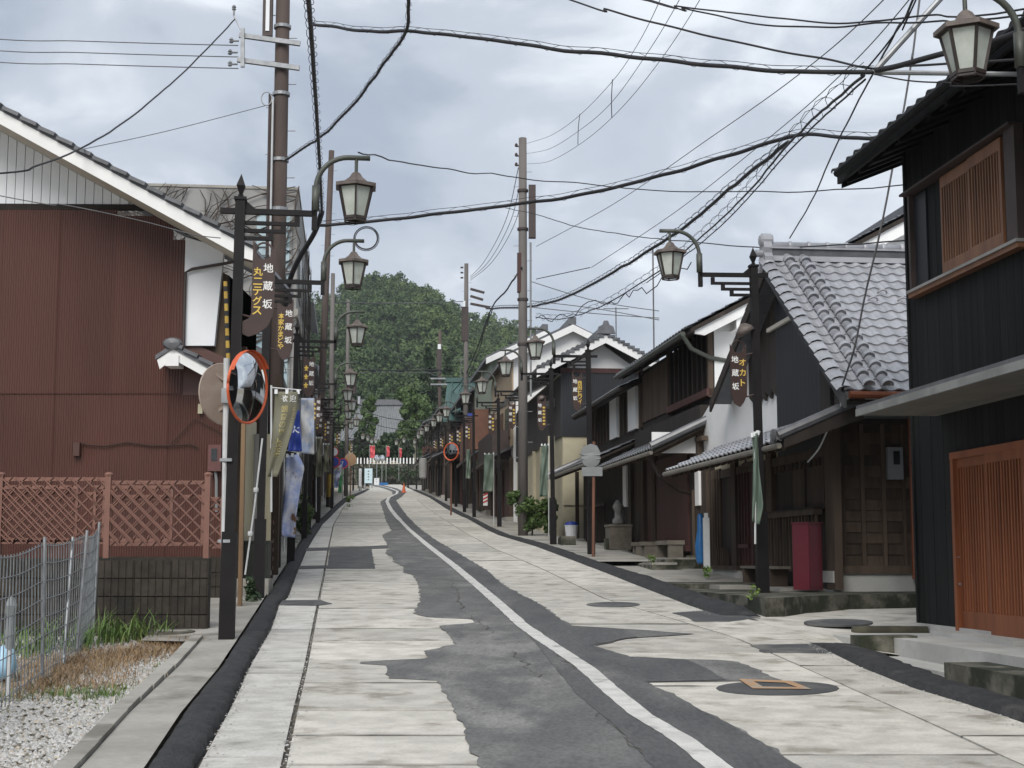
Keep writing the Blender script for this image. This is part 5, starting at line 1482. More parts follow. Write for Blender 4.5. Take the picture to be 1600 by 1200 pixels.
# ---------------------------------------------------------------- wire mesh fence, lower left
MF = thing('wire_mesh_fence', 'sagging grey wire mesh fence on steel stakes at the edge of the gravel lot', 'fence', (-3.8, 12, g(12)), 0)
fence_pts = [(-3.35, 8.2), (-3.46, 9.8), (-3.72, 11.9), (-3.95, 13.6), (-4.28, 15.3)]
def fpt(t, z):
    i = min(int(t), len(fence_pts) - 2); f = t - i
    x = fence_pts[i][0] * (1 - f) + fence_pts[i + 1][0] * f; y = fence_pts[i][1] * (1 - f) + fence_pts[i + 1][1] * f
    sag = .035 * math.sin(f * PI) * z; lean = .035 * math.sin(t * 2.3) * z
    return Vector((x + 3.8 + lean, y - 12, g(y) - g(12) + z - sag))
tm_ = len(fence_pts) - 1
n_ = 0
t = 0
while t <= tm_:
    pts = [fpt(t, z) for z in np.linspace(-.02, 1.08, 5)]
    MB().tube(pts, .0042, 4).build('wire', M_wire, MF); t += .062
for z in np.linspace(.05, 1.06, 8):
    MB().tube([fpt(t, z) for t in np.linspace(0, tm_, 30)], .0045, 4).build('wire', M_wire, MF)
for i, (dx, hh) in enumerate(((.0, 1.05), (0, 1.1), (.0, 1.12), (.02, 1.12), (.0, 1.15))):
    b = fpt(i, 0); tp = fpt(i, hh)
    MB().tube([b - Vector((0, 0, .1)), tp + Vector((dx + .02, 0, 0))], .014, 7).build('stake', M_galv, MF)
b = fpt(2.6, 0); MB().tube([b, fpt(2.75, 1.1)], .013, 7).build('stake', M_galv, MF)
q = gp(12, 1090)
wp = thing('wrapped_stake', 'white pipe stake wrapped in clear plastic at the left edge behind the wire mesh', 'stake', q, 0)
MB().tube([(0, 0, 0), (.0, 0, .65)], .018, 8).build('pipe', M_wpole, wp)
MB().lathe([(.03, .35), (.035, .45), (.03, .58), (.045, .66), (.02, .72), (0, .73)], 9).build('wrap', M_grey, wp)
q = gp(6, 1060)
tag(MB().lathe([(0, 0), (.09, .0), (.1, .1), (.08, .22), (.02, .26), (0, .26)], 10).build('plastic_sack', mat('pale blue plastic', (0.25, 0.45, 0.6), (0.35, 0.52, 0.65), 6, .4, bump=.3), None, loc=q, smooth=True), 'pale blue plastic sack on the gravel at the left edge', 'sack')
q = gp(300, 990)
dc = MB().lathe([(.30, 0), (.30, .05), (.27, .06), (.25, .045), (0, .045)], 24)
tag(dc.build('drain_cover', M_concd, None, loc=q + Vector((-.25, -.1, -.02))), 'round concrete drain cover at the foot of the block wall', 'cover')

# ================================================================ STREET LAMPS
def arc(n=9, r=.5, c=(0, 0), a0=PI, a1=PI / 2):
    return [(c[0] + r * math.cos(a0 + (a1 - a0) * k / n), 0, c[1] + r * math.sin(a0 + (a1 - a0) * k / n)) for k in range(n + 1)]
def make_lamp():
    L = thing('street_lamp', 'street lamp', 'street lamp', (0, 0, 0))
    MB().box(-.05, .05, -.05, .05, 0, 4.42).build('post', M_post, L)
    MB().box(-.075, .075, -.075, .075, -.25, 1.05).build('sleeve', M_post, L)
    fi = MB().lathe([(.028, 4.42), (.028, 4.46)], 8)
    fi.lathe([(.0, 4.42 + .02), (.025, 4.47), (.062, 4.55), (.0, 4.68)], 4, ph=PI / 4)
    fi.box(-.062, .062, -.062, .062, 4.40, 4.43)
    fi.build('finial', M_post, L)
    MB().box(-.2, .76, -.028, .028, 4.26, 4.315).prism([(.05, 4.31), (.16, 4.31), (.05, 4.40)], -.02, .02, 'y').build('arm', M_post, L)
    for k, (x1, z) in enumerate(((.60, 4.17), (.46, 4.09), (.34, 4.01))):
        MB().box(.05, x1, -.022, .022, z - .018, z + .018).box(x1 - .05, x1, -.02, .02, z, z + .08).build('tier_bar', M_post, L)
    MB().box(.72, .775, -.028, .028, 4.12, 4.42).build('end_bracket', M_post, L)
    pp = MB().tube([(.755, 0, 4.32), (.755, 0, 4.58)], .042, 10)
    pp.tube([(.755, 0, 4.40)] + [(x, 0, z) for x, _, z in arc(9, .33, (1.085, 4.56))] + [(1.30, 0, 4.89)], .027, 9)
    pp.build('swan_neck', M_olive, L, smooth=True)
    ln = MB().tube([(1.16, 0, 4.70), (1.16, 0, 4.89)], .018, 8).build('hanger', M_olive, L)
    r = MB().lathe([(.03, 4.735), (.05, 4.72), (.075, 4.68), (.13, 4.635), (.235, 4.605), (.235, 4.57), (.18, 4.578)], 6, (1.16, 0, 0), ph=PI / 6)
    r.build('lantern_roof', M_lroof, L)
    g6 = lambda rr, z, k: (1.16 + rr * math.cos(PI / 3 * k + PI / 6), rr * math.sin(PI / 3 * k + PI / 6), z)
    fr = MB()
    for k in range(6):
        fr.beam(g6(.190, 4.58, k), g6(.115, 4.255, k), .020, .020)
        fr.beam(g6(.118, 4.255, k), g6(.118, 4.255, k + 1), .022, .028)
        fr.beam(g6(.118, 4.225, k), g6(.118, 4.225, k + 1), .014, .016)
        fr.beam(g6(.190, 4.572, k), g6(.190, 4.572, k + 1), .018, .02)
        fr.beam(g6(.115, 4.26, k), g6(.118, 4.22, k), .014, .014)
    f = fr.build('lantern_frame', M_lfr, L)
    for k in range(6):
        MB().quad(g6(.182, 4.57, k), g6(.109, 4.26, k), g6(.109, 4.26, k + 1), g6(.182, 4.57, k + 1)).build('pane', M_pane, f)
    return L
def sign_poly(kind):
    if kind == 0:      # scroll bottom left, open crescent top
        p = [(-.11, .62), (-.11, .02), (-.13, -.03), (-.19, -.06), (-.215, -.12), (-.19, -.19), (-.13, -.215), (-.03, -.18), (.06, -.10), (.105, 0.0), (.115, .1), (.115, .72)]
        top = [(.115 - .02, .69), (.06, .60), (0.0, .575), (-.05, .60), (-.085, .66), (-.095, .75), (-.11, .80)]
    else:
        p = [(-.11, .70), (-.11, .16), (-.105, .0), (-.06, -.10), (-.01, -.16), (.07, -.11), (.11, .02), (.11, .70)]
        top = [(.095, .66), (.06, .60), (0, .575), (-.06, .60), (-.095, .66)]
    return p + top
def add_sign(L, side, zc, yellow, kind=0, ystyle='text', s=1.0):
    """side +1: lamp on the left of the street; the board hangs on the street side of the post and faces the camera"""
    S = Vector((.25, 0, zc))
    def fn(px, py, off=-.019):
        # board x runs to the viewer's right
        if side > 0: return (S.x + px, off, S.z + py)
        return (S.x - px, -off, S.z + py)
    def add(mb0): return mb0
    poly = sign_poly(kind)
    if side < 0: poly = [(-x, y) for x, y in poly]
    mb = MB(); n = len(poly)
    P0 = [fn(x, y, -.017) for x, y in poly]; P1 = [fn(x, y, .017) for x, y in poly]
    mb.v = P0 + P1
    mb.f = [tuple(range(n)), tuple(range(2 * n - 1, n - 1, -1))] + [(i, (i + 1) % n, (i + 1) % n + n, i + n) for i in range(n)]
    me = mb.mesh('sign_board', M_board); bm_fix(me)
    b = inst('sign_board', me, L)
    cx = .0
    ring = MB(); pts = [fn(.085 * math.cos(a), .665 + .085 * math.sin(a), 0) for a in np.linspace(-.6, PI + .6, 14)]
    ring.tube(pts, .011, 5).build('ring', M_board, b)
    for z in (.55, -.02):
        MB().tube([fn(-.10 * side if side > 0 else .10, z, 0), (0.03, 0, zc + z + .03)], .012, 6).build('bracket', M_board, b)
    kx = 1 if side > 0 else -1
    def one(ch, x, y_, size, m):
        w = MB(); letters(w, ch, fn, x, y_, 0, size); w.build('character', m, b)
    for i, ch in enumerate('地蔵坂'): one(ch, .05 * kx, .49 - i * .185, .098, M_ltw)
    if ystyle == 'text':
        n = len(yellow); d = min(.105, .50 / max(n, 1)) if n > 3 else .14
        for i, ch in enumerate(yellow): one(ch, -.052 * kx, .45 - i * d, min(.092, d * .95), M_lty)
    else:
        n = int(yellow)
        for i in range(n):
            y = MB()
            zz = .46 - i * .5 / n; h = .30 / n; c_ = -.052 * kx
            o_ = [(-.012, 0), (.012, 0), (.012, -.3 * h), (.04, -.3 * h), (.04, -.55 * h), (.012, -.55 * h), (.03, -h), (.008, -h), (0, -.7 * h), (-.008, -h), (-.03, -h), (-.012, -.55 * h), (-.04, -.55 * h), (-.04, -.3 * h), (-.012, -.3 * h)]
            y.add([fn(c_ + a, zz + q) for a, q in o_], [tuple(range(len(o_)))])
            y.build('character', M_lty, b)
    return b
lamp0 = make_lamp()
first = [True]
def place_lamp(X, Y, side, label, sign=None, zc=3.2, kind=0, st='text', z=None, group=None):
    if first[0]: L = lamp0; first[0] = False
    else:
        L = lamp0.copy(); COL.objects.link(L)
        for ch in protos:
            c = ch.copy(); COL.objects.link(c); c.parent = L
            for gch in list(ch.children):
                d = gch.copy(); COL.objects.link(d); d.parent = c
    L.location = (X, Y, (g(Y) if z is None else z) + .02)
    L.rotation_euler.z = math.atan2(.11, 1) if side > 0 else math.atan2(.11, 1) + PI
    L['label'] = label
    L['group'] = 'street lamps lining the slope'
    if sign: add_sign(L, side, zc, sign, kind, st)
    if Y < 21 and side > 0: L.rotation_euler.y = .010
    return L
protos = list(lamp0.children)
def lampX(u, Y, v): return at(u, v, Y).x
place_lamp(-2.80, 14.7, 1, 'nearest left street lamp, its board with five yellow characters and a scroll foot', '丸二テグス', 3.22, 0)
place_lamp(-3.38, 19.9, 1, 'second left street lamp, behind the orange rimmed mirror', '本家かまどや', 3.36, 1)
place_lamp(-4.22, 28.4, 1, 'third left street lamp, rising behind the olive banner', '3', 3.35, 1, 'x')
Lf = [(40.4, 545, 575, '4', 'fourth left lamp, its lantern the largest one below the hill edge'), (48, 541, 603, '4', 'fifth left lamp counted from the camera'),
      (54.6, 548, 621, '4', 'sixth left lamp, whose lantern overlaps the one before it'), (64, 542.5, 637, '4', 'seventh left lamp, just before the parking signs'),
      (75.5, 555.6, 650.6, '4', 'eighth left lamp beside the striped utility pole'), (81, 547.5, 656, None, 'ninth left lamp, tucked behind the eighth'),
      (118, 566, 677, '3', 'left lamp at the start of the bend, with a pale post'), (126, 574, 680, None, 'left lamp in the bend, right next to the pale posted one'),
      (142, 580, 685, None, 'left lamp with cream lantern above the red banner'), (144, 586.5, 685, None, 'twin of the cream lantern lamp above the red banner, right one')]
for (Y, u, v, sg, lb) in Lf:
    X = at(u, v, Y).x - 1.16
    place_lamp(X, Y, 1, lb, sg, 3.3, 1, 'x', z=at(u, v, Y).z - 4.74)
place_lamp(at(1508, 28, 10.6).x + 1.16, 10.6, -1, 'very near lantern at the top right corner on a curved olive pipe', None, z=at(1508, 28, 10.6).z - 4.74)
place_lamp(3.36, 20.0, -1, 'lamp standing on the mossy terrace by the red cabinet, board reading three yellow characters', 'オカト', 2.63, 1, z=-.455 + EYE)
place_lamp(1.70, 31.9, -1, 'lamp rising in front of the white posts, behind the back of the round mirror', '西田ヒワイ', 3.25, 1)
place_lamp(1.03, 37.1, -1, 'lamp before the navy ribbed siding, just right of the tall grey pole', '6', 3.0, 1, 'x')
Rf = [(44.5, 755, 589.6, '5', 'lamp left of the tall grey pole with the green bush at its foot'), (51.7, 729, 610, '4', 'lamp in front of the rust brown balcony box'),
      (62.9, 699, 634, '4', 'lamp before the beige green house with a small blue plate'), (69.6, 688, 644, '3', 'right lamp before the green roof, first of the dense far row'),
      (78.3, 679, 653, '3', 'right lamp second in the dense far row'), (90.4, 668, 662.5, '3', 'right lamp third in the dense far row'),
      (100.8, 660, 669, '3', 'right lamp fourth in the dense far row'), (113, 655, 676, None, 'right lamp fifth in the dense far row'),
      (124, 649, 685, None, 'small right lamp at the bend against the dark trees'), (138, 632, 684, None, 'lamp standing before the striped temple wall'), (146, 620, 688, None, 'leftmost small lamp before the striped temple wall')]
for (Y, u, v, sg, lb) in Rf:
    X = at(u, v, Y).x + 1.16
    place_lamp(X, Y, -1, lb, sg, 3.3, 1, 'x', z=at(u, v, Y).z - 4.74)

# ================================================================ UTILITY POLES
def pole(X, Y, top, r, m, label, steps=True, r2=None, lean=(0, 0)):
    P = thing('utility_pole', label, 'utility pole', (X, Y, g(Y)))
    MB().tube([(0, 0, -.5), (lean[0] * .5, lean[1] * .5, top * .5), (lean[0], lean[1], top)], r, 14, r2 or r * .72).build('shaft', m, P, smooth=True)
    if steps:
        for k in range(int((top - 2.5) / .45)):
            z = 2.3 + k * .45; s_ = 1 if k % 2 else -1; f = z / top
            MB().tube([(lean[0] * f + s_ * r * .7, 0, z), (lean[0] * f + s_ * (r + .13), 0, z)], .009, 5).build('step_bolt', M_galv, P)
    return P
def insul(P, x, y, z, d=(0, -1, 0), m=None):
    MB().tube([(x, y, z), (x + d[0] * .12, y + d[1] * .12, z + d[2] * .12)], .02, 6).lathe([(.03, 0), (.045, .02), (.02, .04), (.045, .06), (.02, .1)], 8, (x + d[0] * .14, y + d[1] * .14, z + d[2] * .14 - .04)).build('insulator', m or M_galv, P)
q = at(431, 600, 27.0)
P1 = pole(q.x, 27.0, 13.5, .15, M_pole, 'big brown utility pole with two crossarms behind the nearest left lamp', r2=.125)
def rel(P, u, v, Y=None):
    return at(u, v, Y or P.location.y) - P.location
for v, u0, u1 in ((64, 377, 471), (102, 374, 470)):
    a, b = rel(P1, u0, v - 3), rel(P1, u1, v + 9)
    MB().beam((a.x, -.2, a.z), (b.x, -.16, b.z), .08, .085).build('crossarm', M_galv, P1)
a, b = rel(P1, 383, 52), rel(P1, 383, 112)
MB().beam((a.x, -.26, a.z), (b.x, -.26, b.z), .06, .07).build('arm_plate', M_galv, P1)
for u, v in ((372, 71), (370, 89), (370, 107)):
    p = rel(P1, u, v); insul(P1, p.x + .06, -.25, p.z, (-1, 0, 0))
p = rel(P1, 367, 27); insul(P1, p.x, -.1, p.z, (0, 0, 1)); MB().tube([(p.x, -.1, p.z), rel(P1, 383, 60) + Vector((0, -.2, 0))], .014, 5).build('stay', M_galv, P1)
a = rel(P1, 419, 0)
MB().box(a.x - .06, a.x + .12, -.22, -.12, rel(P1, 0, 62).z, rel(P1, 0, -60).z).build('riser_cover', M_equip, P1)
MB().box(a.x + .0, a.x + .07, -.24, -.22, rel(P1, 0, 55).z, rel(P1, 0, -60).z).build('riser_strip', M_white, P1)
MB().tube([(rel(P1, 421, 300).x, -.1, 1.0), (rel(P1, 421, 300).x, -.1, rel(P1, 0, 150).z)], .035, 8).build('conduit', M_equip, P1)
MB().tube([(rel(P1, 426, 300).x, -.17, 1.0), (rel(P1, 426, 300).x, -.17, rel(P1, 0, 160).z)], .02, 8).build('conduit', M_wpole, P1)
for v in (45, 150, 253, 330): MB().lathe([(.165, 0), (.165, .06), (.15, .06)], 14, (0, 0, rel(P1, 0, v).z)).build('band', M_galv, P1)
MB().tube([(rel(P1, 421, 160).x + .1 * math.cos(a) - .03, -.15, rel(P1, 0, 158).z + .13 * math.sin(a)) for a in np.linspace(0, 6.3, 16)], .012, 5).build('cable_loop', M_galv, P1)
q = at(494, 815, 60)
P2 = pole(q.x, 60, 15.3, .16, M_pole, 'tall leaning brown utility pole in front of the white rendered house', lean=(at(518, 245, 60).x - q.x, 0))
MB().lathe([(.17, .35), (.17, 1.6), (.165, 1.6)], 12).build('dark_sleeve', M_equip, P2)
q = at(515, 793, 78)
P3 = pole(q.x, 78, 12.5, .15, M_poleg, 'utility pole with yellow banded foot on the left half way up')
MB().lathe([(.19, .55), (.19, 1.75), (.185, 1.75)], 12).build('yellow_sleeve', M_yellow, P3)
MB().lathe([(.195, -.1), (.195, .55), (.185, .55)], 12).build('dark_sleeve', M_equip, P3)
q = at(549, 700, 104)
P4 = pole(q.x - .35, 104, 14, .15, M_poleg, 'thin far utility pole on the left carrying a white capped cylinder', steps=False)
MB().lathe([(.0, 0), (.16, 0), (.16, 1.2), (0, 1.22)], 10, (.5, 0, 7.2)).box(.1, .55, -.04, .04, 8.6, 8.7).build('transformer', M_equip, P4)
q = at(817, 600, 43.2)
P5 = pole(q.x, 43.2, at(820, 216, 43.2).z - g(43.2), .15, M_poleg, 'tall grey brown utility pole on the right with two long brown boxes', r2=.12)
for v in (228, 243, 258): p = rel(P5, 815, v); MB().tube([(p.x, 0, p.z), (p.x - .16, 0, p.z - .02)], .022, 6).lathe([(.045, 0), (.045, .06), (.02, .1)], 8, (p.x - .16, 0, p.z - .02)).build('insulator', M_equip, P5)
a, b = rel(P5, 826, 372), rel(P5, 837, 290); MB().box(a.x, b.x, -.12, .12, a.z, b.z).build('riser_box', M_equip, P5)
a, b = rel(P5, 808, 436), rel(P5, 815, 396); MB().box(a.x, b.x, -.12, .12, a.z - .4, b.z).build('riser_box', M_maroon, P5)
p = rel(P5, 829, 400); MB().tube([(p.x, -.1, rel(P5, 0, 620).z), (p.x, -.1, rel(P5, 0, 380).z)], .03, 7).build('conduit', M_grey, P5)
for v in (300, 360, 470, 540): MB().lathe([(.165, 0), (.165, .07), (.15, .07)], 12, (0, 0, rel(P5, 0, v).z)).build('band', M_equip, P5)
q = at(728, 600, 76)
P6 = pole(q.x, 76, at(729, 412, 76).z - g(76), .15, M_poleg, 'right hand utility pole carrying a long dark cylinder against the hill')
a, b = rel(P6, 721, 533), rel(P6, 732, 480); MB().box(a.x, b.x, -.15, .15, a.z, b.z).build('riser_box', M_equip, P6)
MB().box(a.x + .1, a.x + .2, -.2, -.15, b.z, b.z + .3).build('white_tag', M_white, P6)
for v in (418, 426, 434): p = rel(P6, 724, v); MB().box(p.x - .15, p.x, -.03, .03, p.z - .04, p.z + .04).build('insulator', M_equip, P6)
for v, x1 in ((452, 757), (463, 755), (475, 766)): p, r_ = rel(P6, 735, v), rel(P6, x1, v + 6); MB().beam((p.x, -.1, p.z), (r_.x, -.1, r_.z), .1, .12).build('cut_out', M_equip, P6)
q = at(687, 600, 117)
P7 = pole(q.x, 117, at(688, 517, 117).z - g(117), .17, M_pole, 'far utility pole with reddish foot before the dark cedar')
a, b = rel(P7, 682, 578), rel(P7, 690, 546); MB().box(a.x, b.x, -.15, .15, a.z, b.z).build('riser_box', M_equip, P7)
MB().box(a.x + .1, a.x + .35, -.2, -.15, b.z, b.z + .4).build('white_tag', M_white, P7)
for v in (592, 601): a, b = rel(P7, 673, v), rel(P7, 703, v); MB().beam((a.x, -.2, a.z), (b.x, -.2, b.z), .12, .12).build('crossarm', M_galv, P7)
# pole just off to the right, carrying the steel bracket
q = at(1365, 113, 12.3); P8 = pole(4.55, 12.3, 9, .14, M_poleg, 'utility pole by the apron whose steel bracket gathers the cables top right', steps=False)
tip = q - P8.location
MB().tube([tip, (0, 0, tip.z - .02)], .022, 8).build('bracket_arm', M_galv, P8)
e2 = at(1480, -14, 12.3) - P8.location; dd = (e2 - tip)
MB().tube([tip, tip + dd * (abs(tip.x) / abs(dd.x))], .026, 8).build('bracket_strut', M_galv, P8)

# ================================================================ CABLES
def cable(label, pts, r, m=None, wave=0.0, coil=None, name='power_cable', cat='cable', sub=8):
    P = [at(*p) for p in pts]
    off_ = lambda q: q[1] < 0 or q[0] < 0 or q[0] > 1600
    if off_(pts[0]): P.insert(0, P[0] + (P[0] - P[1]).normalized() * 7 + Vector((0, 0, .4)))
    if off_(pts[-1]): P.append(P[-1] + (P[-1] - P[-2]).normalized() * 7 + Vector((0, 0, .4)))
    # smooth through the points
    out = []
    for i in range(len(P) - 1):
        p0 = P[max(i - 1, 0)]; p1_ = P[i]; p2_ = P[i + 1]; p3 = P[min(i + 2, len(P) - 1)]
        for k in range(sub):
            t = k / sub
            out.append(0.5 * ((2 * p1_) + (-p0 + p2_) * t + (2 * p0 - 5 * p1_ + 4 * p2_ - p3) * t * t + (-p0 + 3 * p1_ - 3 * p2_ + p3) * t ** 3))
    out.append(P[-1])
    if wave:
        L_ = 0
        for i in range(1, len(out) - 1):
            L_ += (out[i] - out[i - 1]).length
            out[i] = out[i] + Vector((0, 0, wave * noise.noise(Vector((L_ * 1.5, P[0].x, 0)))))
    c0 = out[0].copy()
    o = MB().tube([p - c0 for p in out], r, 6).build(name, m or M_cable, None, loc=c0, smooth=True)
    tag(o, label, cat)
    if coil:
        rc, pitch, tr, off = coil
        mb = MB()
        # helix hanging wire round the bundle, and a carrying wire above it
        acc = 0; pts_h = []
        for i in range(len(out) - 1):
            d = out[i + 1] - out[i]; n = max(2, int(d.length / pitch * 9))
            dn = d.normalized(); a = dn.cross(Vector((0, 0, 1))).normalized(); b = a.cross(dn)
            for k in range(n):
                ph = 2 * PI * (acc + d.length * k / n) / pitch
                pts_h.append(out[i] + d * (k / n) - c0 + (a * math.cos(ph) + b * math.sin(ph)) * rc + b * off)
            acc += d.length
        mb.tube(pts_h, tr, 3)
        mb.build('hanger_coil', M_cable, o)
        MB().tube([p - c0 + Vector((0, 0, rc + off)) for p in out], tr * 1.1, 4).build('carrying_wire', M_cable, o)
    return o
cable('thick black cable bundle falling steeply from the top edge to the left lamps', [(472, -90, 9.5), (482, 0, 12), (491, 120, 15.5), (499, 250, 20), (503, 330, 25)], .023, wave=.04, coil=(.045, .4, .004, .0))
cable('thick bundle crossing the whole sky from the left lamps to the right roof', [(500, 352, 25), (600, 344, 25), (700, 332, 24.5), (820, 318, 24), (930, 299, 23), (1050, 270, 22), (1150, 239, 21), (1235, 214, 20.2), (1290, 212, 19.5), (1375, 217, 18.5), (1470, 226, 17.5)], .029, wave=.03, coil=(.06, .8, .004, .02))
cable('dark looping bundle below the crossing cable at the second left lantern', [(503, 330, 25), (492, 362, 25.4), (470, 400, 25.8), (452, 440, 26.2), (444, 500, 26.6)], .05, wave=.05)
cable('bundle sloping down from the right to the tall grey pole and beyond', [(1232, 222, 20), (1150, 287, 23), (1060, 362, 27), (960, 424, 33), (890, 462, 39), (830, 478, 45), (760, 482, 55)], .030, wave=.04, coil=(.07, .5, .005, .02))
cable('upper bundle from the steel bracket across the top of the sky to the left', [(1366, 112, 12.3), (1280, 113, 12.6), (1180, 107, 13), (1060, 97, 13.6), (900, 80, 14.5), (760, 62, 15.5), (650, 50, 16.5), (560, 47, 17.5), (485, 38, 18.5)], .021, wave=.03, coil=(.04, .5, .003, .012))
cable('cable dropping from the top centre to the big brown pole', [(640, -40, 15), (638, 10, 15.8), (634, 50, 16.6), (600, 100, 18.5), (550, 165, 21), (500, 215, 24), (446, 250, 26.8)], .020, wave=.03, coil=(.035, .35, .003, .01))
cable('thin twisted wire from the nearest lantern to the far right roof', [(560, 238, 15), (640, 255, 17), (720, 267, 19), (820, 278, 21), (950, 292, 21), (1080, 299, 20.5), (1230, 299, 19.5), (1430, 289, 17.5)], .008, wave=.03)
cable('thin wire sagging right of the tall grey pole to the tiled ridge', [(790, 325, 43), (842, 336, 40), (900, 354, 36), (1000, 370, 31), (1060, 376, 28), (1200, 387, 24), (1430, 375, 18)], .011, wave=.02)
for i, (lb, pts) in enumerate((('highest of the three arching wires leaving the top of the tall grey pole', [(823, 224, 43), (860, 212, 38), (900, 185, 32), (950, 135, 26), (990, 80, 22), (1040, -20, 17)]),
                             ('middle of the three arching wires leaving the top of the tall grey pole', [(823, 240, 43), (860, 232, 38), (905, 204, 32), (950, 166, 26), (1000, 100, 22), (1072, -20, 17)]),
                             ('lowest of the three arching wires leaving the top of the tall grey pole', [(824, 256, 43), (858, 252, 38), (905, 226, 32), (957, 183, 26), (1020, 110, 22), (1105, -20, 17)]))):
    cable(lb, pts, .0055, M_cableg)
    p = (904, 180 + 12 * i, 32)
for lb, a, b in (('left spacer hanging between the arching wires', (906, 178, 32), (903, 226, 32)), ('right spacer hanging between the arching wires', (957, 124, 26), (956, 184, 26))):
    cable(lb, [a, ((a[0] + b[0]) / 2 - 1, (a[1] + b[1]) / 2, a[2]), b], .009, name='wire_spacer', cat='spacer')
cable('medium cable dipping from the top edge to the steel bracket', [(870, -8, 15), (950, 15, 14.5), (1050, 43, 14), (1180, 72, 13.5), (1290, 92, 13), (1366, 108, 12.3), (1420, 103, 12), (1600, 93, 11)], .010, wave=.02)
cable('upper of two parallel wires near the top edge behind the near lantern', [(970, -8, 15), (1060, 8, 14.5), (1150, 22, 14), (1220, 30, 13.5), (1310, 34, 13), (1450, 27, 12), (1620, 12, 11)], .0085, wave=.03)
cable('lower of two parallel wires near the top edge behind the near lantern', [(1000, -6, 15), (1070, 14, 14.5), (1150, 31, 14), (1230, 40, 13.5), (1320, 41, 13), (1460, 33, 12), (1620, 18, 11)], .0085, wave=.03)
cable('straight thin stay wire from the grey pole rising right past the sky centre', [(838, 385, 43), (960, 318, 36), (1100, 222, 28), (1250, 115, 21), (1400, -20, 16)], .008, M_cableg)
cable('second straight stay wire parallel below the first', [(924, 418, 40), (1050, 335, 34), (1180, 233, 27), (1300, 130, 21), (1430, -12, 16)], .008, M_cableg)
cable('short guy from the grey pole to the parallel stays', [(838, 436, 43), (880, 427, 41.5), (922, 418, 40)], .012)
cable('dark service line dropping from the top right to the ridge ornament of the tiled house', [(1436, -20, 11.5), (1400, 50, 13), (1362, 118, 15), (1310, 220, 18), (1270, 310, 21), (1234, 372, 23.2)], .011, wave=.02)
cable('steel wire going up from the bracket to the top edge', [(1345, 118, 12.5), (1385, 70, 12), (1420, 20, 11.6), (1440, -20, 11.2)], .008)
cable('service line hanging behind the black roof and over the silver tiles', [(1438, -10, 17.6), (1425, 90, 17.7), (1412, 170, 17.8), (1395, 260, 17.9), (1378, 350, 18), (1352, 460, 18.2), (1336, 540, 18.4), (1322, 585, 18.8), (1312, 612, 19.2)], .013, M_cableg, wave=.02)
cable('pale cable curling down to the pent roof of the tiled house', [(1312, 612, 19.2), (1313, 640, 19.3), (1295, 668, 19.4), (1280, 700, 19.6), (1262, 722, 19.8)], .012, M_wpole)
cable('bundle with loose curls running from the bracket down to the right hand lamps', [(1350, 118, 12.5), (1300, 160, 14), (1235, 222, 17), (1160, 310, 21), (1090, 375, 25.5), (1020, 430, 30), (940, 478, 36), (880, 498, 40), (838, 496, 43.5)], .014, wave=.03, coil=(.09, .9, .004, .03))
cable('second wire beside the curled bundle on its way to the bracket', [(1352, 124, 12.8), (1290, 180, 15), (1225, 245, 18), (1150, 330, 22.5), (1085, 388, 27), (1010, 442, 32)], .010, wave=.02)
cable('thick black cable from the bracket passing behind the near lantern', [(1366, 110, 12.3), (1400, 104, 12.1), (1440, 93, 11.9), (1500, 76, 11.6), (1620, 40, 11)], .024, wave=.01)
cable('thin wire from the bracket level to the right behind the near lantern', [(1366, 116, 12.3), (1420, 126, 12), (1480, 129, 11.7), (1620, 130, 11)], .007)
for i, (v0, v1) in enumerate(((60, 71), (78, 89), (96, 107))):
    cable(('top', 'middle', 'bottom')[i] + ' of the three level wires leaving the crossarms at the upper left', [(-30, v0 - 1, 30), (120, v0 + 4, 29), (250, v0 + 8, 28), (372, v1, 27)], .010, M_cableg)
cable('sagging black line from the pole top over the white gable to the left edge', [(-30, 272, 17), (60, 258, 18), (150, 220, 20), (230, 163, 22.5), (300, 100, 25), (367, 30, 27)], .013, wave=.02)
cable('pale thin wire rising over the white gable towards the big brown pole', [(-20, 263, 22), (120, 235, 24), (260, 205, 25.5), (415, 165, 27)], .007, M_cableg)
cable('thin wire slung across the white gable siding to the eave', [(-20, 302, 18.6), (100, 320, 18.8), (220, 345, 19), (300, 366, 19.2), (345, 372, 19.3)], .007, M_cableg)
cable('level wire before the hill between the far poles', [(527, 472, 60), (600, 474, 65), (660, 473, 70), (724, 471, 76)], .022, M_cableg)
cable('dark level wire low across the hill', [(563, 578, 104), (620, 579, 110), (690, 578, 117)], .055)
cable('second level wire low across the hill', [(563, 582, 104), (620, 583, 110), (690, 582, 117)], .03, M_cableg)
cable('black line falling from the tall grey pole to the green roof', [(815, 418, 43), (790, 455, 50), (768, 482, 58), (745, 545, 68), (722, 595, 80), (700, 618, 92)], .03, wave=.05)
cable('looser wire beside the line falling to the green roof', [(770, 482, 58), (756, 520, 63), (748, 550, 68), (735, 580, 76), (715, 615, 90)], .02, wave=.1)
cable('thin wire sloping across the hill from the third left lantern', [(560, 512, 42), (600, 540, 60), (650, 575, 85), (690, 590, 110)], .018, M_cableg)
cable('wavy wire with loops right of the tall grey pole above the white gable', [(838, 497, 43.5), (880, 494, 42), (920, 478, 40), (960, 470, 38), (1010, 452, 34), (1080, 410, 29)], .012, wave=.25)
for i, (a, b, c_) in enumerate(((440, 470, 486), (480, 490, 497), (470, 482, 500))):
    cable(('first', 'second', 'third')[i] + ' faint wire behind the white gable right of the grey pole', [(830, a, 60), (930, b, 60), (1030, c_, 60)], .018, M_cableg)
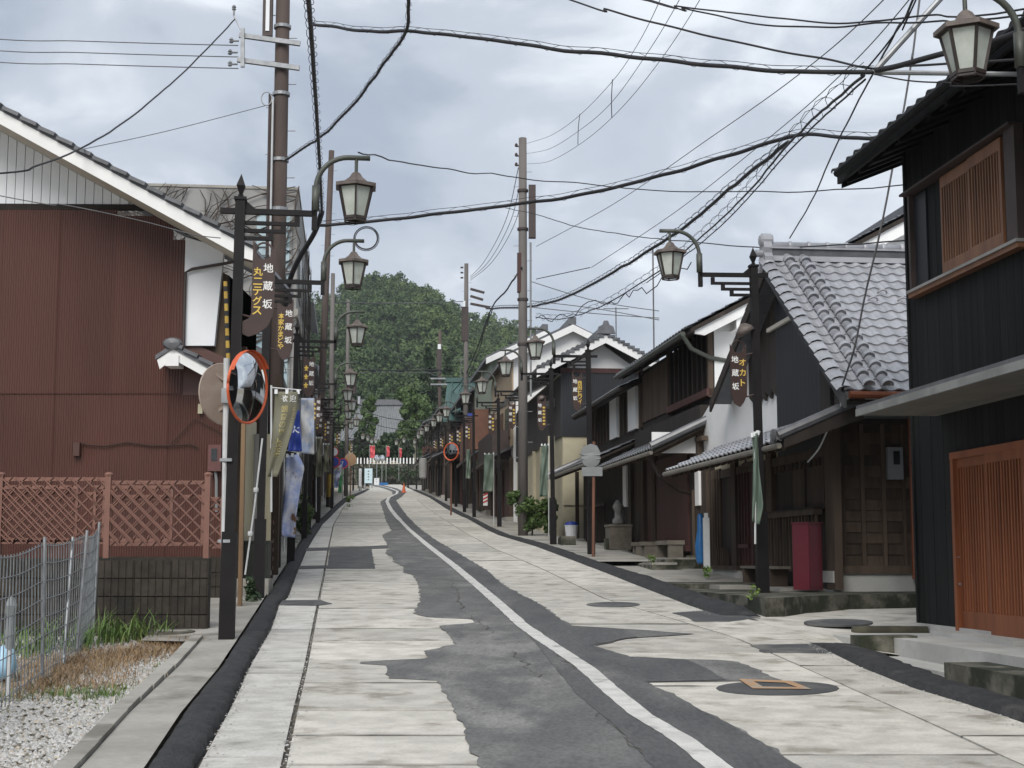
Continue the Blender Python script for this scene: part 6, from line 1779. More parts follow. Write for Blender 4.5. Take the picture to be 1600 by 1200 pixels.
cable('slack wire between the far left lamps and the right side', [(560, 735 - 98, 90), (600, 652, 95), (650, 658, 105), (680, 655, 110)], .025, M_cableg)
cable('lower slack wire between the far left lamps and the right side', [(562, 655, 90), (605, 668, 95), (650, 672, 105), (680, 665, 110)], .025, M_cableg)
for i, (u0, u1, u2) in enumerate(((812, 790, 757), (818, 798, 764), (822, 806, 770))):
    cable(('left', 'middle', 'right')[i] + ' of three thin wires sweeping down behind the tall grey pole to the next pole', [(u0 - 2, 262 + 4 * i, 44), (u1, 345, 52), (u2, 408, 62), (735, 432 + 3 * i, 76)], .012, M_cableg)
# coil of spare cable at the second lantern
cc = at(572, 372, 24.5)
mb = MB()
for j, r_ in enumerate((.20, .185, .215, .19)):
    mb.tube([(r_ * math.cos(a), .02 * j, (r_ * .98) * math.sin(a)) for a in np.linspace(0, 2 * PI, 24)], .007, 5)
tag(mb.build('cable_coil', M_cable, None, loc=cc), 'coil of spare black cable hanging by the second left lantern', 'cable coil')
# aerials
for (u, v0, v1, Y, lb) in ((1022, 560, 390, 60, 'slim pink white mast rising behind the timber eaves'), (963, 560, 480, 46, 'short aerial mast on the roof of the navy siding house'), (748, 640, 590, 95, 'first thin aerial over the green roof'), (720, 600, 560, 95, 'second thin aerial over the green roof')):
    a, b = at(u, v0, Y), at(u, v1, Y)
    A_ = MB().tube([(0, 0, 0), (0, 0, b.z - a.z)], .02 if Y < 50 else .035, 6).build('aerial', M_cableg, None, loc=a)
    tag(A_, lb, 'aerial')
    MB().tube([(-.4, 0, (b.z - a.z) * .97), (.4, 0, (b.z - a.z) * .97)], .015, 5).build('cross_bar', M_cableg, A_)
# ================================================================ MIRRORS, SIGNS, BANNERS
def dome(mb, c, nrm, r, bulge, n=24, rings=5, sgn=1):
    c, nrm = Vector(c), Vector(nrm).normalized()
    a = nrm.cross(Vector((0, 0, 1))).normalized(); b = a.cross(nrm)
    vs = [c + nrm * bulge * sgn]
    for i in range(1, rings + 1):
        t = i / rings
        for k in range(n):
            vs.append(c + (a * math.cos(2 * PI * k / n) + b * math.sin(2 * PI * k / n)) * r * t + nrm * bulge * sgn * (1 - t * t))
    fs = [(0, 1 + k, 1 + (k + 1) % n) for k in range(n)]
    for i in range(rings - 1):
        for k in range(n): fs.append((1 + i * n + k, 1 + (i + 1) * n + k, 1 + (i + 1) * n + (k + 1) % n, 1 + i * n + (k + 1) % n))
    mb.add(vs, fs)
def ring_pts(c, nrm, r, n=28, a0=0, a1=2 * PI, push=0.0):
    c, nrm = Vector(c), Vector(nrm).normalized()
    a = nrm.cross(Vector((0, 0, 1))).normalized(); b = a.cross(nrm)
    return [c + (a * math.cos(a0 + (a1 - a0) * k / n) + b * math.sin(a0 + (a1 - a0) * k / n)) * r + nrm * push for k in range(n + 1)]
YMi = 14.95
bp_ = at(350, 864, YMi)
MR = thing('traffic_mirror', 'pair of round road mirrors, one orange rimmed, by the first left lamp', 'traffic mirror', bp_)
def relm(u, v, Y=YMi): return at(u, v, Y) - bp_
MB().box(0, .12, -.33, -.02, .1, .13).box(0, .12, -.33, -.02, .9, .93).build('clamp', M_galv, MR)
MB().tube([(0, 0, 0), (relm(354, 560).x, 0, relm(354, 560).z)], .03, 10).build('pole', M_wpole, MR)
c1 = relm(387, 605, YMi - .5); n1 = Vector((.92, -.37, -.05)).normalized()
c2 = relm(349, 616, YMi + .05); n2 = Vector((-.78, .62, -.03)).normalized()
MB().tube([(0, 0, c2.z + .05), c1 - n1 * .05], .02, 6).tube([(0, 0, c1.z), c2 - n2 * .05], .02, 6).build('bracket', M_galv, MR)
mb = MB(); dome(mb, c1, n1, .348, .045); mb.build('mirror_face', M_mirror, MR, smooth=True)
mb = MB(); dome(mb, c1 - n1 * .01, n1, .352, .05, sgn=-1); mb.build('mirror_back', M_orange, MR, smooth=True)
MB().tube(ring_pts(c1, n1, .354), .014, 6).build('rim', M_orange, MR, smooth=True)
vis = MB()
A0, A1 = ring_pts(c1, n1, .362, 16, PI * .12, PI * .80), ring_pts(c1, n1, .366, 16, PI * .12, PI * .80, .05)
for k in range(16): vis.quad(A0[k], A1[k], A1[k + 1], A0[k + 1])
vis.build('visor', M_orange, MR)
mb = MB(); dome(mb, c2, n2, .305, .04); mb.build('mirror_face', M_mirror, MR, smooth=True)
mb = MB(); dome(mb, c2 - n2 * .01, n2, .31, .02, sgn=-1); mb.build('mirror_back', M_mback, MR, smooth=True)
MB().tube(ring_pts(c2, n2, .313), .010, 6).build('rim', M_mback, MR, smooth=True)
for s_ in (1, -1): MB().beam(c2 - n2 * .035 + Vector((-.10, -.07, .20 * s_)), c2 - n2 * .035 + Vector((.04, .0, .10 * s_)), .02, .03).build('stiffener', M_mback, MR)
MB().box(-.05, .05, -.07, -.03, c2.z - .1, c2.z + .05).build('clamp', M_galv, MR)
# yellow black guy cover and leaning pale rope
a, b = at(357, 575, 18.5), at(352, 440, 18.5)
gc = MB().tube([(0, 0, 0), b - a], .025, 8)
gw = tag(gc.build('guy_cover', M_yellow, None, loc=a), 'yellow and black striped guy wire cover left of the first lamp post', 'guy cover')
d = (b - a)
for k in range(7): MB().tube([d * ((k + .2) / 7), d * ((k + .6) / 7)], .028, 8).build('black_stripe', M_cable, gw)
a, b = at(383, 898, 19.2), at(410, 685, 19.2)
rp = MB().tube([(0, 0, 0), (b - a) * .5 + Vector((.01, 0, 0)), b - a], .012, 6)
rp = tag(rp.build('leaning_pole', M_wpole, None, loc=a), 'thin whitish pole leaning between the first and second lamp posts', 'pole')
for t in (.30, .62): MB().lathe([(.03, -.03), (.035, 0), (.03, .03)], 8, tuple((b - a) * t)).build('knot', M_wpole, rp)
# things between the first two lamps
q = at(372, 930, 18.2); q.z = g(18.2)
tag(MB().box(-.026, .026, -.03, .03, 0, 2.3).build('timber_post', mat('ochre timber', (0.20, 0.125, 0.062), (0.13, 0.078, 0.04), 5, .7, (1, 1, .1), .2), None, loc=(at(380, 700, 18.6).x, 18.6, g(18.6))), 'ochre timber post just right of the first lamp post', 'post')
q = at(396, 850, 22.5)
sd = thing('shed_panel', 'weathered pale plank door leaf leaning beside the second lamp post', 'panel', (q.x, 22.5, g(22.5)))
for i in range(4): MB().box(-.30 + i * .14, -.30 + i * .14 + .135, 0, .03, .55, 2.3).build('plank', M_cream if i % 2 else M_greyw, sd)
q = at(398, 870, 22.0)
tag(MB().box(-.22, .22, -.14, .14, 0, .62).box(-.24, .24, -.16, .16, .62, .65).build('utility_box', mat('dark green steel', (0.03, 0.035, 0.028), (0.022, 0.026, 0.02), 4, .5, bump=.1), None, loc=(q.x, 22.0, g(22) + .05)), 'dark steel utility box between the first two left lamp posts', 'box')
tag(MB().box(-.28, .28, -.2, .2, 0, .22).build('concrete_block', M_conc, None, loc=(at(392, 900, 20.8).x, 20.8, g(20.8))), 'grey concrete footing block behind the first left lamp', 'block')
# low brick wall piece with brick parts
bw = thing('brick_plinth', 'red brown brick plinth of the alley between the left lamp posts', 'wall', (at(380, 800, 23.0).x, 23.0, g(23.0)))
bm_ = MB().box(.004, .206, 0, .1, .004, .066).mesh('brick', M_maroon)
for r_ in range(14):
    for c_ in range(2): inst('brick', bm_, bw, T(c_ * .21 + (.05 if r_ % 2 else 0), R.uniform(-.003, .003), .0 + r_ * .07))

def banner(label, L, Rr, Y, m, wave=.05, name='banner', text=None, polecol=None, nrows=22, cat='banner', pole_u=None, pole_v=None):
    """cloth between two traced edges at its own depth; text set on the cloth"""
    from bisect import bisect
    def edge(E, t):
        v = E[0][1] + (E[-1][1] - E[0][1]) * t
        vs = [p[1] for p in E]; us = [p[0] for p in E]
        return float(np.interp(v, vs, us)), v
    def S(s, t, off=0.0):
        (ua, va), (ub, vb) = edge(L, t), edge(Rr, t)
        u, v = ua + (ub - ua) * s, va + (vb - va) * s
        return at(u, v, Y + wave * (math.sin(7 * s + 5 * t) * .6 + .5 * math.sin(11 * t - 3 * s)) - off)
    o0 = S(0, 0)
    mb = MB(); nc = 8
    for i in range(nrows + 1):
        for k in range(nc + 1): mb.v.append(tuple(S(k / nc, i / nrows) - o0))
    for i in range(nrows):
        for k in range(nc): mb.f.append((i * (nc + 1) + k, i * (nc + 1) + k + 1, (i + 1) * (nc + 1) + k + 1, (i + 1) * (nc + 1) + k))
    B_ = thing(name, label, cat, o0)
    cl = mb.build('cloth', m, B_, smooth=True)
    cl.modifiers.new('thickness', 'SOLIDIFY').thickness = .004
    if text:
        for (s0, t0, dt, size, st_, mm) in text:
            w = MB()
            for i, ch in enumerate(st_):
                vs, fs = glyph(ch)
                pts = []
                for a, b in vs:
                    pts.append(S(s0 + a * size, t0 + i * dt - b * size * .27, .006) - o0)
                w.add(pts, fs)
            w.build('lettering', mm, cl)
    if pole_u:
        pa, pb = at(pole_u, pole_v[0], Y + .02) - o0, at(pole_u, pole_v[1], Y + .02) - o0
        MB().tube([pb, pa], .014, 7).build('pole', polecol or M_wpole, B_)
        q = S(1, 0) - o0
        MB().tube([pa - Vector((0, 0, .03)), q + Vector((.03, 0, .02))], .009, 6).build('cross_rod', polecol or M_wpole, B_)
        for s_ in (.04, .5, .97):
            q = S(s_, 0) - o0; MB().box(q.x - .02, q.x + .02, q.y - .012, q.y + .012, q.z - .03, q.z + .03).build('loop', M_white, B_)
    return B_
M_gold = mat('dull gold lettering', (0.42, 0.36, 0.16), (0.36, 0.31, 0.14), 6, .7, bump=0)
banner('faded olive banner with gold writing blown against the second left lamp post', [(430, 612), (427, 660), (423, 700), (418, 745)], [(467, 612), (465, 640), (456, 675), (447, 705), (434, 745)], 19.6, M_bansn, .05,
       text=[(.40, .08, .0, .30, '歓', M_ltw), (.78, .08, .0, .30, '迎', M_ltw), (.45, .20, .092, .30, '観音の里', M_gold), (.44, .60, .115, .42, '長浜', M_gold), (.84, .20, .065, .16, 'ようこそ', M_gold)], pole_u=424, pole_v=(602, 800))
banner('deep blue banner half hidden behind the olive banner', [(452, 650), (450, 705)], [(468, 640), (472, 705)], 22.5, M_blue, .04, text=[(.5, .45, 0, .8, '大', M_white)])
banner('tall pale blue and white banner at the third lamp post', [(470, 622), (470, 708)], [(491, 622), (491, 710)], 25.0, M_lblue, .05)
banner('white blue printed banner with brown figures near the bush', [(448, 712), (445, 760), (441, 800), (440, 838)], [(466, 710), (476, 730), (469, 765), (463, 805), (461, 840)], 23.8, M_fig, .06, pole_u=444, pole_v=(700, 862))
banner('faded grey banner by the tall leaning pole', [(494, 684), (493, 745)], [(503, 684), (502, 745)], 50, M_bansn, .1, pole_u=494, pole_v=(682, 800))
banner('second faded grey banner right of the tall leaning pole', [(505, 694), (505, 738)], [(514, 694), (514, 738)], 58, M_bansn, .1, pole_u=505, pole_v=(692, 790))
banner('white and cream banner under the round parking signs', [(521, 738), (521, 762)], [(536, 722), (528, 762)], 83, M_fig, .1, pole_u=522, pole_v=(720, 782))
banner('green banner with white foot behind the white and cream banner', [(530, 745), (528, 770)], [(535, 740), (534, 770)], 84, mat('bright green banner', (0.06, 0.28, 0.1), (0.05, 0.24, 0.08), 3, .7, bump=0), .05)
banner('faded green banner before the beige house on the right', [(757, 709), (755, 768)], [(771, 709), (770, 768)], 53.5, M_bangr, .08, pole_u=771.5, pole_v=(706, 822))
banner('long faded green banner by the cream wall of the navy siding house', [(846, 695), (843, 776)], [(857, 695), (855, 776)], 41.5, M_bangr, .08, pole_u=857.5, pole_v=(692, 838))
banner('narrow dark green banner behind the lamp of the beige house', [(729, 702), (728, 748)], [(735, 702), (735, 748)], 61, M_bangr, .08)
banner('twisted green banner wrapped about its white pole before the terrace lamp', [(1175, 680), (1177, 720), (1176, 770), (1175, 815)], [(1184, 676), (1186, 730), (1193, 790), (1187, 820)], 19.55, M_bangr, .05, pole_u=1180, pole_v=(690, 850))
for i, (u0, u1, v0, v1, Y, lb) in enumerate(((578, 586, 696, 716, 150, 'leftmost and largest red festival banner at the end of the street'), (604, 609, 697, 714, 158, 'middle red festival banner at the end of the street'), (624, 628, 700, 715, 160, 'rightmost red festival banner at the end of the street'))):
    banner(lb, [(u0, v0), (u0 + .5, v1)], [(u1, v0 + 1), (u1 - .5, v1 - 1)], Y, M_pink, .1, pole_u=u0 - .8, pole_v=(v0 - 1, 752))
# round traffic signs on the left
for lb, u, v, Y, r_, face, rim in (('red rimmed round sign above the parking sign', 521, 706, 82, .30, M_white, M_redsg), ('blue no parking sign with red rim', 522, 722, 82, .34, M_blue, M_redsg), ('smaller blue no parking sign behind the first one', 536, 724, 92, .33, M_blue, M_redsg)):
    q = at(u, v, Y)
    S_ = thing('traffic_sign', lb, 'road sign', (q.x, Y, g(Y)))
    MB().disc((0, -.04, q.z - g(Y)), r_, (0, -1, 0), 24, .02).build('rim', rim, S_)
    MB().disc((0, -.046, q.z - g(Y)), r_ * .8, (0, -1, 0), 24, .004).build('face', face, S_)
    if face is M_blue: MB().beam((-r_ * .5, -.049, q.z - g(Y) + r_ * .5), (r_ * .5, -.049, q.z - g(Y) - r_ * .5), .004, .07, up=(0, 1, 0)).build('slash', M_redsg, S_)
    MB().tube([(0, 0, 0), (0, 0, q.z - g(Y) + .1)], .03, 7).build('pole', M_galv, S_)
# back of round mirror on a rusty post, right side
q = gp(927, 872)
RM = thing('traffic_mirror', 'back of a round mirror on a rusty post before the low lattice house', 'traffic mirror', q)
Yq = q.y
def rq(u, v): return at(u, v, Yq) - q
MB().tube([(0, 0, 0), rq(928, 690)], .033, 9).build('pole', M_rust, RM)
cc_ = rq(923, 716)
mb = MB(); mb.disc((cc_.x, -.03, cc_.z), .21, (0, -1, 0), 8, .03); dome(mb, (cc_.x, -.035, cc_.z), (0, -1, .05), .2, .03); mb.build('mirror_back', M_grey, RM)
mb = MB(); dome(mb, (cc_.x, .02, cc_.z), (0, 1, 0), .205, .05); mb.build('mirror_face', M_mirror, RM)
MB().prism([(cc_.x - .23, cc_.z + .08), (cc_.x + .22, cc_.z + .08), (cc_.x + .13, cc_.z + .26), (cc_.x - .0, cc_.z + .30), (cc_.x - .15, cc_.z + .24)], -.05, .18, 'y').build('visor', M_grey, RM)
for dz in (.06, -.02): MB().box(cc_.x - .19, cc_.x + .19, -.06, -.035, cc_.z + dz, cc_.z + dz + .02).build('bar', M_galv, RM)
a, b = rq(909, 744), rq(941, 730); MB().box(a.x, b.x, -.05, -.035, a.z, b.z).build('plate', M_grey, RM)
# small round mirror orange, far right side
q = at(705, 706, 66)
M3 = thing('traffic_mirror', 'orange backed round mirror facing us among the far right lamps', 'traffic mirror', (q.x, 66, g(66)))
zc = q.z - g(66)
mb = MB(); dome(mb, (0, -.1, zc), (-.5, -.85, 0), .36, .05); mb.build('mirror_face', M_mirror, M3, smooth=True)
MB().tube(ring_pts((0, -.1, zc), (-.5, -.85, 0), .38), .03, 6).build('rim', M_orange, M3)
MB().tube([(.0, .1, 0), (0, .1, zc)], .04, 7).build('pole', M_rust, M3)
q = at(548, 718, 96)
M4 = thing('traffic_mirror', 'orange back of a round mirror among the far left lamps', 'traffic mirror', (q.x, 96, g(96)))
zc = q.z - g(96)
mb = MB(); dome(mb, (0, -.1, zc), (.5, -.85, 0), .42, .04); mb.disc((0, -.06, zc), .42, (.5, -.85, 0), 20, .04); mb.build('mirror_back', M_orpaint, M4)
MB().tube([(.0, 0, 0), (0, 0, zc)], .04, 7).build('pole', M_rust, M4)
# sign boards and cone at the end of the street
def board(name, label, u0, u1, v0, v1, Y, m, cat, marks=0, red=False, legs=True):
    a, b = at(u0, v1, Y), at(u1, v0, Y)
    z0 = a.z
    S_ = thing(name, label, cat, ((a.x + b.x) / 2, Y, z0))
    w, h = (b.x - a.x) / 2, b.z - a.z
    MB().box(-w, w, -.04, .04, .0, h).build('panel', m, S_)
    if marks:
        l = MB()
        for i in range(marks):
            zz = h * (.86 - .76 * i / marks)
            l.box(-w * .22, w * .22, -.045, -.04, zz - h * .07, zz - h * .045).box(-w * .05, w * .08, -.045, -.04, zz - h * .10, zz)
        l.build('marks', M_dark if not red else M_redsg, S_)
    if legs: MB().box(-w, -w + .08, -.03, .3, -.6, 0).box(w - .08, w, -.03, .3, -.6, 0).build('leg', M_galv, S_)
    return S_
board('sign_board', 'tall pale blue standing board with a column of dark writing before the temple wall', 569.5, 582, 732, 755, 140, mat('pale blue board', (0.55, 0.68, 0.72), (0.5, 0.64, 0.68), 3, .5, bump=0), 'sign', 4)
board('sign_board', 'small white board just right of the tall pale blue board', 584.5, 592.5, 747, 757.5, 146, M_white, 'sign', 2)
board('sign_board', 'narrow white board with red writing left of the tall pale blue board', 560.5, 565, 732, 760, 122, M_white, 'sign', 5, True)
board('blue_sheet', 'flat blue tarpaulin bundle at the foot of the temple wall', 593, 606, 754, 758, 150, M_bluep, 'tarpaulin', legs=False)
q = at(631, 760, 118)
cn = thing('traffic_cone', 'orange traffic cone by the right side of the bend', 'cone', (q.x, 118, g(118)))
MB().lathe([(.17, .03), (.03, .75), (0, .75)], 12).build('body', M_conor, cn); MB().box(-.22, .22, -.22, .22, 0, .03).build('base', M_conor, cn)
board('blue_plate', 'small blue street plate on the post before the pale green house', 730.5, 738, 646, 650, 60, M_blue, 'sign', legs=False)
board('barrier_board', 'red and white striped barrier board by the brown fence on the right', 755, 762, 772, 790, 54.5, M_white, 'barrier', legs=False)
hb = bpy.data.objects['barrier_board']
for k in range(3): MB().prism([(-.08, .08 + k * .13), (.08, .16 + k * .13), (.08, .22 + k * .13), (-.08, .14 + k * .13)], -.05, -.041, 'y').build('red_stripe', M_redsg, hb)
# lantern shaped shop sign far right, white paper lantern
q = at(661, 731, 88)
pl = MB().lathe([(.12, -.65), (.22, -.58), (.24, -.2), (.24, .3), (.22, .52), (.12, .58)], 12)
tag(pl.build('hanging_sign', M_greyw, None, loc=(q.x, 88, q.z)), 'tall rounded grey shop sign hanging among the far right houses', 'sign')
# lamp like eaves lights on right side posts
for (u, v, Y, W_par, lb) in ((1165, 518, 20.0, 0, 'shell shaped spotlight on the terrace lamp post'), (846, 623, 43.0, 0, 'shell shaped lamp on the wall of the navy siding house')):
    q = at(u, v, Y)
    sp = MB().lathe([(.0, -.02), (.14, -.03), (.12, .04), (.06, .1), (0, .12)], 10)
    sp.tf(Matrix.Rotation(-.5, 4, 'Y'))
    S_ = sp.build('spotlight', M_lroof, None, loc=q, smooth=True); tag(S_, lb, 'light')
    MB().tube([(0, 0, .03), (.2, 0, .06)], .018, 6).build('arm', M_post, S_)
# low planks fence and boxes on the right side at mid distance, white bucket
q = gp(893, 842)
bk = thing('bucket', 'white bucket with a blue lid by the last post of the low lattice house', 'bucket', q)
MB().lathe([(.15, 0), (.19, .36), (.2, .36), (.2, .38), (0, .38)], 14).build('body', M_white, bk, smooth=False); MB().lathe([(.2, .38), (.15, .46), (0, .5)], 12).build('lid', M_blue, bk)
q = gp(790, 815)
tag(MB().box(-.55, .55, -.2, .2, 0, .45).build('planter_box', M_stone, None, loc=(q.x + .35, q.y, g(q.y)), rz=1.68), 'stone planter box by the door of the beige house', 'planter')
for (u, v, lb) in ((745, 800, 'dark stone block near the lamp of the rust brown balcony'), (870, 853, 'low stone by the kerb before the low lattice house')):
    q = gp(u, v); tag(MB().prism([(-.3, 0), (.3, 0), (.26, .2), (-.2, .24)], -.18, .18, 'y').build('stone', M_concd, None, loc=(q.x + .25, q.y, g(q.y)), rz=1.7), lb, 'stone')

# ================================================================ PLANTS
def leafy(name, label, cat, base, crown, n, size, m, trunk=None, seed=1, flat=.5, group=None, blobs=12, barkr=.05, kindleaf=None):
    """crown: list of (x, y, z, rx, ry, rz) lobes relative to the base"""
    rng = np.random.default_rng(seed)
    Tn = thing(name, label, cat, base, group=group)
    C_, S_ = [], []
    for (cx, cy, cz, rx, ry, rz) in crown:
        k = max(3, blobs)
        p = rng.normal(0, 1, (k, 3)); p /= np.linalg.norm(p, axis=1)[:, None]; p *= rng.uniform(.35, .95, (k, 1))
        C_.append(p * (rx, ry, rz) + (cx, cy, cz)); S_.append(np.full(k, (rx + ry + rz) / 3 * .42))
    C_ = np.concatenate(C_); S_ = np.concatenate(S_)
    idx = rng.integers(0, len(C_), n)
    d = rng.normal(0, 1, (n, 3)); d /= np.linalg.norm(d, axis=1)[:, None]
    P = C_[idx] + d * S_[idx][:, None] * rng.uniform(.45, 1.05, (n, 1)) ** .6
    nr = d * .7 + rng.normal(0, .5, (n, 3)); nr /= np.linalg.norm(nr, axis=1)[:, None]
    a = np.cross(nr, rng.normal(0, 1, (n, 3))); a /= np.linalg.norm(a, axis=1)[:, None]
    b = np.cross(nr, a)
    s = size * rng.uniform(.6, 1.4, (n, 1))
    V = np.stack([P - a * s, P - b * s * flat, P + a * s, P + b * s * flat], 1).reshape(-1, 3)
    F = np.arange(4 * n).reshape(-1, 4)
    fast_mesh('crown', V, F, m, None, Tn)
    if trunk:
        mb = MB()
        mb.tube([(0, 0, -.1), (trunk * .03, 0, trunk * .5), (0, 0, trunk)], barkr, 7, barkr * .5)
        for (cx, cy, cz, rx, ry, rz) in crown[:6]:
            mb.tube([(0, 0, trunk * .6), (cx * .5, cy * .5, (cz + trunk * .6) / 2), (cx, cy, cz)], barkr * .5, 5, barkr * .15)
        mb.build('trunk', M_bark, Tn)
    return Tn
q = gp(823, 838)
leafy('camellia_bush', 'leafy green bush at the foot of the tall grey pole', 'bush', (q.x + .15, q.y - .2, q.z), [(.0, 0, .9, .5, .4, .4), (-.45, 0, 1.1, .28, .25, .18), (.45, 0, .95, .3, .3, .22), (0, 0, .45, .35, .3, .35), (.5, .1, .4, .35, .3, .3)], 7000, .05, M_leaf, .8, 5, barkr=.03)
q = gp(476, 838)
leafy('conifer_shrub', 'fresh green shrub on the left kerb beside the printed banner', 'shrub', (q.x - .05, q.y, q.z), [(0, 0, .3, .3, .3, .3), (.05, 0, .65, .26, .25, .35), (-.02, 0, 1.0, .16, .16, .3)], 5000, .04, M_leaf, .6, 6, flat=.3, barkr=.02)
q = at(386, 920, 19.3)
leafy('ivy_clump', 'dark green ivy clump at the foot between the left lamp posts', 'plant', (q.x + .06, 19.3, g(19.3)), [(0, 0, .15, .13, .12, .17)], 260, .035, M_leafd, None, 9)
q = gp(557, 785)
leafy('low_plant', 'small yellowish plant by the left kerb near the far lamps', 'plant', (q.x - .4, q.y, q.z), [(0, 0, .25, .4, .3, .3)], 200, .06, M_grass, None, 10)
for i, (u, v, lb) in enumerate(((1083, 915, 'small weed growing from the stone steps'), (998, 893, 'tiny weed by the kerb below the stone trough'), (1150, 958, 'small weed at the corner of the mossy retaining wall'))):
    q = gp(u, v); leafy('weed', lb, 'weed', (q.x + .25, q.y + .2, q.z + .12), [(0, 0, .1, .08, .08, .11)], 60, .03, M_grass, None, 20 + i)
# trees at the end of the street
def tree_at(u, vb, vt, Y, wpx, label, m, cat='tree', name='broadleaf_tree', n=3000, kind='round', seed=1, size=.3, zb=None):
    b, t = at(u, vb, Y), at(u, vt, Y)
    w = wpx / FPX * Y / 2
    z0 = g(Y) if zb is None else zb
    H = t.z - z0; hb = b.z - z0
    hc = H - hb
    rng = random.Random(seed)
    cr = []
    if kind == 'round':
        for i in range(13):
            a = rng.uniform(0, 6.28); rr = rng.uniform(0, .7) * w
            zz = hb + hc * rng.uniform(.15, .9); f = 1 - abs((zz - hb) / hc - .45) * 1.0
            cr.append((math.cos(a) * rr * f, math.sin(a) * rr * f, zz, w * .42, w * .42, hc * .22))
    elif kind == 'cone':
        for i in range(13):
            f = i / 12; rr = w * (1 - f) ** .8
            for k in range(3):
                a = rng.uniform(0, 6.28); cr.append((math.cos(a) * rr * .6, math.sin(a) * rr * .6, hb + hc * (f * .95 + .02), rr * .5 + .15, rr * .5 + .15, hc * .05))
    else:
        for i in range(8): cr.append((rng.uniform(-.1, .1) * w, 0, hb + hc * (i + .5) / 8, w * (.9 - .55 * i / 8), w * .8, hc * .1))
    return leafy(name, label, cat, (b.x, Y, z0), cr, n, size, m, max(hb + hc * .5, 1), seed, barkr=.25, blobs=7)
tree_at(577, 712, 620, 178, 46, 'slim columnar green tree left of the temple roof', M_leaf, name='columnar_tree', kind='col', n=9000, seed=3, size=.2)
tree_at(640, 706, 612, 182, 84, 'broad bright green tree right of the temple roof', M_leaf, n=16000, seed=4, size=.24)
tree_at(668, 670, 545, 200, 66, 'dark cedar standing behind the broad green tree', M_leafd, name='cedar_tree', kind='cone', n=13000, seed=5, size=.3)
tree_at(700, 640, 560, 215, 46, 'second dark cedar above the green roof', M_leafd, name='cedar_tree', kind='cone', n=4500, seed=6, size=.33)
tree_at(606, 720, 678, 174, 60, 'dark green tree behind the red festival banners', M_leafd, n=9000, seed=7, size=.22)
tree_at(565, 725, 668, 176, 40, 'dark tree behind the last left lamps', M_leafd, n=7000, seed=8, size=.22)
tree_at(635, 735, 690, 176, 44, 'dark green tree over the striped wall on the right', M_leafd, n=8000, seed=9, size=.22)
tree_at(862, 575, 535, 150, 60, 'pale green tree behind the white gable of the navy siding house', M_leaf, n=5000, seed=11, size=.22)
tree_at(895, 570, 540, 152, 44, 'small pale green tree right of the one behind the white gable', M_leaf, n=3500, seed=12, size=.22)
tree_at(760, 622, 572, 190, 70, 'mid green tree rising behind the green roof and the next pole', M_leaf, n=5000, seed=13, size=.28)
# temple: roof, walls; striped fence
q = at(592, 700, 192)
TP = thing('temple_hall', 'temple hall with broad grey tiled roof among the trees at the end of the street', 'temple', (q.x, 192, g(192)))
zr_ = at(600, 629, 192).z - g(192); ze_ = at(600, 690, 192).z - g(192)
MB().box(-4.4, 4.4, 0, 9, 0, ze_ + .3).build('wall', M_cream, TP)
prof = [(-1.5, ze_), (.2, ze_ + (zr_ - ze_) * .28), (1.8, ze_ + (zr_ - ze_) * .62), (3.0, zr_)]
mb = MB()
for w_, (y_, z_) in zip((5.6, 4.8, 3.6, 2.8), prof): mb.v += [(-w_, y_, z_), (w_, y_, z_)]
for i in range(3): mb.f.append((2 * i, 2 * i + 1, 2 * i + 3, 2 * i + 2))
mb.build('roof', M_tilem, TP)
rb = MB()
for x in np.linspace(-1, 1, 26):
    rb.tube([(x * w_, y_, z_ + .05) for w_, (y_, z_) in zip((5.6, 4.8, 3.6, 2.8), prof)], .08, 4)
rb.build('roof_ribs', M_tilem, TP, kind='stuff')
MB().prism([(3.0, zr_), (9, ze_), (9, ze_ - .1), (3.0, zr_ - .1)], -2.8, 2.8, 'x').build('rear_roof', M_tile, TP)
MB().box(-2.9, 2.9, 2.7, 3.3, zr_ - .05, zr_ + .7).build('ridge', M_tiled, TP)
MB().box(-3.1, -2.8, 2.6, 3.4, zr_ + .1, zr_ + 1.1).box(2.8, 3.1, 2.6, 3.4, zr_ + .1, zr_ + 1.1).build('ridge_end', M_tile, TP)
YT = 166
a, b = at(540, 757, YT), at(668, 757, YT); zt_ = at(600, 725, YT).z; zs_ = at(600, 716, YT).z
TW = thing('temple_wall', 'dark stone retaining wall crossing the end of the street under the white palings', 'wall', (a.x, YT, g(YT)))
wdt = b.x - a.x + 4
h_ = zt_ - g(YT)
n_ = 16
for r_ in range(4):
    x = -.6 * (r_ % 2)
    while x < wdt:
        w_ = R.uniform(.7, 1.3); MB().box(x + .02, x + w_ - .02, R.uniform(-.06, .02), .5, h_ * r_ / 4 + .02, h_ * (r_ + 1) / 4 - .02).build('stone', M_concd, TW); x += w_
MB().box(0, wdt, .1, .6, -.2, h_).build('core', M_concd, TW)
PF = thing('white_paling_fence', 'row of short white palings on the stone wall at the end of the street', 'fence', (a.x, YT, g(YT) + h_))
n_ = int(wdt / .37)
pm = MB().box(-.075, .075, -.05, .05, 0, zs_ - zt_ - .02).prism([(-.075, zs_ - zt_ - .02), (.075, zs_ - zt_ - .02), (0, zs_ - zt_ + .06)], -.05, .05, 'y').mesh('paling', M_whitep)
for i in range(n_): inst('paling', pm, PF, T(.2 + i * .37, 0, .02))
MB().box(0, wdt, .05, .09, .12, .2).build('rail', M_concd, PF)
mb = MB()
rv = [at(u, v, YT - 1.5) for u, v in ((556, 757), (665, 757))]
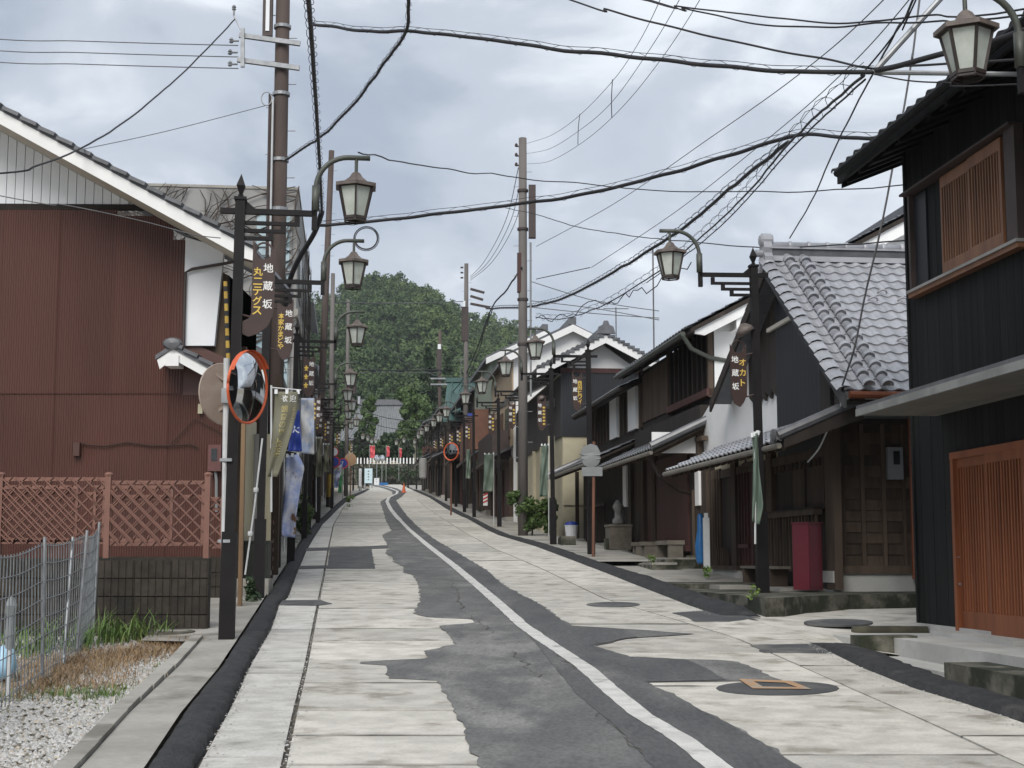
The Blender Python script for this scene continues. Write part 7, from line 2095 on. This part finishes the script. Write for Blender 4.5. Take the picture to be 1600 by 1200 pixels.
# bushes hanging over the wall
leafy('hanging_shrub', 'dark shrubs hanging over the stone wall at the end of the street', 'shrub', (at(612, 745, 164).x, 164, g(164)), [(x, .6, z, 1.3, .6, .9) for x, z in ((-3, 1.2), (-1, 1.5), (1.2, 1.3), (3.2, 1.4), (4.6, 1.0))], 2600, .12, M_leafd, None, 31)
for i, (u, v) in enumerate(((589, 716), (597, 716))):
    q = at(u, v, 160)
    m_ = thing('traffic_mirror', ('left' if i == 0 else 'right') + ' one of the two round mirrors before the white palings', 'traffic mirror', (q.x, 160, g(160)))
    mb = MB(); dome(mb, (0, -.1, q.z - g(160)), ((-.5, -.8, 0) if i else (.4, -.9, 0)), .33, .05, 16, 3); mb.build('mirror_face', M_mirror, m_); MB().tube(ring_pts((0, -.1, q.z - g(160)), ((-.5, -.8, 0) if i else (.4, -.9, 0)), .35, 16), .03, 5).build('rim', M_grey, m_)
    MB().tube([(0, 0, 0), (0, 0, q.z - g(160))], .04, 6).build('pole', M_galv, m_)

# ================================================================ WOODED HILL
crest_px = [(-200, 520), (100, 500), (300, 470), (430, 445), (500, 440), (535, 430), (560, 418), (590, 404), (620, 410), (650, 422), (680, 438), (700, 448), (740, 466), (780, 482), (820, 492), (860, 505), (900, 520), (940, 545), (1000, 605), (1100, 640), (1400, 700)]
YC_ = 520.0
cu_x = [(at(u, v, YC_).x / YC_) for u, v in crest_px]; cu_z = [at(u, v, YC_).z - 4 for u, v in crest_px]
def hill(X, Y):
    s = X / Y
    zc_ = np.interp(s, cu_x, cu_z) - 6.5
    t = np.clip((Y - 225) / (YC_ - 225), 0, 1)
    sp = 4 * np.sin(s * 60 + Y * .012) * np.sin(t * PI) + 2.5 * np.sin(s * 130 + 2) * np.sin(t * PI)
    back = np.clip((Y - YC_) / 300, 0, 1)
    return 10.2 + (zc_ - 10.2) * (t ** .92) * (1 - .5 * back) + sp * (zc_ > 14)
mb = MB()
hs = np.linspace(-.9, .9, 120); hy = np.concatenate([np.linspace(222, 520, 30), np.linspace(540, 900, 8)])
for Y in hy:
    for s in hs: mb.v.append((s * Y, Y, float(hill(s * Y, Y)) - .3))
nh = len(hs)
for i in range(len(hy) - 1):
    for k in range(nh - 1): mb.f.append((i * nh + k, i * nh + k + 1, (i + 1) * nh + k + 1, (i + 1) * nh + k))
M_hillg = mat('forest floor', (0.03, 0.05, 0.018), (0.045, 0.07, 0.025), .08, .9, bump=0, c3=(0.02, 0.035, 0.012), s3=.05)
mb.build('hill', M_hillg, kind='structure', smooth=True)
def forest():
    rng = np.random.default_rng(11)
    nt = 3000
    Y = 240 + (YC_ + 8 - 240) * rng.random(nt) ** .85
    S = rng.uniform(-.16, .12, nt)
    X = S * Y
    Z = hill(X, Y)
    keep = Z > 12.5
    X, Y, Z = X[keep], Y[keep], Z[keep]
    nt = len(X)
    r = rng.uniform(1.7, 3.7, nt)
    tall = rng.random(nt) < .3
    n = 250
    k = 8
    out_p, tint = [], []
    d = rng.normal(0, 1, (nt, k, 3)); d /= np.linalg.norm(d, axis=2)[..., None]
    d[..., 2] = np.abs(d[..., 2]) * .9 - .25
    hfac = np.where(tall, 1.7, .95)
    cl = d * r[:, None, None] * .68
    cl[..., 2] *= hfac[:, None]
    idx = rng.integers(0, k, (nt, n))
    c = np.take_along_axis(cl, idx[..., None].repeat(3, 2), 1)
    e_ = rng.normal(0, 1, (nt, n, 3)); e_ /= np.linalg.norm(e_, axis=2)[..., None]
    P = c + e_ * (r * .36)[:, None, None] * rng.uniform(.6, 1.05, (nt, n, 1))
    P[..., 2] += (r * .8 * hfac)[:, None]
    P += np.stack([X, Y, Z], -1)[:, None]
    P = P.reshape(-1, 3); e2_ = e_.reshape(-1, 3)
    nr = e2_ * .8 + rng.normal(0, .45, e2_.shape); nr /= np.linalg.norm(nr, axis=1)[:, None]
    a = np.cross(nr, rng.normal(0, 1, nr.shape)); a /= np.linalg.norm(a, axis=1)[:, None]
    b = np.cross(nr, a)
    s = rng.uniform(.22, .48, (len(P), 1))
    V = np.stack([P - a * s - b * s * .6, P + a * s - b * s * .5, P + b * s], 1).reshape(-1, 3)
    F = np.arange(len(V)).reshape(-1, 3)
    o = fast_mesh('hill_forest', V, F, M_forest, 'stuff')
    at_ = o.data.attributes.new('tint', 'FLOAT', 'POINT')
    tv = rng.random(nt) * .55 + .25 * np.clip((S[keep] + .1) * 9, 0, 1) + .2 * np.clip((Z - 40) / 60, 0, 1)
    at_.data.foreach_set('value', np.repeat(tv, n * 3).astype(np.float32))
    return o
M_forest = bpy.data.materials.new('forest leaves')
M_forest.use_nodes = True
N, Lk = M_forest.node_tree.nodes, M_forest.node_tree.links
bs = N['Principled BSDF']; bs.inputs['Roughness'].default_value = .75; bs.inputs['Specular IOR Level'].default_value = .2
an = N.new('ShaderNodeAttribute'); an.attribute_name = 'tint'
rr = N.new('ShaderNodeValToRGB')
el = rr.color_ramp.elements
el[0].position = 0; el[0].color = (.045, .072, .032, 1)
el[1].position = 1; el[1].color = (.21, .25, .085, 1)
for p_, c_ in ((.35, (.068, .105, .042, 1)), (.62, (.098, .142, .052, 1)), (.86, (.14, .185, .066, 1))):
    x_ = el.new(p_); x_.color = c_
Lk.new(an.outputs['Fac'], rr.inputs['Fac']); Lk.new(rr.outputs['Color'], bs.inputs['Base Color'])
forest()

# ================================================================ thin air haze
HAZE = 0.00022
if HAZE:
    hz = MB().box(-1600, 1600, -70, 1100, -6, 190).build('haze', None, kind='stuff')
    hm = bpy.data.materials.new('haze air'); hm.use_nodes = True
    hm.node_tree.nodes.remove(hm.node_tree.nodes['Principled BSDF'])
    pv = hm.node_tree.nodes.new('ShaderNodeVolumePrincipled')
    pv.inputs['Color'].default_value = (.86, .92, 1, 1); pv.inputs['Density'].default_value = HAZE; pv.inputs['Anisotropy'].default_value = .2
    hm.node_tree.links.new(pv.outputs['Volume'], hm.node_tree.nodes['Material Output'].inputs['Volume'])
    hz.data.materials.append(hm)
